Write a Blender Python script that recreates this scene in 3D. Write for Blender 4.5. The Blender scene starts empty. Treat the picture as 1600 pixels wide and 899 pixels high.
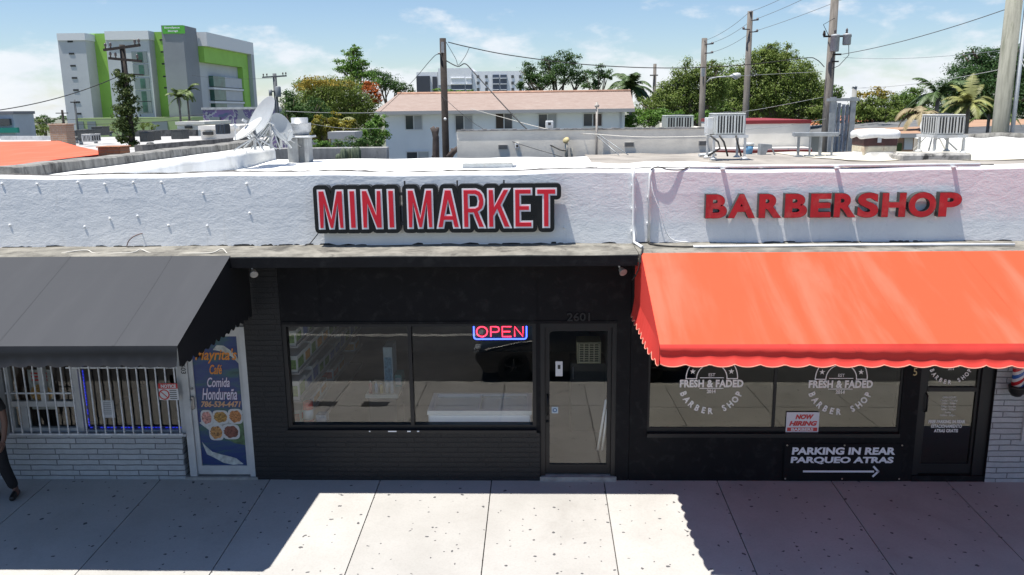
import bpy, math, random
import numpy as np
from mathutils import Vector, Matrix
R = math.radians
S = bpy.context.scene
COL = S.collection
random.seed(7)
NR = np.random.RandomState(11)

# ------------------------------------------------------------------ camera
PITCH, ROLL, YAW = R(12.1), R(-0.68), R(1.9)
FPX, CAM_D, CAM_H = 1300.0, 11.0, 5.1
_f = Vector((-math.sin(YAW)*math.cos(PITCH), math.cos(YAW)*math.cos(PITCH), -math.sin(PITCH)))
_r = Vector((math.cos(YAW), math.sin(YAW), 0))
_u = _r.cross(_f)
RT = _r*math.cos(ROLL)+_u*math.sin(ROLL)
UP = _u*math.cos(ROLL)-_r*math.sin(ROLL)
CAMP = Vector((0, -CAM_D, CAM_H))
cam = bpy.data.cameras.new('camera')
cam.sensor_width = 36; cam.lens = FPX/1600*36
cam.clip_start = 0.1; cam.clip_end = 5000
camo = bpy.data.objects.new('camera', cam); COL.objects.link(camo)
m = Matrix((RT, UP, -_f)).transposed().to_4x4(); m.translation = CAMP
camo.matrix_world = m
S.camera = camo

# ------------------------------------------------------------------ light
KX, KY = 0.26, 0.095                      # sun: shift per metre of drop
sdir = Vector((KX, KY, -1)).normalized()  # travel direction of light
elev = math.asin(-sdir.z)
w = bpy.data.worlds.new('World'); S.world = w; w.use_nodes = True
nt = w.node_tree; N = nt.nodes; L = nt.links
bg = N['Background']; bg.inputs[1].default_value = 0.082
sky = N.new('ShaderNodeTexSky'); sky.sky_type = 'NISHITA'; sky.sun_disc = False
sky.sun_elevation = elev
sky.sun_rotation = math.atan2(-sdir.x, -sdir.y)
sky.altitude = 0; sky.air_density = 1.0; sky.dust_density = 0.2; sky.ozone_density = 4.0
# cumulus low over the horizon, by view direction
tc = N.new('ShaderNodeTexCoord')
sep = N.new('ShaderNodeSeparateXYZ'); L.new(tc.outputs['Generated'], sep.inputs[0])
mp = N.new('ShaderNodeMapping'); mp.inputs['Scale'].default_value = (9, 9, 21); mp.inputs['Location'].default_value = (3.3, 1.2, 0.35)
L.new(tc.outputs['Generated'], mp.inputs[0])
nz = N.new('ShaderNodeTexNoise'); nz.inputs['Scale'].default_value = 1.0; nz.inputs['Detail'].default_value = 9; nz.inputs['Roughness'].default_value = 0.58
L.new(mp.outputs[0], nz.inputs[0])
hb = N.new('ShaderNodeMapRange'); hb.inputs[1].default_value = -0.01; hb.inputs[2].default_value = 0.115; hb.inputs[3].default_value = 0.20; hb.inputs[4].default_value = -0.10
L.new(sep.outputs[2], hb.inputs[0])
ad = N.new('ShaderNodeMath'); ad.operation = 'ADD'; L.new(nz.outputs[0], ad.inputs[0]); L.new(hb.outputs[0], ad.inputs[1])
cr = N.new('ShaderNodeMapRange'); cr.interpolation_type = 'SMOOTHSTEP'; cr.inputs[1].default_value = 0.50; cr.inputs[2].default_value = 0.68; cr.inputs[3].default_value = 0; cr.inputs[4].default_value = 0.9
L.new(ad.outputs[0], cr.inputs[0])
nz2 = N.new('ShaderNodeTexNoise'); nz2.inputs['Scale'].default_value = 2.3; nz2.inputs['Detail'].default_value = 5
L.new(mp.outputs[0], nz2.inputs[0])
cc = N.new('ShaderNodeMix'); cc.data_type = 'RGBA'; cc.inputs[6].default_value = (6.0, 6.6, 7.4, 1); cc.inputs[7].default_value = (8.3, 8.4, 8.6, 1)
L.new(nz2.outputs[0], cc.inputs[0])
mx = N.new('ShaderNodeMix'); mx.data_type = 'RGBA'
tn = N.new('ShaderNodeMix'); tn.data_type = 'RGBA'; tn.blend_type = 'MULTIPLY'; tn.inputs[0].default_value = 1; tn.inputs[7].default_value = (0.985, 1.0, 1.05, 1); L.new(sky.outputs[0], tn.inputs[6])
L.new(cr.outputs[0], mx.inputs[0]); L.new(tn.outputs[2], mx.inputs[6]); L.new(cc.outputs[2], mx.inputs[7])
L.new(mx.outputs[2], bg.inputs[0])

sun = bpy.data.lights.new('sun', 'SUN'); sun.energy = 5.0; sun.angle = R(0.5); sun.color = (1.0, 0.955, 0.88)
suno = bpy.data.objects.new('sun', sun); COL.objects.link(suno)
suno.rotation_euler = sdir.to_track_quat('-Z', 'Y').to_euler()
suno.location = (0, 0, 60)
V = S.view_settings
S.display_settings.display_device = 'sRGB'
V.view_transform = 'Standard'; V.look = 'None'; V.exposure = 0.62; V.gamma = 1; V.use_curve_mapping = False
S.render.engine = 'CYCLES'
S.cycles.max_bounces = 7; S.cycles.diffuse_bounces = 3; S.cycles.glossy_bounces = 3; S.cycles.transparent_max_bounces = 10
S.cycles.caustics_reflective = False; S.cycles.caustics_refractive = False
S.cycles.use_denoising = True

# ------------------------------------------------------------------ points from the survey of the view
def ray(px, py):
    return _f + RT*((px-800)/FPX) + UP*((449.5-py)/FPX)
def at(px, py, Y):                       # point of a view ray at depth Y
    d = ray(px, py); return CAMP + d*((Y+CAM_D)/d.y)
def atz(px, py, z):                      # point of a view ray at height z
    d = ray(px, py); return CAMP + d*((z-CAM_H)/d.z)

# ------------------------------------------------------------------ object helpers
ORG = {}
def tag(o, label=None, cat=None, group=None, kind=None):
    if label: o['label'] = label
    if cat: o['category'] = cat
    if group: o['group'] = group
    if kind: o['kind'] = kind
    return o
def thing(name, label, cat, loc=(0, 0, 0), group=None):
    o = bpy.data.objects.new(name, None); COL.objects.link(o)
    o.location = loc; o.empty_display_size = 0.2
    ORG[o.name] = Vector(loc)
    return tag(o, label, cat, group)
def copy_tree(o, delta, parent=None):
    c = o.copy(); COL.objects.link(c)
    if parent is None:
        c.location = Vector(o.location)+Vector(delta); ORG[c.name] = Vector(c.location)
    else:
        c.parent = parent
        ORG[c.name] = ORG.get(parent.name, Vector())
    for ch in [k for k in bpy.data.objects if k.parent == o]:
        copy_tree(ch, delta, c)
    return c

class MB:
    def __init__(s): s.v = []; s.f = []; s.sm = []; s.mi = []; s.cur = 0
    def add(s, vs, fs, smooth=False):
        b = len(s.v); s.v += [tuple(p) for p in vs]
        for f in fs: s.f.append(tuple(i+b for i in f)); s.sm.append(smooth); s.mi.append(s.cur)
        return s
    def box(s, x0, x1, y0, y1, z0, z1):
        return s.add([(x0,y0,z0),(x1,y0,z0),(x1,y1,z0),(x0,y1,z0),(x0,y0,z1),(x1,y0,z1),(x1,y1,z1),(x0,y1,z1)],
                     [(0,3,2,1),(4,5,6,7),(0,1,5,4),(1,2,6,5),(2,3,7,6),(3,0,4,7)])
    def bbox(s, x0, x1, y0, y1, z0, z1, b=0.02):       # box with chamfered edges
        xs, ys, zs = (x0, x1), (y0, y1), (z0, z1); vs = []; idx = {}
        for i in (0,1):
            for j in (0,1):
                for k in (0,1):
                    sx, sy, sz = (1,-1)[i], (1,-1)[j], (1,-1)[k]
                    idx[i,j,k] = len(vs)
                    vs += [(xs[i], ys[j]+sy*b, zs[k]+sz*b), (xs[i]+sx*b, ys[j], zs[k]+sz*b), (xs[i]+sx*b, ys[j]+sy*b, zs[k])]
        g = lambda i,j,k,a: idx[i,j,k]+a
        fs = []
        for a in range(3):
            for e in (0,1):
                o = [(0,0),(1,0),(1,1),(0,1)]
                c = []
                for p,q in o:
                    t = [p,q]; t.insert(a, e); c.append(g(*t, a))
                fs.append(c)
        for a in range(3):
            b1, b2 = [q for q in range(3) if q != a]
            for p in (0,1):
                for q in (0,1):
                    t0 = [0,0,0]; t0[b1] = p; t0[b2] = q; t1 = list(t0); t1[a] = 1
                    fs.append([g(*t0,b1), g(*t0,b2), g(*t1,b2), g(*t1,b1)])
        for k in idx: fs.append([idx[k], idx[k]+1, idx[k]+2])
        return s.add(vs, fs)
    def obox(s, c, size, rot):                         # box with a rotation matrix
        hx, hy, hz = size[0]/2, size[1]/2, size[2]/2; c = Vector(c)
        vs = [c+rot@Vector((a*hx, b*hy, d*hz)) for d in (-1,1) for a,b in ((-1,-1),(1,-1),(1,1),(-1,1))]
        return s.add(vs, [(0,3,2,1),(4,5,6,7),(0,1,5,4),(1,2,6,5),(2,3,7,6),(3,0,4,7)])
    def bar(s, a, b, wd, ht=None):                     # square bar between two points
        a, b = Vector(a), Vector(b); d = b-a; ht = ht or wd
        q = d.to_track_quat('Z', 'Y').to_matrix()
        return s.obox((a+b)/2, (wd, ht, d.length), q)
    def tube(s, pts, r, n=8, cap=True, smooth=True):
        pts = [Vector(p) for p in pts]; k = len(pts)
        rs = r if isinstance(r, (list, tuple)) else [r]*k
        vs = []; prev = None
        for i, p in enumerate(pts):
            t = (pts[min(i+1,k-1)]-pts[max(i-1,0)])
            t = t.normalized() if t.length > 1e-9 else Vector((0,0,1))
            if prev is None:
                a = t.orthogonal().normalized()
            else:
                a = (prev - t*prev.dot(t)); a = a.normalized() if a.length > 1e-6 else t.orthogonal().normalized()
            prev = a; b = t.cross(a)
            for j in range(n):
                th = 2*math.pi*j/n
                vs.append(p+(a*math.cos(th)+b*math.sin(th))*rs[i])
        fs = []
        for i in range(k-1):
            for j in range(n):
                fs.append((i*n+j, i*n+(j+1)%n, (i+1)*n+(j+1)%n, (i+1)*n+j))
        s.add(vs, fs, smooth)
        if cap:
            b0 = len(s.v)-len(vs)
            s.f.append(tuple(b0+j for j in range(n-1,-1,-1))); s.sm.append(False); s.mi.append(s.cur)
            s.f.append(tuple(b0+(k-1)*n+j for j in range(n))); s.sm.append(False); s.mi.append(s.cur)
        return s
    def lathe(s, prof, c, n=24, axis=(0,0,1), smooth=True):   # prof: (radius, height) list
        c = Vector(c); q = Vector(axis).to_track_quat('Z','Y').to_matrix()
        vs = []; fs = []
        for r, h in prof:
            for j in range(n):
                th = 2*math.pi*j/n; vs.append(c+q@Vector((r*math.cos(th), r*math.sin(th), h)))
        for i in range(len(prof)-1):
            for j in range(n): fs.append((i*n+j, i*n+(j+1)%n, (i+1)*n+(j+1)%n, (i+1)*n+j))
        if prof[0][0] > 1e-4: fs.append(tuple(range(n-1,-1,-1)))
        if prof[-1][0] > 1e-4: fs.append(tuple((len(prof)-1)*n+j for j in range(n)))
        return s.add(vs, fs, smooth)
    def prism(s, poly, y0, y1):                        # convex polygon in XZ, extruded along Y
        n = len(poly)
        vs = [(x,y0,z) for x,z in poly]+[(x,y1,z) for x,z in poly]
        fs = [tuple(range(n)), tuple(range(2*n-1,n-1,-1))]+[(i,i+n,(i+1)%n+n,(i+1)%n) for i in range(n)]
        return s.add(vs, fs)
    def extr(s, poly3, vec):                           # 3D polygon extruded by a vector
        n = len(poly3); vec = Vector(vec); p = [Vector(q) for q in poly3]
        return s.add(p+[q+vec for q in p], [tuple(range(n)), tuple(range(2*n-1,n-1,-1))]+[(i,i+n,(i+1)%n+n,(i+1)%n) for i in range(n)])
    def quad(s, *p): return s.add(p, [tuple(range(len(p)))])
    def grid(s, fn, nu, nv, smooth=True):
        vs = [fn(i/nu, j/nv) for i in range(nu+1) for j in range(nv+1)]
        fs = [(i*(nv+1)+j, (i+1)*(nv+1)+j, (i+1)*(nv+1)+j+1, i*(nv+1)+j+1) for i in range(nu) for j in range(nv)]
        return s.add(vs, fs, smooth)
    def build(s, name, mats, parent=None, label=None, cat=None, group=None, kind=None, origin=None, fix=True):
        me = bpy.data.meshes.new(name)
        if parent is not None: o0 = ORG.get(parent.name, Vector())
        elif origin is not None: o0 = Vector(origin)
        else: o0 = Vector()
        vs = [(p[0]-o0.x, p[1]-o0.y, p[2]-o0.z) for p in s.v]
        me.from_pydata(vs, [], s.f)
        me.polygons.foreach_set('use_smooth', s.sm)
        for mm in (mats if isinstance(mats, (list, tuple)) else [mats]): me.materials.append(mm)
        me.polygons.foreach_set('material_index', s.mi)
        if fix:
            import bmesh
            bm = bmesh.new(); bm.from_mesh(me); bmesh.ops.recalc_face_normals(bm, faces=bm.faces); bm.to_mesh(me); bm.free()
        me.update()
        o = bpy.data.objects.new(name, me); COL.objects.link(o)
        ORG[o.name] = Vector(o0)
        if parent is not None: o.parent = parent
        else: o.location = o0
        return tag(o, label, cat, group, kind)

# ------------------------------------------------------------------ materials
MATS = {}
def nodes(name):
    m = bpy.data.materials.new(name); m.use_nodes = True
    return m, m.node_tree.nodes, m.node_tree.links, m.node_tree.nodes['Principled BSDF']
def noise(N, L, vec, scale, detail=4, rough=0.55, dist=0.0):
    n = N.new('ShaderNodeTexNoise'); n.inputs['Scale'].default_value = scale; n.inputs['Detail'].default_value = detail
    n.inputs['Roughness'].default_value = rough; n.inputs['Distortion'].default_value = dist
    L.new(vec, n.inputs['Vector']); return n
def ramp(N, L, src, a, b, lo=0.0, hi=1.0):
    r = N.new('ShaderNodeMapRange'); r.interpolation_type = 'SMOOTHSTEP'
    for i, q in enumerate((a, b, lo, hi)): r.inputs[i+1].default_value = q
    L.new(src, r.inputs[0]); return r.outputs[0]
def mixc(N, L, fac, a, b, mode='MIX'):
    x = N.new('ShaderNodeMix'); x.data_type = 'RGBA'; x.blend_type = mode
    if isinstance(fac, float): x.inputs[0].default_value = fac
    else: L.new(fac, x.inputs[0])
    for i, q in ((6, a), (7, b)):
        if isinstance(q, tuple): x.inputs[i].default_value = (*q, 1) if len(q) == 3 else q
        else: L.new(q, x.inputs[i])
    return x.outputs[2]
def M(name, col, rough=0.7, var=0.0, vscale=3.0, bump=0.0, bscale=60.0, metal=0.0, stain=None, sscale=1.5, samt=0.5, spec=0.5, stretch=None, bdist=0.01):
    if name in MATS: return MATS[name]
    m, N, L, b = nodes(name)
    b.inputs['Roughness'].default_value = rough; b.inputs['Metallic'].default_value = metal
    b.inputs['Specular IOR Level'].default_value = spec
    tc = N.new('ShaderNodeTexCoord'); vec = tc.outputs['Object']
    if stretch:
        mp = N.new('ShaderNodeMapping'); mp.inputs['Scale'].default_value = stretch; L.new(vec, mp.inputs[0]); vec = mp.outputs[0]
    c = None
    if var > 0:
        n = noise(N, L, vec, vscale, 5, 0.6)
        lo = tuple(max(0, k*(1-var)) for k in col); hi = tuple(min(1, k*(1+var)) for k in col)
        c = mixc(N, L, ramp(N, L, n.outputs[0], 0.3, 0.7), lo, hi)
    if stain is not None:
        n = noise(N, L, vec, sscale, 7, 0.65, 0.4)
        c = mixc(N, L, ramp(N, L, n.outputs[0], 0.50, 0.68, 0, samt), c if c is not None else tuple(col), tuple(stain))
    if c is not None: L.new(c, b.inputs['Base Color'])
    else: b.inputs['Base Color'].default_value = (*col, 1)
    if bump > 0:
        n = noise(N, L, tc.outputs['Object'], bscale, 5, 0.6)
        bp = N.new('ShaderNodeBump'); bp.inputs['Strength'].default_value = bump; bp.inputs['Distance'].default_value = bdist
        L.new(n.outputs[0], bp.inputs['Height']); L.new(bp.outputs[0], b.inputs['Normal'])
    MATS[name] = m; return m
def emit(name, col, st):
    m, N, L, b = nodes(name)
    b.inputs['Base Color'].default_value = (*[k*0.3 for k in col], 1)
    b.inputs['Emission Color'].default_value = (*col, 1); b.inputs['Emission Strength'].default_value = st
    return m
def brick_mat(name, c1, c2, mortar, bw, bh, bump=0.6, rough=0.75, msize=0.008, axis='x'):
    m, N, L, b = nodes(name); b.inputs['Roughness'].default_value = rough
    tc = N.new('ShaderNodeTexCoord'); sp = N.new('ShaderNodeSeparateXYZ'); L.new(tc.outputs['Object'], sp.inputs[0])
    cb = N.new('ShaderNodeCombineXYZ'); L.new(sp.outputs[0 if axis == 'x' else 1], cb.inputs[0]); L.new(sp.outputs[2], cb.inputs[1])
    nn = noise(N, L, tc.outputs['Object'], 5, 3)
    va = N.new('ShaderNodeVectorMath'); va.operation = 'MULTIPLY_ADD'
    L.new(nn.outputs['Color'], va.inputs[0]); va.inputs[1].default_value = (0.03, 0.018, 0); L.new(cb.outputs[0], va.inputs[2])
    br = N.new('ShaderNodeTexBrick'); L.new(va.outputs[0], br.inputs['Vector'])
    br.inputs['Scale'].default_value = 1; br.inputs['Brick Width'].default_value = bw; br.inputs['Row Height'].default_value = bh
    br.inputs['Mortar Size'].default_value = msize; br.inputs['Mortar Smooth'].default_value = 0.35; br.inputs['Bias'].default_value = 0
    br.offset = 0.37; br.offset_frequency = 2; br.squash = 0.7; br.squash_frequency = 3
    br.inputs['Color1'].default_value = (*c1, 1); br.inputs['Color2'].default_value = (*c2, 1); br.inputs['Mortar'].default_value = (*mortar, 1)
    n2 = noise(N, L, tc.outputs['Object'], 9, 6)
    c = mixc(N, L, ramp(N, L, n2.outputs[0], 0.35, 0.7, 0, 0.35), br.outputs['Color'], tuple(k*0.6 for k in c1))
    L.new(c, b.inputs['Base Color'])
    sub = N.new('ShaderNodeMath'); sub.operation = 'MULTIPLY_ADD'; L.new(br.outputs['Fac'], sub.inputs[0]); sub.inputs[1].default_value = -1.0
    n3 = noise(N, L, tc.outputs['Object'], 40, 4); L.new(n3.outputs[0], sub.inputs[2])
    bp = N.new('ShaderNodeBump'); bp.inputs['Strength'].default_value = bump; bp.inputs['Distance'].default_value = 0.012
    L.new(sub.outputs[0], bp.inputs['Height']); L.new(bp.outputs[0], b.inputs['Normal'])
    return m
def glass_mat(name, base=0.10, tint=(0.93, 0.95, 0.94), gcol=(1.0, 0.98, 0.93, 1)):
    m, N, L, b = nodes(name); N.remove(b)
    out = N['Material Output']
    lw = N.new('ShaderNodeLayerWeight'); lw.inputs[0].default_value = 0.5
    p = N.new('ShaderNodeMath'); p.operation = 'POWER'; L.new(lw.outputs['Facing'], p.inputs[0]); p.inputs[1].default_value = 5
    a = N.new('ShaderNodeMath'); a.operation = 'MULTIPLY_ADD'; L.new(p.outputs[0], a.inputs[0]); a.inputs[1].default_value = 1-base; a.inputs[2].default_value = base
    t = N.new('ShaderNodeBsdfTransparent'); t.inputs[0].default_value = (*tint, 1)
    g = N.new('ShaderNodeBsdfGlossy'); g.inputs['Roughness'].default_value = 0.012; g.inputs['Color'].default_value = gcol
    tc = N.new('ShaderNodeTexCoord'); n = noise(N, L, tc.outputs['Object'], 1.4, 2)
    bp = N.new('ShaderNodeBump'); bp.inputs['Strength'].default_value = 0.05; bp.inputs['Distance'].default_value = 0.02
    L.new(n.outputs[0], bp.inputs['Height']); L.new(bp.outputs[0], g.inputs['Normal'])
    x = N.new('ShaderNodeMixShader'); L.new(a.outputs[0], x.inputs[0]); L.new(t.outputs[0], x.inputs[1]); L.new(g.outputs[0], x.inputs[2])
    L.new(x.outputs[0], out.inputs[0]); return m
def leaf_mat(name, c1, c2, c3=None, scale=0.6, trans=0.35):
    if name in MATS: return MATS[name]
    m, N, L, b = nodes(name); N.remove(b); out = N['Material Output']
    tc = N.new('ShaderNodeTexCoord')
    at_ = N.new('ShaderNodeAttribute'); at_.attribute_name = 'rnd'
    c = mixc(N, L, at_.outputs['Fac'], c1, c2)
    if c3:
        n = noise(N, L, tc.outputs['Object'], scale, 3)
        c = mixc(N, L, ramp(N, L, n.outputs[0], 0.45, 0.62), c, c3)
    d = N.new('ShaderNodeBsdfPrincipled'); d.inputs['Roughness'].default_value = 0.55; d.inputs['Specular IOR Level'].default_value = 0.25; L.new(c, d.inputs['Base Color'])
    t = N.new('ShaderNodeBsdfTranslucent'); L.new(c, t.inputs[0])
    x = N.new('ShaderNodeMixShader'); x.inputs[0].default_value = trans
    L.new(d.outputs[0], x.inputs[1]); L.new(t.outputs[0], x.inputs[2]); L.new(x.outputs[0], out.inputs[0])
    MATS[name] = m; return m

# ------------------------------------------------------------------ lettering
def glyphs(text, off=0.0, shear=0.0, space=1.0, ext=0.0, res=3):
    c = bpy.data.curves.new('t', 'FONT'); c.body = text; c.size = 1; c.offset = off; c.shear = shear
    c.space_character = space; c.resolution_u = res; c.extrude = ext
    o = bpy.data.objects.new('t', c); me = bpy.data.meshes.new_from_object(o)
    v = [tuple(q.co) for q in me.vertices]; f = [tuple(p.vertices) for p in me.polygons]
    bpy.data.objects.remove(o); bpy.data.curves.remove(c); bpy.data.meshes.remove(me)
    return v, f
def text_on(mb, text, x0, x1, z0, z1, y, off=0.0, shear=0.0, space=1.0, ext=0.0, res=3):
    """lettering stretched to fill a rectangle of a wall that faces the street"""
    v, f = glyphs(text, off, shear, space, ext/2 if ext else 0, res)
    xs = [p[0] for p in v]; zs = [p[1] for p in v]
    ax, bx, az, bz = min(xs), max(xs), min(zs), max(zs)
    mb.add([(x0+(p[0]-ax)/(bx-ax)*(x1-x0), y-p[2], z0+(p[1]-az)/(bz-az)*(z1-z0)) for p in v], f)
def text_h(mb, text, xc, zc, h, y, off=0.0, shear=0.0, space=1.0, sx=1.0, rot=0.0):
    """lettering centred on a point, with capital height h, turned by rot"""
    v, f = glyphs(text, off, shear, space)
    xs = [p[0] for p in v]; k = h/0.72; mid = (min(xs)+max(xs))/2
    cr, sr = math.cos(rot), math.sin(rot)
    out = []
    for p in v:
        a, b = (p[0]-mid)*k*sx, (p[1]-0.36)*k
        out.append((xc+a*cr-b*sr, y-p[2], zc+a*sr+b*cr))
    mb.add(out, f)
def fill2d(polys, ext):
    """filled 2D outline with holes -> verts, faces"""
    c = bpy.data.curves.new('o', 'CURVE'); c.dimensions = '2D'; c.fill_mode = 'BOTH'; c.extrude = ext/2
    for pl in polys:
        sp = c.splines.new('POLY'); sp.points.add(len(pl)-1); sp.use_cyclic_u = True
        for i, (x, z) in enumerate(pl): sp.points[i].co = (x, z, 0, 1)
    o = bpy.data.objects.new('o', c); me = bpy.data.meshes.new_from_object(o)
    v = [tuple(q.co) for q in me.vertices]; f = [tuple(p.vertices) for p in me.polygons]
    bpy.data.objects.remove(o); bpy.data.curves.remove(c); bpy.data.meshes.remove(me)
    return v, f
def inset(poly, d):
    """mitred offset of a polygon, inwards for d > 0 when it runs counter-clockwise"""
    n = len(poly); out = []
    for i in range(n):
        p0, p1, p2 = (Vector(poly[i-1]), Vector(poly[i]), Vector(poly[(i+1) % n]))
        e1 = (p1-p0).normalized(); e2 = (p2-p1).normalized()
        n1 = Vector((-e1.y, e1.x)); n2 = Vector((-e2.y, e2.x))
        k = 1+n1.dot(n2); q = p1+(n1+n2)*(d/max(k, 0.25)); out.append((q.x, q.y))
    return out
# ------------------------------------------------------------------ ground, pavement, road
SLOPE = 0.055; ZW = -0.065
def gz(y): return ZW+SLOPE*y
def concrete_mat():
    m, N, L, b = nodes('pavement_concrete'); b.inputs['Roughness'].default_value = 0.85
    tc = N.new('ShaderNodeTexCoord'); v = tc.outputs['Object']
    n = noise(N, L, v, 0.9, 7, 0.6)
    c = mixc(N, L, ramp(N, L, n.outputs[0], 0.35, 0.7), (0.45, 0.44, 0.42), (0.385, 0.375, 0.355))
    n2 = noise(N, L, v, 35, 4, 0.7)
    c = mixc(N, L, ramp(N, L, n2.outputs[0], 0.4, 0.75, 0, 0.22), c, (0.22, 0.213, 0.20))
    sx = N.new('ShaderNodeSeparateXYZ'); L.new(v, sx.inputs[0]); fl = N.new('ShaderNodeMath'); fl.operation = 'MULTIPLY_ADD'; L.new(sx.outputs[0], fl.inputs[0]); fl.inputs[1].default_value = 1/1.594; fl.inputs[2].default_value = 5.47/1.594
    ff = N.new('ShaderNodeMath'); ff.operation = 'FLOOR'; L.new(fl.outputs[0], ff.inputs[0]); wn = N.new('ShaderNodeTexWhiteNoise'); wn.noise_dimensions = '1D'; L.new(ff.outputs[0], wn.inputs['W'])
    c = mixc(N, L, ramp(N, L, wn.outputs['Value'], 0, 1, 0, 0.22), c, (0.26, 0.25, 0.235))
    n5 = noise(N, L, v, 0.55, 8, 0.7, 0.6); c = mixc(N, L, ramp(N, L, n5.outputs[0], 0.52, 0.72, 0, 0.35), c, (0.25, 0.235, 0.215))
    # old chewing gum and oil spots
    n4 = noise(N, L, v, 9, 2)
    wv = N.new('ShaderNodeVectorMath'); wv.operation = 'MULTIPLY_ADD'; L.new(n4.outputs['Color'], wv.inputs[0]); wv.inputs[1].default_value = (0.09, 0.09, 0); L.new(v, wv.inputs[2])
    for sc, th, keep in ((3.1, 0.068, 0.62), (6.3, 0.08, 0.80)):
        vo = N.new('ShaderNodeTexVoronoi'); vo.inputs['Scale'].default_value = sc; vo.voronoi_dimensions = '2D'; L.new(wv.outputs[0], vo.inputs['Vector'])
        sp = N.new('ShaderNodeSeparateColor'); L.new(vo.outputs['Color'], sp.inputs[0])
        a = ramp(N, L, vo.outputs['Distance'], th*0.75, th, 1, 0)
        g = N.new('ShaderNodeMath'); g.operation = 'GREATER_THAN'; L.new(sp.outputs[0], g.inputs[0]); g.inputs[1].default_value = keep
        q = N.new('ShaderNodeMath'); q.operation = 'MULTIPLY'; L.new(a, q.inputs[0]); L.new(g.outputs[0], q.inputs[1])
        q2 = N.new('ShaderNodeMath'); q2.operation = 'MULTIPLY'; L.new(q.outputs[0], q2.inputs[0]); q2.inputs[1].default_value = 0.9
        c = mixc(N, L, q2.outputs[0], c, (0.05, 0.05, 0.057))
    L.new(c, b.inputs['Base Color'])
    bp = N.new('ShaderNodeBump'); bp.inputs['Strength'].default_value = 0.25; bp.inputs['Distance'].default_value = 0.004
    L.new(n2.outputs[0], bp.inputs['Height']); L.new(bp.outputs[0], b.inputs['Normal'])
    return m
conc = concrete_mat()
asph = M('asphalt', (0.055, 0.055, 0.057), 0.9, 0.25, 0.8, 0.4, 90, stain=(0.09, 0.088, 0.085), sscale=0.6)
jointm = M('joint_dirt', (0.07, 0.065, 0.06), 0.95)
b = MB()
b.quad((-900, -600, -0.55), (900, -600, -0.55), (900, 1600, -0.55), (-900, 1600, -0.55))
b.build('ground', M('far_ground', (0.16, 0.165, 0.13), 0.95, 0.3, 0.05, stain=(0.07, 0.10, 0.04), sscale=0.03), kind='structure')
# sidewalk slabs with open joints over a dark bed
b = MB()
b.quad((-40, -4.85, gz(-4.85)-0.03), (40, -4.85, gz(-4.85)-0.03), (40, 0.3, gz(0.3)-0.03), (-40, 0.3, gz(0.3)-0.03))
b.build('sidewalk_bed', jointm, kind='structure')
xs = [-5.47+1.594*k for k in range(-14, 20)]; ys = [(-4.85, -3.42), (-3.40, 0.3)]
b = MB(); g = 0.007
for i in range(len(xs)-1):
    for y0, y1 in ys:
        a, c = xs[i]+g, xs[i+1]-g
        b.add([(a,y0,gz(y0)),(c,y0,gz(y0)),(c,y1,gz(y1)),(a,y1,gz(y1)),(a,y0,gz(y0)-.1),(c,y0,gz(y0)-.1),(c,y1,gz(y1)-.1),(a,y1,gz(y1)-.1)],
              [(0,1,2,3),(0,4,5,1),(1,5,6,2),(2,6,7,3),(3,7,4,0)])
b.build('sidewalk', conc, kind='structure')
zc = gz(-4.85)
b = MB(); b.bbox(-40, 40, -5.02, -4.86, -0.6, zc-0.004, 0.015)
b.build('kerb', M('kerb_concrete', (0.42, 0.41, 0.38), 0.9, 0.2, 2, 0.3, 40), kind='structure')
b = MB(); b.quad((-60, -22, -0.47), (60, -22, -0.47), (60, -5.0, -0.47), (-60, -5.0, -0.47))
b.build('road', asph, kind='structure')
b = MB()
b.quad((-60, -9.25, -0.466), (60, -9.25, -0.466), (60, -9.05, -0.466), (-60, -9.05, -0.466))
b.quad((-60, -5.45, -0.466), (60, -5.45, -0.466), (60, -5.03, -0.466), (-60, -5.03, -0.466))
b.build('road_lines', M('worn_line_paint', (0.36, 0.355, 0.33), 0.85, 0.3, 4), kind='structure')
# two metal covers let into the pavement, seen mirrored in the shop window
for i, (x, lab) in enumerate(((-4.05, 'dark metal cover in the pavement, mirrored left in the shop window'), (-3.06, 'dark metal cover in the pavement, mirrored right beside the window bar'))):
    b = MB(); q = [(x-.24, -3.62), (x+.24, -3.62), (x+.24, -3.36), (x-.24, -3.36)]
    b.extr([(a, c, gz(c)+0.003) for a, c in q], (0, 0, 0.012))
    b.build('utility_cover', M('cast_iron', (0.035, 0.033, 0.03), 0.8, 0.2, 10, 0.5, 60), label=lab, cat='cover', group='covers in the pavement', origin=(x, -3.5, gz(-3.5)))

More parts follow.
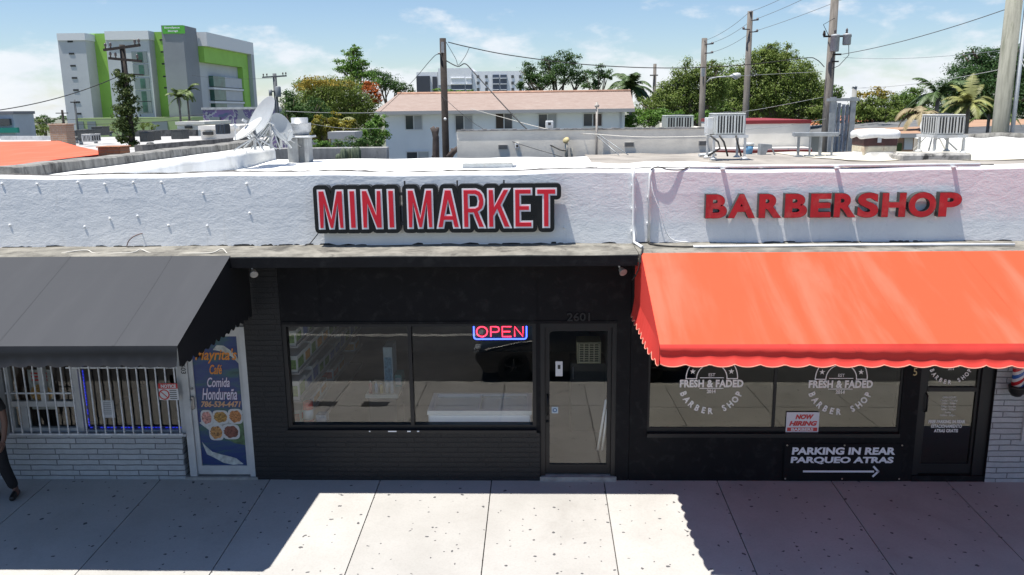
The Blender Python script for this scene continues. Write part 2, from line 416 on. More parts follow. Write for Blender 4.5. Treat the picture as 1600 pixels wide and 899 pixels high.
# ------------------------------------------------------------------ the two shop buildings
def stucco(name, c1, c2, stain, samt=0.5, bs=0.9):
    m, N, L, b = nodes(name); b.inputs['Roughness'].default_value = 0.75
    tc = N.new('ShaderNodeTexCoord'); v = tc.outputs['Object']
    n = noise(N, L, v, 1.3, 6, 0.6)
    c = mixc(N, L, ramp(N, L, n.outputs[0], 0.35, 0.68), c1, c2)
    n2 = noise(N, L, v, 7, 8, 0.7, 0.5)
    c = mixc(N, L, ramp(N, L, n2.outputs[0], 0.58, 0.75, 0, samt), c, stain)
    ms = N.new('ShaderNodeMapping'); ms.inputs['Scale'].default_value = (7, 7, 0.55); L.new(v, ms.inputs[0]); n3 = noise(N, L, ms.outputs[0], 1.0, 6, 0.65)
    c = mixc(N, L, ramp(N, L, n3.outputs[0], 0.56, 0.74, 0, 0.30), c, (0.50, 0.48, 0.45))
    L.new(c, b.inputs['Base Color'])
    mp = N.new('ShaderNodeMapping'); mp.inputs['Scale'].default_value = (1, 1, 1.7); mp.inputs['Rotation'].default_value = (0, R(20), 0); L.new(v, mp.inputs[0])
    h1 = noise(N, L, mp.outputs[0], 5, 9, 0.66, 0.3); h2 = noise(N, L, mp.outputs[0], 26, 5, 0.65, 0.3)
    a = N.new('ShaderNodeMath'); a.operation = 'MULTIPLY_ADD'; L.new(h2.outputs[0], a.inputs[0]); a.inputs[1].default_value = 0.28; L.new(h1.outputs[0], a.inputs[2])
    bp = N.new('ShaderNodeBump'); bp.inputs['Strength'].default_value = bs; bp.inputs['Distance'].default_value = 0.020
    L.new(a.outputs[0], bp.inputs['Height']); L.new(bp.outputs[0], b.inputs['Normal'])
    return m
parap = stucco('white_stucco', (0.86, 0.865, 0.865), (0.79, 0.805, 0.82), (0.48, 0.49, 0.50), 0.25, 0.42)
parap2 = stucco('white_stucco_pinkish', (0.84, 0.84, 0.85), (0.77, 0.76, 0.785), (0.46, 0.44, 0.48), 0.35, 0.36)
ledge = M('weathered_ledge', (0.20, 0.19, 0.165), 0.95, 0.35, 3, 0.6, 30, stain=(0.06, 0.057, 0.05), sscale=3.5, samt=0.85)
blk = M('black_paint', (0.007, 0.007, 0.0085), 0.75, 0.15, 2, 0.12, 40, spec=0.2, stain=(0.018, 0.018, 0.019), sscale=6, samt=0.8)
blkf = M('black_frame', (0.010, 0.010, 0.012), 0.42, 0, spec=0.4)
blkb = brick_mat('black_brick', (0.0075, 0.0075, 0.009), (0.010, 0.010, 0.0115), (0.004, 0.004, 0.005), 0.62, 0.075, 1.0, 0.6)
whb = brick_mat('white_brick', (0.46, 0.475, 0.485), (0.38, 0.395, 0.41), (0.15, 0.155, 0.165), 0.62, 0.082, 1.0, 0.7)
roofw = M('white_roof_coating', (0.84, 0.84, 0.82), 0.8, 0.05, 2, 0.3, 12, stain=(0.55, 0.55, 0.53), sscale=1.1, samt=0.55)
roofg = M('gravel_roof', (0.30, 0.275, 0.245), 0.95, 0.25, 0.7, 0.5, 30, stain=(0.17, 0.155, 0.14), sscale=0.9, samt=0.6)
glass = glass_mat('shop_glass'); glass2 = glass_mat('cafe_glass', 0.05); glassw = glass_mat('tinted_shop_glass', 0.095, (0.6, 0.62, 0.58), (1.0, 0.975, 0.87, 1))
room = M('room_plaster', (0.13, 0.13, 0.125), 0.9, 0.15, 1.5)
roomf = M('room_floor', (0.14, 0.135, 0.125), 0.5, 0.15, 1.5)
alu = M('white_aluminium', (0.46, 0.465, 0.465), 0.45, 0.1, 3)
paintw = M('white_paint', (0.78, 0.79, 0.80), 0.5, 0.06, 5)

XA0, XM, XB1 = -11.5, 1.25, 14.5          # ends of the two buildings
ZE0, ZE1 = 3.19, 3.325                   # ledge underside and top
YE = -0.66                               # front of the ledge
ZP = 4.31
shopA = thing('shop_building', 'long white parapet building with black mini market front and barred white brick cafe', 'building', (-3, 0, 0))
shopB = thing('shop_building', 'white parapet building with black barbershop front under the orange awning', 'building', (4.5, 0, 0))

def wavy_top(x): return ZP + 0.012*math.sin(x*1.3) + 0.006*math.sin(x*4.1)
def parapet(x0, x1, mat, own):
    b = MB(); n = int((x1-x0)/0.15)
    def f(u, v):
        x = x0+(x1-x0)*u
        pr = [(0.0, ZE1-0.05), (0.0, 3.6), (0.0, 4.0), (0.004, ZP-0.05), (0.02, ZP-0.012), (0.05, ZP), (0.16, ZP), (0.19, ZP-0.02), (0.2, 3.7)]
        y, z = pr[int(round(v*8))]
        if z > 4.2: z += wavy_top(x)-ZP
        return (x, y, z)
    b.grid(f, n, 8, False)
    return b.build('parapet', mat, own)
pA = parapet(XA0, XM-0.004, parap, shopA)
pB = parapet(XM+0.004, XB1, parap2, shopB)
# dark weathered seam along the parapet top
for own, p, x0, x1 in ((shopA, pA, XA0, XM-0.01), (shopB, pB, XM+0.01, 5.9)):
    b = MB(); n = int((x1-x0)/0.11); rnd = random.Random(3)
    zs = [rnd.uniform(0.006, 0.022) for _ in range(n+1)]
    for i in range(n):
        xa, xb = x0+(x1-x0)*i/n, x0+(x1-x0)*(i+1)/n
        b.extr([(xa, 0.045, wavy_top(xa)-.004), (xb, 0.045, wavy_top(xb)-.004), (xb, 0.045+zs[i+1]*1.5, wavy_top(xb)+zs[i+1]), (xa, 0.045+zs[i]*1.5, wavy_top(xa)+zs[i])], (0, 0.03, 0))
    b.build('coping_seam', M('tar_seam', (0.10, 0.095, 0.09), 0.9, 0.4, 9), p)

def ledge_part(x0, x1, own, fascia):
    b = MB(); n = int((x1-x0)/0.2)
    def f(u, v):
        x = x0+(x1-x0)*u
        pr = [(-0.002, ZE1+0.012), (-0.3, ZE1), (YE+0.05, ZE1-0.004), (YE, ZE1-0.03), (YE, ZE0), (-0.001, ZE0)]
        y, z = pr[int(round(v*5))]
        return (x, y+0.006*math.sin(x*2.3+v*9)*(1 if 0 < v < 0.7 else 0), z+0.005*math.sin(x*3.7+v*4))
    b.grid(f, n, 5, False)
    o = b.build('ledge', ledge, own)
    if fascia:
        b = MB(); b.box(fascia[0], fascia[1], YE-0.035, YE-0.008, ZE0-0.03, ZE1-0.035); b.build('fascia', blk, o)
    return o
lA = ledge_part(XA0, XM-0.003, shopA, (-3.93, XM-0.01))
lB = ledge_part(XM+0.003, XB1, shopB, None)
# ragged dark tar line where wall meets ledge
for own, x0, x1, sd in ((lA, -7.9, 1.2, 1), (lB, 1.3, 6.6, 2)):
    rnd = random.Random(sd); x = x0
    while x < x1:
        wd = rnd.uniform(0.05, 0.3); h = rnd.uniform(0.006, 0.028 if sd == 1 else 0.016)
        if rnd.random() < 0.62:
            b = MB(); b.extr([(x, -0.004, ZE1+0.006), (x+wd, -0.004, ZE1+0.006), (x+wd*0.9, -0.004, ZE1+0.012+h*rnd.random()), (x+wd*0.55, -0.004, ZE1+0.012+h), (x+wd*0.1, -0.004, ZE1+0.012+h*rnd.random())], (0, 0.008, 0)); b.build('tar_patch', M('roof_tar', (0.025, 0.025, 0.027), 0.85, 0.2, 20), own)
        x += wd*rnd.uniform(0.7, 1.1)

# --- mini market front (black)
T = 0.22
b = MB()
b.box(-4.08, -3.56, 0, T, -0.25, 3.2)
b.build('brick_pier', blkb, shopA)
b = MB(); b.box(-3.56, 0.0, -0.012, T, -0.25, 0.66); b.build('brick_base', blkb, shopA)
b = MB()
b.box(-3.555, 1.06, 0.004, T, 2.24, 3.2)              # board above windows and door
b.box(-0.045, 0.015, 0.01, T, 0.66, 2.24)
b.box(0.0, 0.015, -0.012, T, -0.25, 0.66)
b.box(1.06, XM-0.003, 0.0, T, -0.25, 3.2)
for x in (-0.03, -3.0): b.box(x-0.006, x+0.006, -0.004, 0.004, 2.26, 3.19)
b.box(-3.555, 1.06, -0.006, 0.004, 2.235, 2.27)
b.build('black_board', blk, shopA)
win = MB()
wx0, wx1, wz0, wz1 = -3.56, -0.045, 0.66, 2.24
for a in ((wx0, wx0+0.06, 0.02, 0.14, wz0, wz1), (wx1-0.05, wx1, 0.02, 0.14, wz0, wz1), (wx0+.06, wx1-.05, 0.02, 0.14, wz1-0.045, wz1), (wx0+.06, wx1-.05, 0.02, 0.14, wz0, 0.76), (-1.815, -1.765, 0.02, 0.14, 0.76, wz1-0.045)): win.box(*a)
win.box(wx0, wx1, -0.05, 0.019, 0.665, 0.705)
sw = win.build('shop_window', blkf, shopA)
b = MB(); b.quad((-3.5, 0.08, 0.76), (-1.815, 0.08, 0.76), (-1.815, 0.08, 2.195), (-3.5, 0.08, 2.195)); b.build('pane', glass, sw)
b = MB(); b.quad((-1.765, 0.0805, 0.76), (-0.095, 0.0805, 0.76), (-0.095, 0.0805, 2.195), (-1.765, 0.0805, 2.195)); b.build('pane', glass, sw)
b = MB(); rnd = random.Random(5)
for x, wd in ((-2.13, 0.12), (-1.86, 0.05), (-1.72, 0.03), (-2.4, 0.02)):
    b.box(x, x+wd, -0.0525, -0.050, 0.684, 0.701)
b.build('paint_chip', paintw, sw)
# door
dr = MB()
for a in ((0.015, 0.075, 0.012, 0.15, 0.0, 2.235), (1.0, 1.06, 0.012, 0.15, 0.0, 2.235), (0.075, 1.0, 0.012, 0.15, 2.17, 2.235)): dr.box(*a)
df = dr.build('door_frame', blkf, shopA)
dr = MB()
for a in ((0.08, 0.14, 0.05, 0.10, 0.02, 2.165), (0.94, 0.995, 0.05, 0.10, 0.02, 2.165), (0.14, 0.94, 0.05, 0.10, 2.115, 2.165), (0.14, 0.94, 0.05, 0.10, 0.02, 0.155)): dr.box(*a)
dA = dr.build('door', blkf, df)
b = MB(); b.quad((0.14, 0.075, 0.155), (0.94, 0.075, 0.155), (0.94, 0.075, 2.115), (0.14, 0.075, 2.115)); b.build('pane', glass, df)
b = MB(); b.tube([(0.115, 0.05, 0.9), (0.115, -0.01, 0.93), (0.115, -0.02, 1.05), (0.115, -0.01, 1.18), (0.115, 0.05, 1.2)], 0.014); b.lathe([(0.02, 0), (0.02, 0.02), (0.008, 0.025)], (0.11, 0.05, 0.8), 12, (0, -1, 0))
b.build('handle', M('dark_metal', (0.02, 0.02, 0.022), 0.35, metal=0.8), df)
b = MB(); b.box(-0.0, 1.08, -0.035, 0.16, -0.25, -0.003)
b.build('door_step', M('step_concrete', (0.33, 0.32, 0.30), 0.9, 0.2, 6), shopA)
# number over the door
b = MB(); text_on(b, '2601', 0.38, 0.69, 2.27, 2.385, -0.006, 0.01, ext=0.012); b.build('house_number', M('gloss_black', (0.02, 0.02, 0.022), 0.3), shopA, label='black house number 2601 over the shop door')

# --- cafe front
b = MB(); b.box(XA0, -5.10, 0, T, -0.3, 0.60); b.build('brick_wall', whb, shopA)
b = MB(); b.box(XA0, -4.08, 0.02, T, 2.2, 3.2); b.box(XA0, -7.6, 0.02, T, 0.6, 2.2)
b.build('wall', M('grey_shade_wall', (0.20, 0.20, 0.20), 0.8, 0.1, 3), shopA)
b = MB(); b.box(-7.6, -5.03, -0.03, 0.2, 0.602, 0.64); b.build('sill', M('grey_sill', (0.36, 0.38, 0.40), 0.7, 0.1, 4), shopA)
b = MB()
for a in ((-7.6, -7.54, 0.06, 0.13, 0.64, 2.2), (-5.1, -5.03, 0.02, 0.15, 0.64, 2.2), (-6.62, -6.53, 0.05, 0.13, 0.64, 2.2), (-7.54, -6.62, 0.06, 0.13, 0.64, 0.70), (-7.54, -6.62, 0.055, 0.125, 1.02, 1.10), (-7.10, -7.02, 0.05, 0.12, 1.10, 2.2), (-7.42, -7.33, 0.05, 0.12, 0.70, 1.02), (-6.53, -5.1, 0.06, 0.12, 0.64, 0.662)): b.box(*a)
cw = b.build('cafe_window', alu, shopA)
b = MB(); b.quad((-6.53, 0.10, 0.64), (-5.10, 0.10, 0.64), (-5.10, 0.10, 2.2), (-6.53, 0.10, 2.2)); b.build('pane', glass2, cw)
b = MB(); b.quad((-7.54, 0.101, 0.64), (-6.62, 0.101, 0.64), (-6.62, 0.101, 2.2), (-7.54, 0.101, 2.2)); b.build('pane', glass2, cw)
b = MB(); xx = [-7.5+0.121*k for k in range(20)]
xx = [-7.50+0.134*k for k in range(18)]
barp = M('bar_paint', (0.58, 0.59, 0.60), 0.55, 0.2, 9)
grille = thing('window_grille', 'white steel security bars across the cafe window', 'window bars', (-6.3, -0.06, 0.64))
for x in xx + [-5.09]:
    k = MB(); k.box(x-0.008, x+0.008, -0.068, -0.052, 0.655, 2.25); k.build('bar', barp, grille)
b.box(-7.55, -5.05, -0.078, -0.052, 0.640, 0.664); b.box(-6.63, -5.05, -0.0475, -0.028, 1.62, 1.642); b.box(-7.55, -6.6, -0.0475, -0.028, 1.245, 1.267)
b.build('rail', barp, grille)
# glazed cafe door with its printed poster
b = MB()
for a in ((-5.03, -4.93, 0.0, 0.13, -0.02, 2.2), (-4.155, -4.08, 0.0, 0.13, -0.02, 2.2), (-4.93, -4.155, 0.0, 0.13, 2.12, 2.2)): b.box(*a)
cdf = b.build('door_frame', alu, shopA)
b = MB()
for a in ((-4.925, -4.86, 0.03, 0.08, 0.0, 2.115), (-4.205, -4.16, 0.03, 0.08, 0.0, 2.115), (-4.86, -4.205, 0.03, 0.08, 2.06, 2.115), (-4.86, -4.205, 0.03, 0.08, 0.0, 0.135)): b.box(*a)
b.build('door', alu, cdf)
b = MB(); b.bbox(-4.915, -4.875, -0.015, 0.029, 1.0, 1.19, 0.008); b.tube([(-4.90, -0.012, 1.16), (-4.90, -0.05, 1.14), (-4.90, -0.05, 1.02), (-4.90, -0.012, 1.0)], 0.008)
b.lathe([(0.017, 0), (0.017, 0.02)], (-4.895, 0.03, 1.3), 10, (0, -1, 0))
b.build('handle', M('worn_steel', (0.32, 0.31, 0.30), 0.4, metal=0.6), cdf)
b = MB(); text_h(b, '2603', -4.98, 1.62, 0.07, -0.003, 0.01, rot=-math.pi/2); b.build('house_number', blkf, cdf)
b = MB(); b.box(-5.1, -4.05, -0.02, 0.15, -0.3, -0.025); b.build('door_step', M('step_concrete', (0.33, 0.32, 0.30)), shopA)
# --- shell, roof and rooms of building A
b = MB()
b.box(XA0, XA0+0.2, T, 10.7, -0.3, 3.75); b.box(XM-0.2, XM-0.003, T, 10.7, -0.3, 3.75); b.box(XA0+0.2, XM-0.2, 10.5, 10.7, -0.3, 3.75)
b.box(-4.06, -3.96, T, 10.5, 0.0, 3.4); b.box(-3.96, XM-0.2, 6.2, 6.3, 0.0, 3.4)
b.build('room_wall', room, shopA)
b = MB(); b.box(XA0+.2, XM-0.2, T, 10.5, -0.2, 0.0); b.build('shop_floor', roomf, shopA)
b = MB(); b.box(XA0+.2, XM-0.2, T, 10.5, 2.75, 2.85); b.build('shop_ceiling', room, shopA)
def roof_sheet(x0, x1, y0, y1, z, mat, own, name, step=0.5, amp=0.02):
    b = MB()
    b.grid(lambda u, v: (x0+(x1-x0)*u, y0+(y1-y0)*v, z+amp*math.sin(3*(x0+(x1-x0)*u))*math.sin(1.7*(y0+(y1-y0)*v))+(0.10*v)), int((x1-x0)/step), int((y1-y0)/step))
    b.box(x0, x1, y0+.3, y1, z-0.3, z-0.05)
    return b.build(name, mat, own)
roof_sheet(-6.8, XM-0.004, 0.2, 10.7, 3.78, roofw, shopA, 'roof')
# party wall on the left: stained outer upstand, white coated ledge and face
b = MB(); n = 60
def pw(u, v):
    y = 0.2+10.4*u
    pr = [(-6.80, 3.7), (-6.80+.006*math.sin(y*2.1), 4.10), (-6.84+.012*math.sin(y*5.3), 4.215+.008*math.sin(y*3)), (-7.12, 4.25), (-7.15, 4.24)]
    x, z = pr[int(round(v*4))]; return (x, y, z)
b.grid(pw, n, 4); b.build('party_wall', roofw, shopA)
b = MB()
def pw2(u, v):
    y = 0.2+10.6*u
    pr = [(-7.13, 4.2), (-7.145, 4.385), (-7.17, 4.40), (-7.42, 4.41), (-7.45, 3.4)]
    x, z = pr[int(round(v*4))]; return (x+0.008*math.sin(y*2.7), y, z+0.008*math.sin(y*1.4)+0.005*math.sin(y*6.1))
b.grid(pw2, 90, 4, False)
b.quad(*[pw2(0, k/4) for k in range(5)])
b.build('stained_upstand', M('stained_concrete', (0.22, 0.215, 0.20), 0.95, 0.35, 6, 0.6, 25, stain=(0.045, 0.043, 0.04), sscale=4, samt=0.9, stretch=(1, 1, 0.35)), shopA)

# --- barbershop front
bx0, bx1 = 1.50, 4.97
b = MB()
b.box(XM+0.003, bx0, 0.0, T, -0.25, 3.2)
b.box(bx0, bx1, 0.0, T, -0.25, 0.66); b.box(bx0, 6.19, 0.004, T, 2.4, 3.2)
b.box(bx1, 5.20, 0.0, T, -0.25, 2.4)
b.box(5.20, 6.19, -0.01, T, -0.25, 0.02)
b.build('black_board', blk, shopB)
b = MB()
for a in ((bx0, bx0+.03, 0.02, 0.14, 0.66, 2.4), (bx1-.03, bx1, 0.02, 0.14, 0.66, 2.4), (bx0+.03, bx1-.03, 0.02, 0.14, 2.33, 2.4), (bx0+.03, bx1-.03, 0.02, 0.14, 0.66, 0.725), (3.225, 3.265, 0.02, 0.14, 0.725, 2.33)): b.box(*a)
b.box(bx0, bx1, -0.045, -0.001, 0.60, 0.655)
bw = b.build('shop_window', blkf, shopB)
b = MB(); b.quad((bx0+.03, 0.035, 0.725), (3.225, 0.035, 0.725), (3.225, 0.035, 2.33), (bx0+.03, 0.035, 2.33)); b.build('pane', glassw, bw)
b = MB(); b.quad((3.265, 0.0355, 0.725), (bx1-.03, 0.0355, 0.725), (bx1-.03, 0.0355, 2.33), (3.265, 0.0355, 2.33)); b.build('pane', glassw, bw)
b = MB()
for a in ((5.20, 5.29, 0.02, 0.16, 0.02, 2.4), (6.03, 6.19, 0.02, 0.16, 0.02, 2.4), (5.29, 6.03, 0.02, 0.16, 2.3, 2.4)): b.box(*a)
bdf = b.build('door_frame', blkf, shopB)
b = MB()
for a in ((5.293, 5.33, 0.05, 0.1, 0.03, 2.295), (5.99, 6.027, 0.05, 0.1, 0.03, 2.295), (5.33, 5.99, 0.05, 0.1, 0.03, 0.17), (5.33, 5.99, 0.04, 0.1, 1.24, 1.30)): b.box(*a)
b.build('door', blkf, bdf)
b = MB(); b.quad((5.33, 0.075, 0.17), (5.99, 0.075, 0.17), (5.99, 0.075, 2.295), (5.33, 0.075, 2.295)); b.build('pane', glassw, bdf)
b = MB(); b.tube([(5.31, 0.05, 0.95), (5.31, -0.01, 0.97), (5.31, -0.01, 1.2), (5.31, 0.05, 1.22)], 0.013); b.build('handle', M('dark_metal', (0.02, 0.02, 0.022)), bdf)
b = MB()
for ch, z in (('2', 2.00), ('6', 1.85), ('0', 1.70), ('5', 1.545)): text_h(b, ch, 5.115, z, 0.115, -0.004, 0.008, sx=0.8)
b.build('house_number', M('brass_paint', (0.45, 0.36, 0.17), 0.5), shopB, label='gold house number set vertically beside the barbershop door')
b = MB(); b.box(6.19, 6.20, -0.02, T, -0.3, 2.4); b.box(6.19, 6.20, -0.0, T, 2.4, 3.2); b.build('black_edge', blk, shopB)
b = MB(); b.box(6.20, 6.62, -0.02, T, -0.3, 3.2); b.box(6.62, XB1, -0.02, T, -0.3, 0.55); b.build('brick_wall', whb, shopB)
b = MB()
for a in ((6.62, 6.69, -0.05, 0.13, 0.552, 3.19), (6.69, XB1, -0.05, 0.13, 0.552, 0.62), (7.9, 7.97, -0.04, 0.13, 0.62, 3.19)): b.box(*a)
sdw = b.build('side_window', alu, shopB)
b = MB(); b.quad((6.69, 0.06, 0.62), (XB1, 0.06, 0.62), (XB1, 0.06, 3.19), (6.69, 0.06, 3.19)); b.build('pane', glass, sdw)
b = MB()
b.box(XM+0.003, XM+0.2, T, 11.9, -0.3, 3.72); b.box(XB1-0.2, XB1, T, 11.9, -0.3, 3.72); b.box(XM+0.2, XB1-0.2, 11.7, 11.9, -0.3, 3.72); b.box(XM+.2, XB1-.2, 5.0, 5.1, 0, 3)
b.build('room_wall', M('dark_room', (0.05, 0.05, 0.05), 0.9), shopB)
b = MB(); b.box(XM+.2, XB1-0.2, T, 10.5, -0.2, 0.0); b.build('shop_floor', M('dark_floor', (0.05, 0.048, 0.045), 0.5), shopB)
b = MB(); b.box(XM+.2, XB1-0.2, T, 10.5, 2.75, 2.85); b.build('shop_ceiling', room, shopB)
roofB = roof_sheet(XM+0.004, 14.5, 0.2, 11.9, 3.78, roofg, shopB, 'roof')
# white coated strip along the front of the barbershop roof
b = MB()
def ws(u, v):
    x = XM+0.01+9.1*u; far = 8.6-3.4*min(1, max(0, (x-3.6)/2.4)) + 0.25*math.sin(x*2.1)+0.12*math.sin(x*5.7)
    y = 0.21+(far-0.21)*v
    return (x, y, 3.80+0.022*math.sin(3*x)*math.sin(1.7*y)+0.1*(y-.2)/14)
b.grid(ws, 60, 12); b.build('roof_coating', roofw, shopB)
b = MB()
def ws2(u, v):
    y0 = 8.2+0.3*math.sin(u*7); y1 = 11.4+0.2*math.sin(u*5+1)
    x = 6.6+7.5*u-0.8*(v-.5)*(1-u); y = y0+(y1-y0)*v
    return (x, y, 3.81+0.022*math.sin(3*x)*math.sin(1.7*y)+0.1*(y-.2)/14)
b.grid(ws2, 40, 10); b.build('roof_coating', M('cream_coating', (0.62, 0.58, 0.48), 0.85, 0.15, 1.5, stain=(0.45, 0.43, 0.38)), shopB)
# little bolts left in the parapet, with pipe clips
wb = M('painted_bolt', (0.72, 0.74, 0.76), 0.5)
for i, (x, z) in enumerate(((-7.2,4.2),(-6.72,4.19),(-6.16,4.21),(-5.8,4.18),(-5.41,4.2),(-5.03,4.2),(-7.17,3.64),(-6.14,3.61),(-5.78,3.72),(-4.99,3.62),(-4.46,3.61),(-3.88,4.17),(-4.48,4.05),(-3.87,3.78),(0.34,3.55),(-5.4,3.75))):
    k = MB(); L_ = 0.002+0.0015*(i % 3)
    k.tube([(x, 0.01, z), (x, -L_, z)], 0.011, 8); k.lathe([(0.017, 0), (0.017, 0.006), (0.006, 0.009)], (x, -L_, z), 8, (0, -1, 0))
    k.build('bolt', parap, pA)
# ------------------------------------------------------------------ awnings
def canvas(name, c, c2, rough=0.7, streak=0.3, trans=0.025):
    m, N, L, b = nodes(name); out = N['Material Output']; b.inputs['Roughness'].default_value = rough; b.inputs['Specular IOR Level'].default_value = 0.25
    tc = N.new('ShaderNodeTexCoord'); v = tc.outputs['Object']
    mp = N.new('ShaderNodeMapping'); mp.inputs['Scale'].default_value = (2.2, 0.35, 0.35); mp.inputs['Rotation'].default_value = (0, 0, R(9)); L.new(v, mp.inputs[0])
    n = noise(N, L, mp.outputs[0], 1.2, 5, 0.55, 0.3)
    k = mixc(N, L, ramp(N, L, n.outputs[0], 0.45, 0.72, 0, streak), c, c2)
    ng = noise(N, L, v, 3.5, 8, 0.75, 0.8); k = mixc(N, L, ramp(N, L, ng.outputs[0], 0.60, 0.72, 0, 0.35), k, tuple(q*0.55+0.03 for q in c))
    n2 = noise(N, L, v, 2.2, 6, 0.65)
    k = mixc(N, L, ramp(N, L, n2.outputs[0], 0.5, 0.8, 0, 0.18), k, tuple(q*0.7 for q in c))
    L.new(k, b.inputs['Base Color'])
    wv = noise(N, L, v, 420, 2); bp = N.new('ShaderNodeBump'); bp.inputs['Strength'].default_value = 0.15; bp.inputs['Distance'].default_value = 0.002
    L.new(wv.outputs[0], bp.inputs['Height']); L.new(bp.outputs[0], b.inputs['Normal'])
    t = N.new('ShaderNodeBsdfTranslucent'); L.new(k, t.inputs[0])
    x = N.new('ShaderNodeMixShader'); x.inputs[0].default_value = trans; L.new(b.outputs[0], x.inputs[1]); L.new(t.outputs[0], x.inputs[2]); L.new(x.outputs[0], out.inputs[0])
    return m
def awning(x0, x1, name, label, mtop, mval, mtrim, sag, sc_w, sc_h, ends, folds, flare=0.0, zf=2.625, zb=2.405, yf=-2.4):
    t = thing(name, label, 'awning', ((x0+x1)/2, -1.2, 2.6))
    ytop, ztop = YE+0.01, ZE1-0.012
    nx = int((x1-x0)/0.06)
    def top(u, v):
        x = x0+(x1-x0)*u; y = ytop+(yf-ytop)*v; z = ztop+(zf-ztop)*v
        bay = math.sin(math.pi*((x-x0) % 1.9)/1.9)
        z -= sag*math.sin(math.pi*v)*(0.35+0.65*bay*min(1, 6*u, 6*(1-u)))
        z += 0.006*math.sin(x*1.9+v*2.5)*math.sin(math.pi*v)
        return (x, y, z)
    b = MB(); b.grid(top, nx, 12); b.build('canopy', mtop, t)
    xs_ = x0+1.32
    while xs_ < x1-.3:
        k = MB(); k.grid(lambda u, v, xs_=xs_: (lambda p: (xs_+(u-.5)*.03+.05*v, p[1], p[2]+.0025))(top((xs_-x0)/(x1-x0), v)), 1, 12); k.build('seam', mtop, t); xs_ += 1.32
    rnd = random.Random(int(abs(x0)*10))
    def val(u, v):
        x = x0+(x1-x0)*u
        sc = sc_h*abs(math.sin(math.pi*(x-x0)/sc_w))**0.7
        z = zf+(zb-zf-sc+0.5*sc_h)*v
        y = yf-folds*(0.5+0.5*math.sin(x*3.1+1.5*math.sin(x*1.3)))*v*(1-0.4*v)*1.2-0.68*folds*min(1, 6*v)*math.sin(math.pi*v*2.2+0.5*math.sin(x*1.1))-0.055*v
        if v > 0.95: y -= 0.004
        z += 0.012*math.sin(x*0.9)*v
        return (x, y, z)
    bb = MB(); bb.grid(val, nx*2, 8); vo = bb.build('valance', mval, t)
    if mtrim:
        b = MB(); b.tube([Vector(val(i/(nx*2), 1.0)) for i in range(nx*2+1)], 0.006, 5, False); b.build('edge_binding', mtrim, vo)
    for xe, sg in ends:
        def side(u, v):
            y = ytop+(yf-ytop)*u; z0 = ztop+(zf-ztop)*u; z1 = zf-0.0
            z = z0+(z1-z0)*v
            return (xe, y, z)
        b = MB(); b.grid(side, 14, 6)
        b.quad((xe, ytop, ztop), (xe, ytop, zf), (xe, -0.03, zf), (xe, -0.03, ZE0-.02), (xe, ytop, ZE0-.02))
        b.build('end_panel', mval, t)
        ln = abs(yf)-0.03; ns = 60
        def sval(u, v):
            y = -0.03-(ln)*u; sc = sc_h*1.9*abs(math.sin(math.pi*u*ln/(sc_w*0.82)))**0.6
            return (xe+sg*(flare*v*(.5+abs(math.sin(math.pi*u*ln/(sc_w*0.82)))**.6)*(1-u**5)+0.012*v*math.sin(math.pi*u)+folds*0.3*math.sin(u*11)*v*(1-u**4)), y, zf+(zb-zf-sc+0.5*sc_h)*v)
        b = MB(); b.grid(sval, ns, 6); so = b.build('valance', mval, t)
        if mtrim:
            b = MB(); b.tube([Vector(sval(i/ns, 1.0)) for i in range(ns+1)], 0.006, 5, False); b.build('edge_binding', mtrim, so)
    b = MB()
    b.tube([(x0+.02, yf+.03, zf-.03), (x1-.02, yf+.03, zf-.03)], 0.014, 8)
    b.tube([(x0+.02, -0.04, zf-.03), (x1-.02, -0.04, zf-.03)], 0.014, 8)
    x = x0+.03
    while x < x1:
        b.tube([(x, ytop+.02, ztop-.06), (x, yf+.03, zf-.03), (x, -0.04, zf-.03)], 0.012, 6); x += 1.9
    b.build('frame', M('awning_steel', (0.25, 0.25, 0.25), 0.5, metal=0.5), t)
    return t
orange_top = canvas('faded_orange_canvas', (0.70, 0.082, 0.032), (0.78, 0.16, 0.10), 0.7, 0.6)
orange_val = canvas('red_canvas', (0.86, 0.075, 0.06), (0.86, 0.10, 0.08), 0.65, 0.4, 0.30)
awning(1.285, 8.7, 'awning', 'faded orange red canvas awning with scalloped edge over the barbershop', orange_top, orange_val, M('faded_binding', (0.72, 0.30, 0.22), 0.7), 0.014, 0.262, 0.034, [(1.285, -1)], 0.026, 0.032)
grey_top = canvas('grey_canvas', (0.046, 0.049, 0.056), (0.058, 0.061, 0.068), 0.7, 0.5, 0.02)
grey_val = canvas('black_canvas', (0.014, 0.0145, 0.016), (0.02, 0.02, 0.022), 0.42, 0.4, 0.0)
awning(-11.3, -3.935, 'awning', 'dark grey canvas awning with black scalloped edge over the cafe', grey_top, grey_val, None, 0.008, 0.205, 0.03, [(-3.935, 1)], 0.010, 0.006)

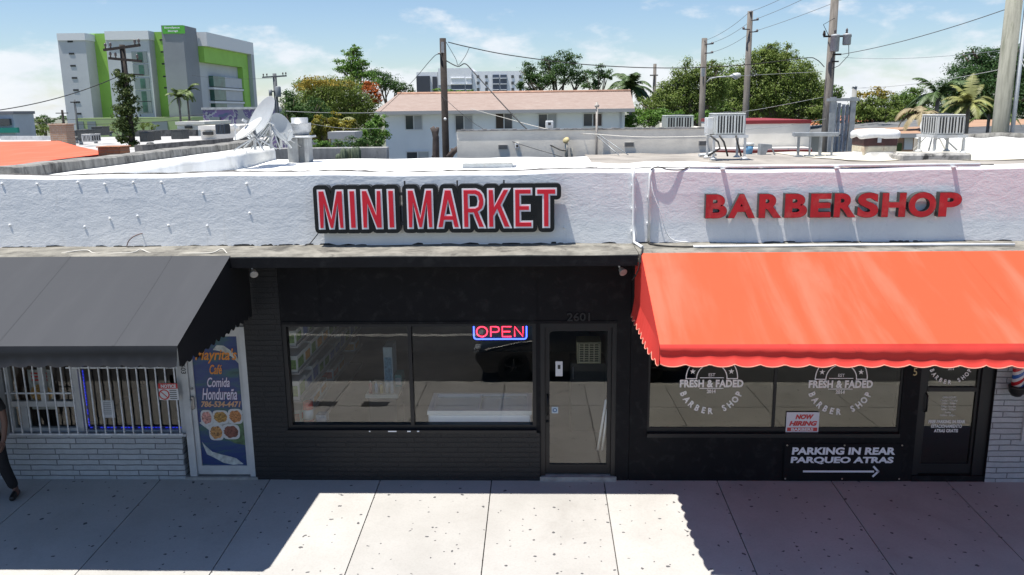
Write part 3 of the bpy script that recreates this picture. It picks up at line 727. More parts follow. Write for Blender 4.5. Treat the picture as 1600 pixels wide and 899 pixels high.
# ------------------------------------------------------------------ MINI MARKET sign
H = 0.525
LET = {
 'M': ([(0,0),(.085,0),(.085,.345),(.14,0),(.21,0),(.265,.345),(.265,0),(.35,0),(.35,H),(.245,H),(.175,.165),(.105,H),(0,H)], None),
 'I': ([(0,0),(.105,0),(.105,H),(0,H)], None),
 'N': ([(0,0),(.09,0),(.09,.32),(.19,0),(.285,0),(.285,H),(.195,H),(.195,.205),(.095,H),(0,H)], None),
 'A': ([(0,0),(.10,0),(.118,.095),(.202,.095),(.22,0),(.32,0),(.215,H),(.105,H)], [(.188,.19),(.132,.19),(.16,.36)]),
 'R': ([(0,0),(.098,0),(.098,.19),(.135,.19),(.205,0),(.312,0),(.228,.215),(.275,.25),(.298,.31),(.302,.38),(.285,.45),(.245,.50),(.185,H),(0,H)], [(.165,.285),(.098,.285),(.098,.432),(.165,.432),(.192,.415),(.203,.36),(.192,.30)]),
 'K': ([(0,0),(.098,0),(.098,.155),(.128,.21),(.212,0),(.322,0),(.198,.305),(.312,H),(.205,H),(.098,.315),(.098,H),(0,H)], None),
 'E': ([(0,0),(.252,0),(.252,.098),(.098,.098),(.098,.218),(.222,.218),(.222,.312),(.098,.312),(.098,.43),(.245,.43),(.245,H),(0,H)], None),
 'T': ([(.088,0),(.19,0),(.19,.425),(.278,.425),(.278,H),(0,H),(0,.425),(.088,.425)], None),
}
YS = -0.155
sign = thing('shop_sign', 'large MINI MARKET sign of red letters with white outline on a black cut-out board', 'sign', (-1.3, YS, 3.5))
blks = M('sign_black', (0.009, 0.010, 0.012), 0.35, spec=0.4)
red = M('sign_red', (0.74, 0.012, 0.035), 0.4, 0.05, 5)
whs = M('sign_white', (0.84, 0.85, 0.88), 0.45, 0.06, 6)
Z0 = 3.573
board = MB(); stag = 0
def dirt(t): pass
LX = (('M',-2.90),('I',-2.492),('N',-2.328),('I',-1.982),('M',-1.726),('A',-1.342),('R',-.998),('K',-.670),('E',-.326),('T',-.040))
for ch, x0 in LX:
    outer, hole = LET[ch]
    n = len(outer)
    for i in range(n):
        a, c = Vector(outer[i]), Vector(outer[(i+1) % n]); d = (c-a).normalized(); q = Vector((-d.y, d.x))*0.056
        yy = YS-0.0003*(stag % 37); stag += 1
        board.prism([(x0+p.x, Z0+p.y) for p in (a-q, c-q, c+q, a+q)], yy, YS+0.128)
        yy = YS-0.0003*(stag % 37); stag += 1
        board.prism([(x0+a.x+0.056*math.cos(k*math.pi/7), Z0+a.y+0.056*math.sin(k*math.pi/7)) for k in range(14)], yy, YS+0.128)
for rx0, rx1, rz0, rz1 in ((-.60,-.1,3.62,4.08), (-.35,.07,3.60,4.05), (-.9,-.45,3.75,4.08), (-2.85,-1.9,3.62,4.05), (-1.68,-1.1,3.7,4.02)):
    stag += 1; board.prism([(rx0,rz0),(rx1,rz0),(rx1,rz1),(rx0,rz1)], YS-0.0003*(stag % 37)+.004, YS+0.12)
board.build('backing_board', blks, sign)
for ch, x0 in LX:
    outer, hole = LET[ch]
    polys = [outer]+([hole] if hole else [])
    v, f = fill2d(polys, 0.012)
    b = MB(); b.add([(x0+p[0], YS-0.018-p[2], Z0+p[1]) for p in v], f); o = b.build('letter', whs, sign)
    polys = [inset(outer, 0.0225)]+([inset(hole, 0.0225)] if hole else [])
    v, f = fill2d(polys, 0.006)
    b = MB(); b.add([(x0+p[0], YS-0.027-p[2], Z0+p[1]) for p in v], f); b.build('letter_face', red, o)
b = MB()
for z in (3.64, 4.03): b.box(-1.95, -1.65, -0.13, -0.09, z-0.02, z+0.02)
for x in (-2.7, -2.1, -1.9, -1.68, -1.1, -.5, 0.1):
    for z in (3.66, 4.05): b.box(x-0.012, x+0.012, -0.088, 0.0, z-0.012, z+0.012)
for x in (-1.75, -1.06, -.45): b.box(x-0.01, x+0.01, -0.13, -0.11, 4.05, 4.20)
b.build('bracket', M('dark_steel', (0.05, 0.05, 0.052), 0.5), sign)

# ------------------------------------------------------------------ BARBERSHOP letters
sb = thing('shop_sign', 'BARBERSHOP sign of thick red letters with dark sides on the parapet', 'sign', (3.8, -0.12, 3.6))
redf = M('barber_red', (0.46, 0.012, 0.020), 0.45, 0.12, 6, stain=(0.55, 0.10, 0.09), sscale=5, samt=0.5)
side = M('letter_side', (0.045, 0.05, 0.048), 0.5)
for ch, x0, x1 in (('B',2.174,2.455),('A',2.462,2.822),('R',2.861,3.163),('B',3.195,3.488),('E',3.525,3.795),('R',3.827,4.117),('S',4.128,4.402),('H',4.438,4.748),('O',4.778,5.135),('P',5.165,5.455)):
    dz = 0.006 if ch in 'SO' else 0
    b = MB(); text_on(b, ch, x0, x1, 3.672-dz, 3.990+dz, -0.060, 0.044, ext=0.095, res=8); o = b.build('letter', side, sb)
    b = MB(); text_on(b, ch, x0+.004, x1-.004, 3.676-dz, 3.986+dz, -0.1095, 0.044, res=8); b.build('letter_face', redf, o)

# ------------------------------------------------------------------ pipes, cables and lamps on the parapet
pvc = M('white_pipe', (0.76, 0.77, 0.78), 0.5, 0.08, 6)
def pipe(name, label, pts, r, mat=pvc, cat='pipe', clips=(), group=None):
    t = thing(name, label, cat, pts[0], group)
    b = MB(); b.tube(pts, r, 10); b.build('pipe', mat, t)
    for c in clips:
        k = MB(); k.box(c[0]-.03, c[0]+.03, c[1], 0.0, c[2]-.012, c[2]+.012); k.build('clip', mat, t)
    return t
pipe('downpipe', 'lumpy white pipe running down the seam between the two parapets', [(1.235, -0.03, 4.36), (1.24, -0.035, 4.2), (1.25, -0.04, 3.9), (1.25, -0.04, 3.6), (1.262, -0.05, 3.36), (1.30, -0.16, 3.345), (1.33, -0.4, 3.345)], 0.02, clips=((1.245, -0.045, 4.1), (1.25, -.045, 3.8), (1.25, -.045, 3.5)))
pipe('conduit', 'straight white conduit just right of the seam pipe', [(1.50, 0.03, 4.335), (1.47, -0.02, 4.30), (1.455, -0.03, 4.22), (1.455, -0.03, 3.36)], 0.019, clips=((1.455, -0.035, 3.95), (1.455, -.035, 3.6)))
t = pipe('conduit', 'long white conduit lying along the barbershop parapet top', [(1.98, 0.04, 4.335), (3.5, 0.04, 4.332), (5.71, 0.04, 4.33)], 0.019)
for x in (2.40, 3.87, 5.36):
    k = MB(); k.box(x-.028, x+.028, -0.052, 0.055, 4.300, 4.312); k.build('bracket', pvc, t)
pipe('conduit', 'white conduit lying on the dirty ledge below the red letters', [(1.985, -0.36, 3.345), (4, -0.34, 3.348), (6.04, -0.36, 3.345)], 0.017)
def cable(name, label, pts, r, mat, cat='cable', group=None, n=6, sub=5):
    P = [Vector(p) for p in pts]; out = []
    for i in range(len(P)-1):
        p0 = P[max(i-1, 0)]; p1 = P[i]; p2 = P[i+1]; p3 = P[min(i+2, len(P)-1)]
        for k in range(sub):
            t = k/sub
            out.append(0.5*((2*p1)+(p2-p0)*t+(2*p0-5*p1+4*p2-p3)*t*t+(3*p1-p0-3*p2+p3)*t**3))
    out.append(P[-1])
    b = MB(); b.tube(out, r, n)
    return b.build(name, mat, label=label, cat=cat, group=group, origin=P[0])
blackc = M('black_cable', (0.02, 0.02, 0.02), 0.6)
whitec = M('grey_white_cable', (0.55, 0.53, 0.48), 0.6)
cable('cable', 'loose black cable looping from the seam conduit top to the long conduit', [(1.46, -0.03, 4.31), (1.55, -0.04, 4.345), (1.68, -0.03, 4.31), (1.85, 0.0, 4.30), (1.98, 0.03, 4.335)], 0.008, blackc)
cable('cable', 'white cable hanging off the wall beside the seam conduit', [(1.47, -0.03, 4.2), (1.50, -0.055, 4.0), (1.60, -0.06, 3.75), (1.68, -0.05, 3.5), (1.78, -0.035, 3.38), (1.98, -0.03, 3.35)], 0.008, parap)
cable('cable', 'black cable trailing from the seam conduit over the ledge', [(1.455, -0.03, 3.37), (1.47, -0.12, 3.345), (1.62, -0.28, 3.345), (1.8, -0.33, 3.34), (2.0, -0.36, 3.345)], 0.012, blackc)
cable('cable', 'black cable hanging down the corner beside the orange awning', [(1.33, -0.4, 3.35), (1.30, -0.62, 3.345), (1.27, -0.71, 3.28), (1.24, -0.72, 3.1), (1.19, -0.55, 2.95)], 0.009, blackc)
cable('cable', 'white cable wandering along the ledge above the grey awning', [at(x, y, Y) for x, y, Y in ((-20, 405, -.5), (60, 401, -.5), (130, 391, -.3), (150, 396, -.4), (205, 395, -.45), (220, 390, -.35), (240, 396, -.45), (300, 396, -.48), (332, 395, -.5), (347, 389, -.4), (358, 398, -.5), (380, 401, -.58), (410, 399, -.6))], 0.008, whitec)
cable('cable', 'thin black cable from the MINI MARKET sign down to the ledge', [at(x, y, Y) for x, y, Y in ((499, 362, -.12), (490, 374, -.05), (480, 383, -.06), (455, 388, -.15), (430, 396, -.4), (405, 402, -.6))], 0.006, blackc)
cable('cable', 'short dark cable arching out of the parapet over the grey awning', [at(x, y, Y) for x, y, Y in ((198, 385, -.03), (201, 377, -.10), (207, 371, -.12), (215, 367, -.08), (222, 365, -.0))], 0.007, M('rusty_cable', (0.16, 0.10, 0.09), 0.7))
cable('cable', 'black cable dangling inside the end of the grey awning', [(-3.96, -0.5, 3.18), (-3.98, -0.12, 3.0), (-3.99, -0.06, 2.7)], 0.006, blackc)
def flood(label, x, z):
    t = thing('security_light', label, 'light', (x, -0.5, z), 'lamps under the ledge')
    b = MB(); b.lathe([(0.035, 0), (0.035, 0.02), (0.012, 0.03), (0.012, 0.05)], (x, -0.5, z), 12, (0, 0, -1)); b.build('base', pvc, t)
    b = MB(); b.lathe([(0.015, 0), (0.03, 0.02), (0.05, 0.09), (0.052, 0.10), (0.045, 0.10)], (x+.01, -0.49, z-0.06), 14, (0.35, -0.8, -0.45)); b.build('lamp_head', M('grubby_white', (0.34, 0.32, 0.29), 0.5, 0.2, 20), t)
flood('small white lamp under the ledge beside the grey awning', -3.72, 3.155)
flood('small white lamp under the ledge beside the orange awning', 1.03, 3.155)

# ------------------------------------------------------------------ signs on the shop fronts
neon = thing('neon_sign', 'lit OPEN sign with red letters in a blue frame inside the shop window', 'sign', (-0.54, 0.13, 1.99))
nx0, nx1, nz0, nz1 = -0.905, -0.175, 1.985, 2.195
b = MB(); b.box(nx0-.01, nx1+.01, 0.135, 0.15, nz0-.01, nz1-.005); b.build('back_panel', M('neon_back', (0.008, 0.008, 0.010), 0.5), neon)
blue = emit('blue_neon', (0.05, 0.10, 1.0), 4.0); redn = emit('red_neon', (1.0, 0.03, 0.07), 3.2)
b = MB(); rr = 0.03
pts = [(nx0, nz1-.01), (nx0, nz0+rr), (nx0+.01, nz0+.01), (nx0+rr, nz0), (nx1-rr, nz0), (nx1-.01, nz0+.01), (nx1, nz0+rr), (nx1, nz1-rr), (nx1-.01, nz1-.01), (nx1-rr, nz1), (nx0+.24, nz1-.002)]
b.tube([(x, 0.12, z) for x, z in pts], 0.0095, 8); b.build('neon_frame', blue, neon)
lz0, lz1 = nz0+.035, nz1-.032; lh = lz1-lz0
def stroke(bb, pl): bb.tube([(x, 0.12, z) for x, z in pl], 0.0085, 8)
lw = 0.135
for i, ch in enumerate('OPEN'):
    ox = nx0+0.045+i*0.170; b = MB()
    if ch == 'O': stroke(b, [(ox+lw/2+lw/2*1.1*math.cos(t*math.pi/12), lz0+lh/2+lh/2*math.sin(t*math.pi/12)) for t in range(25)])
    if ch == 'P': stroke(b, [(ox+.02, lz0), (ox+.02, lz1), (ox+.09, lz1), (ox+.125, lz1-.012), (ox+.135, lz1-lh*.27), (ox+.125, lz1-lh*.48), (ox+.09, lz1-lh*.55), (ox+.03, lz1-lh*.55)])
    if ch == 'E': stroke(b, [(ox+.135, lz1), (ox+.01, lz1), (ox+.01, lz0), (ox+.135, lz0)]); stroke(b, [(ox+.02, lz0+lh/2), (ox+.12, lz0+lh/2)])
    if ch == 'N': stroke(b, [(ox+.01, lz0), (ox+.01, lz1), (ox+.125, lz0), (ox+.125, lz1)])
    b.build('neon_letter', redn, neon)

dec = M('white_vinyl', (0.82, 0.82, 0.80), 0.6)
def logo(xc, zc, k, y, label, half=False):
    t = thing('window_decal', label, 'decal', (xc, y, zc), 'round barber shop decals on the glass')
    b = MB()
    text_h(b, 'FRESH & FADED', xc, zc-0.03*k, 0.102*k, y, 0.045, space=1.06, sx=0.83)
    b.build('lettering', dec, t); b = MB(); text_h(b, 'EST', xc, zc+0.095*k, 0.045*k, y, 0.01, sx=0.95); b.build('lettering', dec, t); b = MB(); text_h(b, '2014', xc, zc-0.145*k, 0.052*k, y, 0.03, sx=0.85)
    b.build('lettering', dec, t)
    b = MB(); txt = 'BARBER SHOP'
    a0, a1 = R(203), R(337)
    for i, ch in enumerate(txt):
        if ch == ' ': b.build('lettering', dec, t); b = MB(); continue
        a = a0+(a1-a0)*i/(len(txt)-1)
        text_h(b, ch, xc+0.41*k*math.cos(a), zc-0.02*k+0.41*k*math.sin(a), 0.088*k, y, 0.035, rot=a+math.pi/2, sx=0.85)
    b.build('lettering', dec, t)
    b = MB()
    def arc(r, a, c, wd, n=40):
        p = []
        for i in range(n+1):
            q = a+(c-a)*i/n; p.append((xc+r*math.cos(q), zc+0.045*k+r*math.sin(q), xc+(r+wd)*math.cos(q), zc+0.045*k+(r+wd)*math.sin(q)))
        for i in range(n): b.quad((p[i][0], y, p[i][1]), (p[i+1][0], y, p[i+1][1]), (p[i+1][2], y, p[i+1][3]), (p[i][2], y, p[i][3]))
    arc(0.345*k, 0, math.pi, 0.014*k); arc(0.20*k, 0, math.pi, 0.014*k)
    for s in (-1, 1): b.quad(*[(xc+s*q*k, y, zc+(0.045+h)*k) for q, h in ((0.2, 0), (0.359, 0), (0.359, -0.014), (0.2, -0.014))])
    for z, wd in ((0.045, 0.165), (-0.108, 0.165)): b.quad((xc-wd*k, y, zc+z*k), (xc+wd*k, y, zc+z*k), (xc+wd*k, y, zc+(z+.011)*k), (xc-wd*k, y, zc+(z+.011)*k))
    for a in (20, 50, 77, 103, 130, 160):
        cx, cz = xc+0.28*k*math.cos(R(a)), zc+0.045*k+0.28*k*math.sin(R(a))
        p = [(cx+(0.042 if j % 2 == 0 else 0.017)*k*math.sin(j*math.pi/5), cz+(0.042 if j % 2 == 0 else 0.017)*k*math.cos(j*math.pi/5)) for j in range(10)]
        v, f = fill2d([p[::-1]], 0.0); b.add([(q[0], y, q[1]) for q in v], f)
    b.build('emblem', dec, t, fix=False)
    return t
pL = at(1112, 596, 0.031); pR = at(1314, 597, 0.031)
logo(pL.x, pL.z, 1.0, 0.031, 'white FRESH & FADED decal on the left barbershop pane')
logo(pR.x, pR.z, 1.0, 0.031, 'white FRESH & FADED decal above the NOW HIRING sign')
pD = at(1487, 566, 0.07)
logo(pD.x, pD.z, 0.66, 0.069, 'smaller white FRESH & FADED decal on the barbershop door')
# door hours and parking lettering
t = thing('window_decal', 'white opening hours lettering on the barbershop door glass', 'decal', (5.66, 0.069, 0.95))
b = MB(); zc = at(1483, 621, 0.07).z
for i, s in enumerate(('OPEN HOURS', 'Monday - Thursday', '9:00am - 8:00pm', 'Friday - Saturday', '9:00am - 9:00pm', 'Sunday', '10:00am - 5:00pm')):
    text_h(b, s, 5.645, zc-i*0.0435, 0.025, 0.069, 0.012, sx=0.85)
b.build('lettering', M('white_vinyl', (0.82, 0.82, 0.80)), t)
t = thing('window_decal', 'white FREE PARKING IN REAR lettering low on the barbershop door', 'decal', (5.66, 0.069, 0.75))
b = MB(); zc = at(1478, 659, 0.07).z
for i, (s, wd) in enumerate((('FREE PARKING IN REAR', 0.50), ('ESTACIONAMIENTO', 0.42), ('ATRAS GRATIS', 0.33))):
    b = MB(); text_on(b, s, 5.645-wd/2, 5.645+wd/2, zc-i*0.067-.025, zc-i*0.067+.025, 0.069, 0.03); b.build('lettering', dec, t)
# NOW HIRING
a, c = at(1229, 644, 0.02), at(1278, 676, 0.02)
x0, x1, z0, z1 = a.x, c.x, c.z, a.z
t = thing('notice_sign', 'white NOW HIRING sign with red letters on the barbershop window bar', 'sign', ((x0+x1)/2, 0.012, z0))
b = MB(); b.box(x0, x1, 0.010, 0.016, z0, z1); b.build('board', M('sign_sheet', (0.66, 0.68, 0.72), 0.5), t)
nhr = M('notice_red', (0.55, 0.05, 0.05), 0.5); hh = z1-z0; ww = x1-x0
b = MB(); text_on(b, 'NOW', x0+.27*ww, x1-.17*ww, z0+.66*hh, z0+.9*hh, 0.006, 0.055, 0.25); b.build('lettering', nhr, t); b = MB(); text_on(b, 'HIRING', x0+.09*ww, x1-.05*ww, z0+.34*hh, z0+.58*hh, 0.006, 0.055, 0.25); b.build('lettering', nhr, t); b = MB()
b.quad((x0+.04*ww, 0.007, z0+.08*hh), (x1-.04*ww, 0.007, z0+.08*hh), (x1-.04*ww, 0.007, z0+.26*hh), (x0+.04*ww, 0.007, z0+.26*hh)); b.build('red_band', nhr, t)
b = MB(); text_on(b, 'BARBERS', x0+.16*ww, x1-.16*ww, z0+.10*hh, z0+.24*hh, 0.004, 0.04); b.build('lettering', M('sign_sheet', (0.66, 0.68, 0.72)), t)
# PARKING IN REAR banner
x0, x1, z0, z1 = 3.41, 5.045, -0.045, 0.505
t = thing('banner', 'black PARKING IN REAR banner with white arrow low on the barbershop wall', 'banner', (4.2, -0.03, z0))
b = MB()
def ban(u, v):
    x = x0+(x1-x0)*u; z = z0+(z1-z0)*v+0.012*(abs(math.sin(2*math.pi*u))-1)*(1 if v > .5 else 0)*v
    return (x, -0.022-0.007*math.sin(u*9+v*3)-0.004*math.sin(v*7), z)
b.grid(ban, 30, 8); b.build('sheet', M('banner_vinyl', (0.006, 0.006, 0.008), 0.6, spec=0.2), t)
ban_w = M('banner_white', (0.74, 0.76, 0.80), 0.5)
b = MB(); text_on(b, 'PARKING IN REAR', 3.51, 4.93, 0.345, 0.455, -0.036, 0.045, 0.05); b.build('lettering', ban_w, t); b = MB(); text_on(b, 'PARQUEO ATRAS', 3.50, 4.915, 0.205, 0.315, -0.036, 0.045, 0.05); b.build('lettering', ban_w, t)
b = MB(); b.box(3.68, 4.66, -0.039, -0.034, 0.083, 0.110)
for s in (-1, 1): b.obox((4.685, -0.0375, 0.0965+s*0.036), (0.115, 0.0045, 0.027), Matrix.Rotation(s*R(47), 3, 'Y'))
b.build('arrow', ban_w, t)
for x in (x0+.03, (x0+x1)/2, x1-.03):
    for z in (z0+.03, z1-.02):
        k = MB(); k.lathe([(0.012, 0), (0.012, 0.004), (0.004, 0.006)], (x, -0.035, z), 10, (0, -1, 0)); k.build('eyelet', M('eyelet_brass', (0.5, 0.45, 0.36), 0.4, metal=0.7), t)
# barber pole
p = at(1591, 590, -0.16)
t = thing('barber_pole', 'striped red white and blue barber pole in black mounts on white brick', 'barber pole', (p.x, -0.16, p.z-.25))
m_, N_, L_, b_ = nodes('barber_stripes'); b_.inputs['Roughness'].default_value = 0.15
tc_ = N_.new('ShaderNodeTexCoord'); sp_ = N_.new('ShaderNodeSeparateXYZ'); L_.new(tc_.outputs['Object'], sp_.inputs[0])
ma = N_.new('ShaderNodeMath'); ma.operation = 'MULTIPLY_ADD'; L_.new(sp_.outputs[0], ma.inputs[0]); ma.inputs[1].default_value = -0.75; L_.new(sp_.outputs[2], ma.inputs[2])
ms = N_.new('ShaderNodeMath'); ms.operation = 'MULTIPLY'; L_.new(ma.outputs[0], ms.inputs[0]); ms.inputs[1].default_value = 5.2
fr = N_.new('ShaderNodeMath'); fr.operation = 'FRACT'; L_.new(ms.outputs[0], fr.inputs[0])
cr_ = N_.new('ShaderNodeValToRGB'); cr_.color_ramp.interpolation = 'CONSTANT'
el = cr_.color_ramp.elements; el[0].position = 0; el[0].color = (0.45, 0.02, 0.03, 1); el[1].position = 0.27; el[1].color = (0.6, 0.6, 0.62, 1)
for q, c in ((0.5, (0.03, 0.10, 0.35, 1)), (0.77, (0.6, 0.6, 0.62, 1))):
    e = el.new(q); e.color = c
L_.new(fr.outputs[0], cr_.inputs[0]); L_.new(cr_.outputs[0], b_.inputs['Base Color'])
b = MB(); b.lathe([(0.075, -0.115), (0.075, 0.30)], (p.x, -0.16, p.z), 24); b.build('cylinder', m_, t)
b = MB(); b.lathe([(0.02, -0.27), (0.06, -0.255), (0.095, -0.20), (0.1, -0.15), (0.105, -0.14), (0.105, -0.115), (0.08, -0.114)], (p.x, -0.16, p.z), 24); b.box(p.x-.03, p.x+.03, -0.10, -0.02, p.z-.2, p.z-.14); b.build('mount', blkf, t)
b = MB(); b.lathe([(0.08, 0.301), (0.105, 0.302), (0.105, 0.33), (0.09, 0.38), (0.05, 0.42), (0.0, 0.43)], (p.x, -0.16, p.z), 24); b.box(p.x-.03, p.x+.03, -0.10, -0.02, p.z+.32, p.z+.37); b.build('mount', blkf, t)

# --- cafe posters and notices
def poster_bg():
    m, N, L, b = nodes('seaside_print'); b.inputs['Roughness'].default_value = 0.4
    tc = N.new('ShaderNodeTexCoord'); v = tc.outputs['Object']
    mp = N.new('ShaderNodeMapping'); mp.inputs['Scale'].default_value = (1.2, 1, 4.0); mp.inputs['Rotation'].default_value = (0, R(14), 0); L.new(v, mp.inputs[0])
    n = noise(N, L, mp.outputs[0], 1.7, 6, 0.6, 0.8)
    r = N.new('ShaderNodeValToRGB'); L.new(n.outputs[0], r.inputs[0]); e = r.color_ramp.elements
    e[0].position = 0.32; e[0].color = (0.010, 0.025, 0.13, 1); e[1].position = 0.72; e[1].color = (0.014, 0.045, 0.05, 1)
    for q, c in ((0.45, (0.015, 0.04, 0.15, 1)), (0.53, (0.02, 0.06, 0.13, 1)), (0.60, (0.025, 0.09, 0.09, 1))):
        x = e.new(q); x.color = c
    L.new(r.outputs[0], b.inputs['Base Color']); return m
t = thing('poster', 'blue seaside cafe poster with orange script and food pictures on the door', 'poster', (-4.53, 0.06, 0.14))
px0, px1 = -4.86, -4.205
b = MB(); b.box(px0, px1, 0.050, 0.056, 0.135, 2.06); b.build('sheet', poster_bg(), t)
Zp = lambda y: at(345, y, 0.045).z
b = MB()   # pale shore and white foam shapes
def blob(bb, pts, y):
    v, f = fill2d([pts], 0.0); bb.add([(q[0], y, q[1]) for q in v], f)
for pl_ in ([(-4.50, 1.93), (-4.40, 1.92), (-4.32, 1.86), (-4.24, 1.78), (-4.21, 1.72), (-4.21, 1.66), (-4.30, 1.76), (-4.44, 1.84), (-4.56, 1.86)],
  [(-4.84, 0.50), (-4.80, 0.44), (-4.70, 0.34), (-4.58, 0.30), (-4.46, 0.27), (-4.36, 0.24), (-4.26, 0.15), (-4.42, 0.14), (-4.55, 0.17), (-4.68, 0.25), (-4.78, 0.30)],
  [(-4.85, 0.78), (-4.72, 0.86), (-4.55, 0.84), (-4.38, 0.83), (-4.21, 0.98), (-4.21, 0.90), (-4.33, 0.76), (-4.46, 0.68), (-4.60, 0.62), (-4.72, 0.67)]):
    b = MB(); blob(b, pl_, 0.0485); b.build('shore', M('print_pale', (0.42, 0.44, 0.42), 0.5, 0.35, 12), t, fix=False)
b = MB(); blob(b, [(-4.60, 0.63), (-4.46, 0.69), (-4.33, 0.77), (-4.21, 0.92), (-4.21, 0.44), (-4.36, 0.47), (-4.50, 0.55)], 0.0482); b.build('shore', M('print_green', (0.07, 0.13, 0.06), 0.5, 0.5, 14), t, fix=False)
org = M('print_orange', (0.62, 0.22, 0.025), 0.5); lil = M('print_white', (0.60, 0.56, 0.66), 0.5); pur = M('print_purple', (0.09, 0.02, 0.10), 0.5)
b = MB(); text_on(b, "Mayrita's", -4.82, -4.225, Zp(568), Zp(545), 0.044, 0.018, 0.32); text_on(b, 'Café', -4.63, -4.45, Zp(585), Zp(570), 0.044, 0.018, 0.32); b.build('lettering', org, t)
for (s, a, c, y0, y1) in (('Comida', -4.68, -4.36, 605, 590), ('Hondureña', -4.77, -4.27, 625, 607)):
    b = MB(); text_on(b, s, a-.006, c+.006, Zp(y0)-.006, Zp(y1)+.006, 0.046, 0.045, 0.32); b.build('lettering', pur, t)
    b = MB(); text_on(b, s, a, c, Zp(y0), Zp(y1), 0.0425, 0.014, 0.32); b.build('lettering', lil, t)
b = MB(); text_on(b, '786-534-4471', -4.80, -4.225, Zp(636.5), Zp(627), 0.044, 0.035, 0.25); b.build('lettering', M('print_tan', (0.50, 0.29, 0.16), 0.5), t)
fm = [M('food_pink', (0.42, 0.20, 0.17), 0.6, 0.6, 40), M('food_brown', (0.34, 0.19, 0.05), 0.6, 0.6, 40), M('food_orange', (0.36, 0.15, 0.05), 0.6, 0.6, 45), M('food_yellow', (0.36, 0.18, 0.06), 0.6, 0.7, 35), M('food_dark', (0.14, 0.05, 0.035), 0.6, 0.6, 35)]
plate = M('plate_white', (0.50, 0.50, 0.50), 0.5)
for (cx, cy, rw, rh), fmat in zip(((-4.735, 653, .085, .095), (-4.535, 652, .115, .085), (-4.32, 651, .105, .095), (-4.615, 676, .105, .10), (-4.40, 675, .125, .095)), fm):
    z = Zp(cy); rh *= 1.2; ph = MB(); n = 28
    sq = [(cx+rw*math.copysign(abs(math.cos(k*2*math.pi/n))**0.55, math.cos(k*2*math.pi/n)), z+rh*math.copysign(abs(math.sin(k*2*math.pi/n))**0.55, math.sin(k*2*math.pi/n))) for k in range(n)]
    ph.add([(x, 0.0465-0.0002*rw*10, q) for x, q in sq], [tuple(range(n))]); o = ph.build('food_picture', plate, t, fix=False)
    k2 = MB(); k2.add([(cx+rw*.84*math.cos(k*2*math.pi/n)*(1+.08*math.sin(k*3)), 0.0445, z+rh*.80*math.sin(k*2*math.pi/n)*(1+.1*math.cos(k*5))) for k in range(n)], [tuple(range(n))]); k2.build('food', fmat, o, fix=False)
# small notices behind the bars
def notice(name, label, x0, x1, z0, z1, y, mat, parts=()):
    t = thing(name, label, 'notice', ((x0+x1)/2, y, z0))
    b = MB(); b.box(x0, x1, y, y+0.003, z0, z1); b.build('sheet', mat, t)
    for nm, mt, fn in parts:
        k = MB(); fn(k); k.build(nm, mt, t, fix=False)
    return t
wpaper = M('white_paper', (0.55, 0.56, 0.57), 0.7); inkr = M('ink_red', (0.45, 0.03, 0.03), 0.6); inkk = M('ink_black', (0.03, 0.03, 0.03), 0.6)
a, c = at(247, 599, -.08), at(280, 625, -.08); x0, x1, z0, z1 = a.x, c.x, c.z, a.z; ww, hh = x1-x0, z1-z0; yy = -0.088
def hdr(k): k.quad((x0, yy-.001, z1-.32*hh), (x1, yy-.001, z1-.32*hh), (x1, yy-.001, z1), (x0, yy-.001, z1))
def ring(k):
    cx, cz = x0+.27*ww, z0+.33*hh
    for i in range(20):
        p, q = i*math.pi/10, (i+1)*math.pi/10
        k.quad(*[(cx+r*math.cos(v), yy-.001, cz+r*math.sin(v)) for r, v in ((.060, p), (.078, p), (.078, q), (.060, q))])
    k.quad((cx-.055, yy-.0014, cz+.045), (cx-.045, yy-.0014, cz+.055), (cx+.055, yy-.0014, cz-.045), (cx+.045, yy-.0014, cz-.055))
def lines(k):
    for i in range(5): k.quad((x0+.56*ww, yy-.001, z0+(.08+.12*i)*hh), (x0+.92*ww, yy-.001, z0+(.08+.12*i)*hh), (x0+.92*ww, yy-.001, z0+(.13+.12*i)*hh), (x0+.56*ww, yy-.001, z0+(.13+.12*i)*hh))
def ntc(k): text_on(k, 'NOTICE', x0+.14*ww, x1-.08*ww, z1-.27*hh, z1-.06*hh, yy-.003, 0.05)
notice('notice_sign', 'small white and red NOTICE sign hung on the window bars', x0, x1, z0, z1, yy, wpaper, (('header', inkr, hdr), ('symbol', inkr, ring), ('text_lines', inkk, lines), ('lettering', wpaper, ntc)))
a, c = at(157, 626, .09), at(180, 653, .09)
def lines2(k, a=a, c=c):
    for i in range(7): k.quad((a.x+.03, 0.088, a.z-.03-.028*i), (c.x-.04, 0.088, a.z-.03-.028*i), (c.x-.04, 0.088, a.z-.04-.028*i), (a.x+.03, 0.088, a.z-.04-.028*i))
notice('notice_sheet', 'white printed sheet taped inside the cafe window', a.x, c.x, c.z, a.z, 0.092, wpaper, (('text_lines', M('ink_grey', (0.25, 0.25, 0.26), 0.7), lines2),))
a, c = at(42, 578, .11), at(86, 640, .11)
def hd3(k, a=a, c=c):
    for i in range(3): k.quad((a.x+.05, 0.107, a.z-.04-.05*i), (c.x-.05, 0.107, a.z-.04-.05*i), (c.x-.05, 0.107, a.z-.065-.05*i), (a.x+.05, 0.107, a.z-.065-.05*i))
def pic3(k, a=a, c=c): blob(k, [((a.x+c.x)/2+.16*math.cos(q*math.pi/12), c.z+.24+.14*math.sin(q*math.pi/12)) for q in range(24)], 0.1065)
notice('menu_poster', 'food menu poster behind the sliding cafe window', a.x, c.x, c.z, a.z, 0.111, M('menu_paper', (0.30, 0.30, 0.28), 0.6, 0.4, 9), (('heading', inkr, hd3), ('food_picture', M('food_brown', (0.34, 0.19, 0.05)), pic3)))
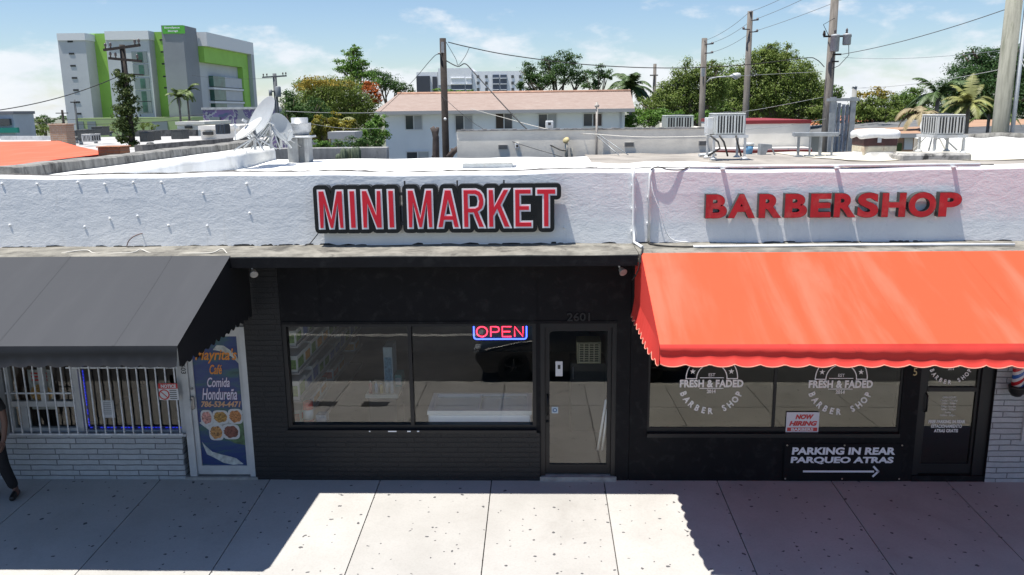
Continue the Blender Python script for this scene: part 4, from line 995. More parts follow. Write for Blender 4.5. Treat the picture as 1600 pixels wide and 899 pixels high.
# blue light strip round the cafe window
t = thing('light_strip', 'lit blue light strip round the edge of the cafe window', 'light strip', (-6.4, 0.12, 0.66))
dots = MB(); bl = emit('blue_led', (0.03, 0.05, 1.0), 0.45); rnd = random.Random(9)
z = 0.70
while z < 2.2:
    if rnd.random() < .85: dots.box(-6.497, -6.485, 0.118, 0.126, z, z+0.03)
    z += 0.045
x = -6.48
while x < -5.12:
    if rnd.random() < .85: dots.box(x, x+.03, 0.118, 0.126, 0.674, 0.686)
    x += 0.05
dots.build('lamp_chain', bl, t)
b = MB(); b.box(-6.512, -6.472, 0.1265, 0.13, 0.66, 2.2); b.box(-6.472, -5.11, 0.1265, 0.13, 0.66, 0.70); b.build('strip', M('strip_blue', (0.02, 0.02, 0.12), 0.5), t)
# stickers on the shop door
a, c = at(868, 565, .07), at(879, 588, .07); notice('door_sticker', 'tall white sticker on the mini market door glass', a.x, c.x, c.z, a.z, 0.069, wpaper, (('symbol', inkk, lambda k, a=a, c=c: k.quad((a.x+.03, .067, a.z-.05), (c.x-.03, .067, a.z-.05), (c.x-.03, .067, a.z-.11), (a.x+.03, .067, a.z-.11))),))
a, c = at(862, 636, .07), at(872, 646, .07)
def rg(k, a=a, c=c):
    cx, cz = (a.x+c.x)/2, (a.z+c.z)/2
    for i in range(16):
        p, q = i*math.pi/8, (i+1)*math.pi/8
        k.quad(*[(cx+r*math.cos(v), .067, cz+r*math.sin(v)) for r, v in ((.018, p), (.032, p), (.032, q), (.018, q))])
notice('door_sticker', 'small square camera sticker beside the door handle', a.x, c.x, c.z, a.z, 0.069, M('pale_blue_paper', (0.42, 0.50, 0.56), 0.6), (('symbol', M('ink_blue', (0.05, 0.12, 0.25), 0.6), rg),))

# ------------------------------------------------------------------ inside the mini market
whitem = M('freezer_white', (0.84, 0.86, 0.87), 0.35)
fz = at(740, 642, 0.16).z
fx0, fx1 = at(669, 650, .16).x, -0.12
t = thing('chest_freezer', 'white chest freezer with glass lids behind the shop window', 'freezer', ((fx0+fx1)/2, 0.75, 0))
b = MB(); b.bbox(fx0, fx1, 0.16, 0.91, 0.06, fz-0.06, 0.02); b.build('body', whitem, t)
b = MB()
for a in ((fx0-.01, fx1+.01, 0.15, 0.21, fz-.06, fz), (fx0-.01, fx1+.01, 0.86, 0.92, fz-.06, fz), (fx0-.01, fx0+.05, .21, 0.86, fz-.06, fz), (fx1-.05, fx1+.01, .21, 0.86, fz-.06, fz)): b.box(*a)
b.build('rim', M('freezer_grey', (0.48, 0.51, 0.52), 0.4), t)
for x0, x1, z in ((fx0+.05, (fx0+fx1)/2+.03, fz-.022), ((fx0+fx1)/2-.03, fx1-.05, fz-.008)):
    b = MB()
    for a in ((x0, x1, .215, .235, z-.01, z), (x0, x1, 0.835, 0.855, z-.01, z), (x0, x0+.02, .235, 0.835, z-.01, z), (x1-.02, x1, .235, 0.835, z-.01, z)): b.box(*a)
    o = b.build('lid', M('lid_frame', (0.55, 0.58, 0.58), 0.4), t)
    k = MB(); k.quad((x0+.02, .235, z-.005), (x1-.02, .235, z-.005), (x1-.02, 0.835, z-.005), (x0+.02, 0.835, z-.005)); k.build('pane', glass_mat('lid_glass', 0.08, (0.8, 0.92, 0.9)), o)
b = MB(); rnd = random.Random(2)
b.box(fx0+.03, fx1-.03, .19, 0.88, fz-.075, fz-.0605)
t2 = b.build('liner', M('freezer_inside', (0.40, 0.46, 0.46), 0.5, 0.2, 6), t)
def carton(label, x0, x1, y0, y1, z0, z1, base, accent, group=None):
    t = thing('carton', label, 'carton', ((x0+x1)/2, y0, z0), group)
    b = MB(); b.box(x0, x1, y0, y1, z0, z1); b.build('box', base, t)
    k = MB(); k.box(x0+.1*(x1-x0), x1-.1*(x1-x0), y0-.002, y0-.0005, z0+.18*(z1-z0), z0+.75*(z1-z0)); k.build('print', accent, t)
    return t
# shelf unit along the left wall with goods
t = thing('shelf_unit', 'grey metal shelf unit along the left wall of the mini market', 'shelf unit', (-3.68, 0.4, 0))
shm = M('shelf_metal', (0.30, 0.31, 0.32), 0.45); shz = (0.25, 0.62, 0.98, 1.40, 1.80)
for z in shz:
    b = MB(); b.box(-3.95, -3.47, 0.42, 4.6, z-0.025, z); b.box(-3.478, -3.466, 0.42, 4.6, z-.0, z+.03); b.build('shelf', shm, t)
b = MB()
for y in (0.42, 1.8, 3.2, 4.57): b.box(-3.952, -3.92, y, y+.03, 0, 2.3)
b.build('upright', shm, t)
cw_ = M('carton_white', (0.52, 0.55, 0.53), 0.6); cg = M('print_leaf_green', (0.10, 0.22, 0.04), 0.6, 0.5, 30); cb_ = M('print_blue', (0.08, 0.14, 0.35), 0.6, 0.3, 30); crd = M('print_red', (0.45, 0.06, 0.05), 0.6, 0.3, 30); cor = M('print_amber', (0.5, 0.25, 0.05), 0.6, 0.3, 30)
rnd = random.Random(4)
nm = {0: 'white carton of goods on the top shelf inside the mini market', 1: 'white carton of goods on the second shelf from the top', 2: 'white carton of goods on the middle shelf inside the mini market', 3: 'red or blue pack on a low shelf inside the mini market'}
for lv, z in enumerate((1.80, 1.40, 0.98, 0.62)):
    y = 0.44
    while y < 4.4:
        d = 0.30+0.12*rnd.random(); hh = 0.22+0.07*rnd.random()
        if lv == 3: hh = 0.2
        acc = (cg, cg, cb_, crd)[lv] if rnd.random() < .6 else (cb_, cor, cg, cor)[lv]
        if rnd.random() < 0.85:
            for x0, x1 in ((-3.90, -3.72), (-3.71, -3.50)):
                g = carton(nm[lv], x0, x1, y, y+d, z+.001, z+hh, cw_, acc, 'cartons on the mini market shelves')
                k = MB(); k.box(x1+.0005, x1+.002, y+.04, y+d-.04, z+.05, z+hh-.06); k.build('print', acc, g)
        y += d+0.03
# bottles low at the left of the window
bot = lambda name, label, x, y, z, r, h, mat, cap: (lambda t: (MB().lathe([(r, 0), (r, h*.72), (r*.45, h*.84), (r*.4, h*.92)], (x, y, z), 14).build('bottle_body', mat, t), MB().lathe([(r*.48, h*.92), (r*.48, h), (0, h)], (x, y, z), 12).build('cap', cap, t)))(thing(name, label, 'bottle', (x, y, z), 'bottles in the mini market'))
t = thing('canister', 'red and white canister on the floor at the left window corner', 'canister', (-3.36, 0.35, 0.55))
b = MB(); b.lathe([(0.075, 0), (0.075, 0.13)], (-3.36, 0.35, 0.60), 18); b.lathe([(0.075, .28), (0.075, 0.38), (.05, .40), (0, .40)], (-3.36, .35, .60), 18); b.build('body', crd, t)
b = MB(); b.lathe([(0.0745, 0.1302), (0.0745, 0.2798)], (-3.36, 0.35, 0.60), 18); b.build('label', cw_, t)
t = thing('display_plinth', 'low dark plinth under the canister in the shop window', 'plinth', (-3.3, 0.35, 0)); b = MB(); b.bbox(-3.46, -3.0, 0.24, 0.6, 0, 0.598, 0.01); b.build('body', M('plinth_dark', (0.05, 0.05, 0.05), 0.6), t)
carton('blue and white carton standing next to the red canister', -3.24, -3.09, 0.30, 0.45, 0.599, 0.80, M('carton_blue', (0.22, 0.28, 0.33), 0.5, 0.3, 20), M('print_grey', (0.35, 0.38, 0.4), 0.6))
# counter with bottles and a tall carton
cz = at(595, 617, 1.25).z; cx0, cx1 = at(571, 620, 1.25).x, at(622, 620, 1.25).x
t = thing('shop_counter', 'small counter with pale edge inside the mini market', 'counter', ((cx0+cx1)/2, 1.4, 0))
b = MB(); b.box(cx0, cx1, 1.25, 2.0, cz-.06, cz); b.build('counter_top', M('counter_cream', (0.55, 0.53, 0.42), 0.5), t)
b = MB(); b.box(cx0+.04, cx1-.04, 1.30, 1.95, 0, cz-.061); b.build('cabinet', M('cabinet_dark', (0.05, 0.05, 0.05), 0.6), t)
cols = [M('bottle_red', (0.35, 0.08, 0.08), 0.3), M('bottle_blue', (0.12, 0.25, 0.40), 0.3), M('bottle_amber', (0.45, 0.32, 0.08), 0.3), M('bottle_clear', (0.40, 0.45, 0.45), 0.3), M('bottle_white', (0.50, 0.52, 0.52), 0.4)]
names = ['red bottle at the left end of the shop counter', 'blue bottle beside the red one on the counter', 'amber bottle in the middle of the shop counter', 'clear bottle on the counter beside the amber one', 'white bottle at the right end of the counter']
for i in range(5): bot('bottle', names[i], cx0+.07+i*0.085, 1.33+.03*(i % 2), cz+.001, 0.03, 0.20-.02*(i % 3), cols[i], cw_)
tz0 = cz; tx0, tx1 = at(599, 560, 1.6).x, at(613, 560, 1.6).x; tz1 = at(605, 543, 1.6).z
carton('tall pale blue display carton standing on the shop counter', tx0, tx1, 1.6, 1.98, tz0+.001, tz1, M('carton_pale', (0.42, 0.50, 0.52), 0.5, 0.15, 8), M('print_teal', (0.16, 0.30, 0.38), 0.5, 0.4, 25))
carton('green low carton beside the tall carton on the counter', tx1+.02, min(tx1+.16, cx1), 1.62, 1.9, tz0+.001, tz0+.2, M('carton_teal', (0.10, 0.26, 0.22), 0.5), M('print_pale', (0.42, 0.44, 0.42)))
# louvred unit and poles behind the door
a, c = at(902, 536, 1.6), at(939, 569, 1.6)
t = thing('air_unit', 'cream louvred air unit seen through the mini market door', 'air unit', ((a.x+c.x)/2, 1.7, c.z))
cream = M('cream_plastic', (0.62, 0.55, 0.36), 0.5)
b = MB(); b.box(a.x, c.x, 1.63, 2.0, c.z, a.z); b.build('case', cream, t)
b = MB()
for i in range(9):
    z = c.z+.03+(a.z-c.z-.05)*i/8; b.box(a.x+.03, c.x-.03, 1.60, 1.629, z-.004, z+.008)
for i in range(5):
    x = a.x+.03+(c.x-a.x-.06)*i/4; b.box(x-.008, x+.008, 1.596, 1.628, c.z+.02, a.z-.02)
b.build('grille', M('cream_grille', (0.70, 0.64, 0.46), 0.5), t)
b = MB(); b.box(a.x+.015, c.x-.015, 1.626, 1.6295, c.z+.02, a.z-.02); b.build('dark_gap', M('brown_gap', (0.10, 0.08, 0.05), 0.7), t)
t = thing('cabinet', 'tall dark cabinet carrying the cream air unit', 'cabinet', ((a.x+c.x)/2, 1.8, 0)); b = MB(); b.bbox(a.x-.1, c.x+.2, 1.65, 2.2, 0, c.z-.002, 0.01); b.build('body', M('cabinet_dark', (0.05, 0.05, 0.05)), t); b = MB(); b.tube([(a.x-.06, 1.63, 0.9), (a.x-.06, 1.63, 1.1)], 0.008); b.build('handle', shm, t)
for i, (q0, q1, lab) in enumerate((((947, 625), (934, 703), 'white plastic pole leaning inside the door, left of a pair'), ((949, 640), (941, 703), 'white plastic pole leaning inside the door, right of a pair'))):
    p0, p1 = at(*q0, 0.16), at(*q1, 0.3); b = MB(); b.tube([p1, p0], 0.016, 8); b.build('pole', M('white_pipe', (0.76, 0.77, 0.78)), label=lab, cat='pole', group='poles inside the shop door', origin=p1)

# ------------------------------------------------------------------ the person at the left edge
def skin_figure(name, verts, edges, radii, mat, parent, root=0, sub=2):
    me = bpy.data.meshes.new(name); o0 = ORG.get(parent.name, Vector())
    me.from_pydata([tuple(Vector(v)-o0) for v in verts], edges, []); o = bpy.data.objects.new(name, me); COL.objects.link(o); o.parent = parent; ORG[o.name] = o0
    md = o.modifiers.new('skin', 'SKIN'); md.use_smooth_shade = True
    for i, r in enumerate(radii):
        sv = me.skin_vertices[0].data[i]; sv.radius = (r, r) if not isinstance(r, tuple) else r; sv.use_root = (i == root)
    sm = o.modifiers.new('sub', 'SUBSURF'); sm.levels = sub; sm.render_levels = sub
    me.materials.append(mat)
    dg = bpy.context.evaluated_depsgraph_get(); me2 = bpy.data.meshes.new_from_object(o.evaluated_get(dg)); o.modifiers.clear(); o.data = me2
    for p in me2.polygons: p.use_smooth = True
    return o
PX, PY = -7.56, -0.50; g0 = gz(PY)
person = thing('person', 'person in black t-shirt and dark trousers standing at the left edge', 'person', (PX, PY, g0))
skin = M('skin_brown', (0.13, 0.065, 0.045), 0.5); shirt = M('black_tshirt', (0.012, 0.012, 0.014), 0.8, 0.2, 8, 0.3, 30); jeans = M('dark_trousers', (0.006, 0.0065, 0.009), 0.85, 0.2, 8, 0.3, 25); shoe = M('black_shoes', (0.01, 0.01, 0.01), 0.4); hair = M('black_hair', (0.012, 0.010, 0.009), 0.6)
def P_(x, y, z): return (PX+x, PY+y, g0+z)
# body: pelvis, spine, neck, head, arms, legs as one continuous surface
bv = [P_(0,0,.93), P_(0,0,1.12), P_(0,.01,1.33), P_(0,.01,1.46), P_(0,-.01,1.53), P_(0,-.02,1.60), P_(0,-.02,1.70),
      P_(.17,.01,1.40), P_(.25,0,1.27), P_(.275,-.02,1.10), P_(.27,-.07,.90), P_(.265,-.10,.84),
      P_(-.17,.01,1.40), P_(-.25,0,1.27), P_(-.28,-.02,1.10), P_(-.27,-.08,.90), P_(-.265,-.10,.84),
      P_(.10,0,.86), P_(.16,-.02,.48), P_(.25,.04,.10), P_(.29,-.02,.055), P_(.31,-.10,.04),
      P_(-.10,0,.86), P_(-.12,-.02,.48), P_(-.13,.04,.10), P_(-.14,-.02,.055), P_(-.15,-.11,.04)]
be = [(0,1),(1,2),(2,3),(3,4),(4,5),(5,6),(2,7),(7,8),(8,9),(9,10),(10,11),(2,12),(12,13),(13,14),(14,15),(15,16),(0,17),(17,18),(18,19),(19,20),(20,21),(0,22),(22,23),(23,24),(24,25),(25,26)]
br_ = [(.16,.11),(.15,.10),(.165,.11),(.07,.06),(.055,.055),(.078,.092),(.07,.085),.065,.05,.043,.033,.032,.065,.05,.043,.033,.032,.088,.06,.042,.045,.032,.088,.06,.042,.045,.032]
body = skin_figure('body', bv, be, br_, skin, person)
# clothing shells
tv = [P_(0,0,.92), P_(0,0,1.12), P_(0,.01,1.33), P_(0,.01,1.435), P_(.17,.01,1.405), P_(.255,0,1.24), P_(-.17,.01,1.405), P_(-.255,0,1.24)]
skin_figure('shirt', tv, [(0,1),(1,2),(2,3),(2,4),(4,5),(2,6),(6,7)], [(.19,.135),(.175,.125),(.185,.13),(.085,.075),.085,.072,.085,.072], shirt, person)
lv = [P_(0,0,.95), P_(.10,0,.84), P_(.16,-.02,.48), P_(.245,.035,.10), P_(-.10,0,.84), P_(-.12,-.02,.48), P_(-.13,.04,.10)]
skin_figure('trousers', lv, [(0,1),(1,2),(2,3),(0,4),(4,5),(5,6)], [(.175,.13),.11,.082,.068,.11,.082,.068], jeans, person)
for s in ((.25,.05),(-.13,.05)):
    skin_figure('shoe', [P_(s[0], s[1]+.03, .05), P_(s[0]+.03, -.04, .052), P_(s[0]+.055, -.13, .042), P_(s[0]+.065, -.18, .036)], [(0,1),(1,2),(2,3)], [.05,.052,.046,.036], shoe, person)
for s in (1, -1):   # hands: palm and five fingers
    h = [P_(s*.268,-.09,.86), P_(s*.262,-.11,.79)]; e = [(0,1)]; r = [(.034,.022),(.040,.020)]
    for k, (dy, ln) in enumerate(((-.033,.07),(-.011,.08),(.011,.075),(.032,.058))):
        i = len(h); h += [P_(s*.262,-.11+dy,.785), P_(s*.250,-.115+dy*1.15,.785-ln*.55), P_(s*.232,-.115+dy*1.1,.785-ln)]; e += [(1,i),(i,i+1),(i+1,i+2)]; r += [.0105,.0095,.008]
    i = len(h); h += [P_(s*.258,-.145,.83), P_(s*.245,-.17,.795), P_(s*.235,-.175,.765)]; e += [(0,i),(i,i+1),(i+1,i+2)]; r += [.014,.0115,.009]
    skin_figure('hand', h, e, r, skin, person)
b = MB(); b.lathe([(0.0, .115), (.045, .108), (.078, .08), (.092, .03), (.09, -.02), (.075, -.05)], P_(0, .0, 1.665), 18); b.build('hair', hair, person)
b = MB()
for s in (-1, 1): b.lathe([(0, .006), (.012, .004), (.014, 0)], P_(s*.032, -.108, 1.655), 10, (0, -1, 0))
b.build('eyes', M('eye_white', (0.5, 0.48, 0.45), 0.3), person)
b = MB(); b.add([P_(-.016,-.105,1.615), P_(.016,-.105,1.615), P_(0,-.135,1.612), P_(0,-.108,1.66)], [(0,1,2),(0,2,3),(2,1,3),(1,0,3)]); b.build('nose', skin, person)
b = MB(); b.lathe([(.02, 0), (.022, .004), (0, .006)], P_(0, -.104, 1.58), 12, (0, -1, 0)); b.build('mouth', M('lips', (0.22, 0.09, 0.07), 0.5), person)
b = MB()
for s in (-1, 1): b.lathe([(0.0, 0), (.018, .004), (.024, .012), (.018, .018)], P_(s*.078, -.01, 1.64), 10, (s, 0, 0))
b.build('ears', skin, person)

# ------------------------------------------------------------------ dark car at the kerb, seen mirrored in the glass
car = thing('parked_car', 'dark parked car at the kerb, mirrored in the mini market glass', 'car', (1.0, -6.2, -0.47))
cx = -1.35; zb = -0.47; ln = 4.45
cpm = M('dark_car_paint', (0.012, 0.013, 0.016), 0.25, spec=0.6); tyre = M('tyre_rubber', (0.012, 0.012, 0.012), 0.85); rim = M('alloy', (0.10, 0.10, 0.105), 0.35, metal=0.8)
prof = [(0.0,.42),(0.02,.62),(0.12,.72),(0.9,.90),(1.25,.95),(1.95,1.36),(2.6,1.44),(3.3,1.38),(4.0,1.02),(4.35,.98),(4.43,.80),(4.45,.45),(4.35,.25),(.15,.22)]
def carsec(inset_, zscale): return [(cx+a, zb+c) for a, c in prof]
b = MB(); cols_ = []
for y, k, top in ((-5.42, 0.90, 0), (-5.36, 0.98, 0), (-5.40, 1.0, 0),):
    pass
ys_ = [(-5.36, .0), (-5.46, .06), (-5.62, .10), (-6.78, .10), (-6.94, .06), (-7.04, .0)]
vs = []; n = len(prof)
for y, e in ys_:
    for a, c in prof:
        # sides tuck in above the belt line
        yy = y
        if c > 0.98:
            mid = -6.2; yy = mid+(y-mid)*(1-0.42*(c-0.98)/0.46*0.55)
        xx = cx+ (a-2.2)*(0.955+0.45*e)+2.2; xx = min(max(xx, cx), cx+ln)
        vs.append((xx, yy, zb+c*(0.96+0.4*e) if c > .5 else zb+c))
fs = [(i*n+j, i*n+(j+1) % n, (i+1)*n+(j+1) % n, (i+1)*n+j) for i in range(len(ys_)-1) for j in range(n)]
fs += [tuple(range(n)), tuple((len(ys_)-1)*n+j for j in range(n-1, -1, -1))]
b.add(vs, fs, False); body = b.build('body', cpm, car)
bm_ = body.modifiers.new('bevel', 'BEVEL'); bm_.width = 0.04; bm_.segments = 3
b = MB()
for s, y in ((1, -5.405), (-1, -6.995)):
    b.extr([(cx+1.42, y-s*.02, zb+1.0), (cx+3.75, y-s*.02, zb+1.02), (cx+3.2, y-s*.17, zb+1.31), (cx+2.05, y-s*.17, zb+1.31)], (0, s*0.012, 0))
b.build('side_window', M('car_glass', (0.01, 0.012, 0.013), 0.05), body)
for x in (cx+.82, cx+3.55):
    for y, s in ((-5.42, 1), (-6.98, -1)):
        k = MB(); k.lathe([(.20, -.10), (.31, -.10), (.335, -.07), (.335, .07), (.31, .10), (.21, .10), (.2, .06)], (x, y, zb+.335), 28, (0, s, 0)); wl = k.build('wheel', tyre, car)
        k = MB(); k.lathe([(.05, .09), (.06, .095), (0, .1)], (x, y, zb+.335), 12, (0, s, 0))
        for q in range(5):
            th = q*2*math.pi/5+.3; k.bar((x+.04*math.cos(th), y+s*.085, zb+.335+.04*math.sin(th)), (x+.2*math.cos(th), y+s*.085, zb+.335+.2*math.sin(th)), .04, .02)
        k.build('rim', rim, wl)
        k = MB(); k.lathe([(0.385, -.02), (.385, .0), (0, .0)], (x, y+s*.0-s*.05, zb+.345), 24, (0, s, 0)); k.build('wheel_arch', M('arch_black', (0.006, 0.006, 0.006), 0.9), body)
for y in (-5.62, -6.78):
    k = MB(); k.bbox(cx-.005, cx+.12, y-.17, y+.17, zb+.60, zb+.72, .02); k.build('headlight', M('lamp_glass', (0.4, 0.42, 0.44), 0.1), car)
    k = MB(); k.bbox(cx+4.36, cx+4.46, y-.14, y+.14, zb+.78, zb+.92, .02); k.build('tail_light', M('tail_red', (0.3, 0.01, 0.01), 0.2), car)
# ------------------------------------------------------------------ rooftop equipment
ZR = 3.87
galv = M('galvanised', (0.30, 0.32, 0.335), 0.5, 0.15, 6, metal=0.3); steelw = M('white_steel', (0.52, 0.54, 0.55), 0.5, 0.1, 5, stain=(0.40, 0.36, 0.32), sscale=4, samt=0.4)
acg = M('condenser_grey', (0.36, 0.37, 0.36), 0.6, 0.15, 5); acd = M('condenser_dark', (0.055, 0.06, 0.06), 0.6, 0.2, 8); slot = M('slot_dark', (0.03, 0.032, 0.033), 0.7)
def X(px, py, Y): return at(px, py, Y).x
def Z(px, py, Y): return at(px, py, Y).z
def condenser(label, px0, px1, py0, py1, Y, dep, mat, nsl, zbase=None, legs=False, slats=True, light=None, group='air conditioners on the roofs'):
    x0, x1 = X(px0, (py0+py1)/2, Y), X(px1, (py0+py1)/2, Y); xm = (px0+px1)/2
    z0, z1 = Z(xm, py1, Y), Z(xm, py0, Y); zb = z0 if zbase is None else zbase
    t = thing('air_conditioner', label, 'air conditioner', ((x0+x1)/2, Y+dep/2, zb), group)
    b = MB(); b.bbox(x0, x1, Y, Y+dep, z0, z1, 0.012); b.build('cabinet', mat, t)
    b = MB(); b.bbox(x0-.01, x1+.01, Y-.01, Y+dep+.01, z1+.001, z1+.03, 0.008); b.build('top_cover', light or mat, t)
    b = MB(); b.lathe([(.0, .03), (.05, .03), ((x1-x0)*.38, .005), ((x1-x0)*.40, .005), ((x1-x0)*.40, 0)], ((x0+x1)/2, Y+dep/2, z1+.03), 20); b.build('fan_guard', slot, t)
    if slats:
        b = MB(); k = MB()
        b.box(x0+.03, x1-.03, Y-.004, Y-.001, z0+.05, z1-.04)
        b.build('coil', slot, t)
        for i in range(nsl+1):
            x = x0+.03+(x1-x0-.06)*i/nsl; w_ = (x1-x0)/nsl*(.13 if i % 3 else .26)
            k.box(max(x0, x-w_), min(x1, x+w_), Y-.018, Y-.005, z0+.03, z1-.02)
        k.build('louvres', light or mat, t)
        for xs_, sg in ((x0, -1), (x1, 1)):
            k = MB(); k.box(xs_+sg*.001, xs_+sg*.004, Y+.05, Y+dep-.04, z0+.05, z1-.04); k.build('coil', slot, t)
            k = MB(); ny = max(3, int(nsl*.8))
            for i in range(ny+1):
                yy = Y+.03+(dep-.06)*i/ny; k.box(min(xs_+sg*.005, xs_+sg*.018), max(xs_+sg*.005, xs_+sg*.018), yy-.02, yy+.02, z0+.03, z1-.02)
            k.build('louvres', light or mat, t)
    if legs:
        b = MB(); b.box(x0-.08, x1+.08, Y-.06, Y+dep+.06, z0-.07, z0-.002); b.build('stand_frame', steelw, t)
        for xx in (x0-.02, x1+.02):
            for yy in (Y, Y+dep):
                k = MB(); k.bar((xx, yy, z0-.07), (xx, yy, zb), .05); k.lathe([(.10, 0), (.07, .03), (.03, .06)], (xx, yy, zb), 10); k.build('leg', steelw, t)
    return t
Y1 = 8.9
t = condenser('tall grey air conditioner on white legs behind the seam of the parapets', 1118, 1164, 179, 211, Y1, 0.75, acg, 9, ZR+.02, True, light=M('louvre_grey', (0.50, 0.52, 0.51), 0.55))
b = MB()
for i, (a, c, d) in enumerate(((1110, 1122, 1106), (1124, 1131, 1137), (1150, 1152, 1158))):
    p = [at(a, 212, Y1-.1), at(c, 222, Y1-.15), at(c+3, 232, Y1-.1), at(d, 244, Y1)]; b.tube(p, .022, 7)
b.build('hose', blackc, t)
b = MB(); b.bbox(X(1107, 200, Y1), X(1117, 200, Y1), Y1+.15, Y1+.5, Z(1112, 210, Y1), Z(1112, 184, Y1), .01); b.build('side_box', steelw, t)
t = condenser('weathered grey air conditioner on a low stand with a dish behind', 1464, 1507, 181, 211, 9.4, 0.8, acg, 8, ZR+.08, True, light=M('louvre_pale', (0.55, 0.55, 0.53), 0.55))
condenser('grey air conditioner standing on the low grey building behind', 1041, 1083, 182, 202, 14.6, 0.8, M('condenser_green', (0.42, 0.46, 0.44), 0.6), 9, light=M('louvre_green', (0.42, 0.46, 0.44), 0.6))

def dish(label, px, py, Y, r, nrm, base, mat, legs=4, grp='satellite dishes on the roof'):
    c = at(px, py, Y); n = Vector(nrm).normalized(); bp = Vector(base)
    t = thing('satellite_dish', label, 'satellite dish', bp, grp)
    b = MB(); prof = [(r*k/8, r*0.22*(k/8)**2) for k in range(9)]
    b.lathe(prof[1:]+[(r*1.01, r*.225), (r*1.005, r*.205)]+[(q, h-.02) for q, h in reversed(prof[1:-1])], c, 36, n); b.build('reflector', mat, t)
    e = n.cross(Vector((0, 0, 1))).normalized(); dn = e.cross(n).normalized()
    if dn.z > 0: dn = -dn
    b = MB(); f = c+n*r*0.75+dn*r*.45
    b.tube([c+dn*r*.95+n*r*.2, f], .014, 6); b.obox(f, (.06, .06, .10), n.to_track_quat('Z', 'Y').to_matrix()); b.build('feed_arm', steelw, t)
    b = MB(); b.tube([c-n*.03, c-n*.22, bp+Vector((0, 0, .5)), bp], .035, 8)
    for s in (-1, 1):
        b.tube([c-n*.15, bp+Vector((s*.35, -.45, 0))], .018, 6); b.tube([c-n*.15, bp+Vector((s*.4, .3, 0))], .018, 6)
        b.tube([bp+Vector((s*.18, -.22, .35)), bp+Vector((0, 0, .25))], .014, 6)
    b.build('mount', steelw, t)
    return t
dm = M('dish_grey', (0.36, 0.385, 0.40), 0.5, 0.06, 4); dw = M('dish_white', (0.55, 0.555, 0.55), 0.5, 0.08, 4, stain=(0.5, 0.47, 0.4), sscale=3, samt=0.3)
dish('largest grey satellite dish tilted up on the party wall', 414, 188, 8.6, 0.56, (-.66, -.56, .50), (X(424, 232, 8.9), 8.9, 4.25), dm)
dish('white satellite dish lying flat in front of the large grey dish', 391, 206, 8.0, 0.40, (-.50, -.35, .79), (X(399, 236, 8.3), 8.3, 4.25), dw)
dish('narrow grey dish seen edge on behind the large grey one', 437, 201, 9.3, 0.36, (.86, -.35, .35), (X(440, 234, 9.5), 9.5, 4.25), dm)
dish('small white dish beside the weathered air conditioner', 1459, 197, 10.4, 0.30, (-.50, -.72, .48), (X(1462, 214, 10.7), 10.7, ZR+.1), dw)
# exhaust fan on its curb
Yf = 9.9; xf = X(470, 220, Yf); zt = Z(470, 184, Yf); zpl = Z(470, 212, Yf); rr_ = (X(487, 200, Yf)-X(453, 200, Yf))/2
fan = thing('exhaust_fan', 'white mushroom shaped exhaust fan on a grey roof curb', 'exhaust fan', (xf, Yf, ZR))
hh = zt-zpl
b = MB(); b.lathe([(rr_*.55, 0), (rr_*.66, .05*hh), (rr_*.95, .28*hh), (rr_, .40*hh), (rr_, .66*hh), (rr_*1.04, .67*hh), (rr_*1.04, .70*hh), (rr_*.74, .71*hh), (rr_*.76, .98*hh), (rr_*.70, hh), (0, hh)], (xf, Yf, zpl), 28); b.build('hood', M('spun_aluminium', (0.42, 0.44, 0.46), 0.42, 0.12, 5, metal=0.25), fan)
b = MB(); b.bbox(xf-rr_*1.15, xf+rr_*1.15, Yf-rr_*1.1, Yf+rr_*1.1, zpl-.05, zpl-.001, .012); b.build('plate', steelw, fan)
b = MB(); b.bbox(xf-rr_*1.05, xf-rr_*.1, Yf-rr_*.8, Yf+rr_*.8, ZR-.1, zpl-.051, .02); b.bbox(xf+rr_*.45, xf+rr_*.85, Yf-rr_*.8, Yf+rr_*.8, ZR-.1, zpl-.051, .02); b.box(xf-rr_*.1, xf+rr_*.45, Yf-rr_*.3, Yf+rr_*.7, ZR-.1, zpl-.051); b.build('curb', M('curb_grey', (0.33, 0.34, 0.34), 0.7, 0.15, 5), fan)
# roof hatch on the white roof
a = atz(755, 262, 3.86)
t = thing('roof_hatch', 'low white roof hatch lying on the bright white roof', 'hatch', (a.x, a.y+.5, 3.83)); x0, x1 = X(722, 258, a.y), X(800, 258, a.y)
b = MB(); b.bbox(x0, x1, a.y, a.y+.9, 3.82, 3.95, .015); b.build('frame', steelw, t); b = MB(); b.bbox(x0-.03, x1+.05, a.y-.05, a.y+.95, 3.951, 3.985, .01); b.build('lid', roofw, t)
# square chimney with foam cap
q = atz(1375, 247, ZR); Yc = q.y; x0, x1 = X(1350, 225, Yc), X(1402, 225, Yc); dd = (x1-x0)
def zz(py): return Z(1376, py, Yc)
t = thing('roof_chimney', 'short square roof chimney with dark red top and white foam cap', 'chimney', ((x0+x1)/2, Yc+dd/2, ZR))
b = MB(); b.lathe([(dd*.95, 0), (dd*.74, .05), (dd*.705, .12), (dd*.705, zz(228)-ZR+.03)], ((x0+x1)/2, Yc+dd/2, ZR-.03), 4); 
bb_ = MB(); bb_.bbox(x0, x1, Yc, Yc+dd, ZR, zz(228), .02); bb_.build('lower_band', M('cream_rust', (0.62, 0.56, 0.42), 0.7, 0.15, 4, stain=(0.25, 0.12, 0.07), sscale=4, samt=0.6), t)
bb_ = MB(); bb_.bbox(x0-.005, x1+.005, Yc-.005, Yc+dd+.005, zz(228)+.001, zz(213), .015); bb_.build('upper_band', M('maroon_metal', (0.055, 0.018, 0.016), 0.5, 0.3, 5), t)
bb_ = MB()
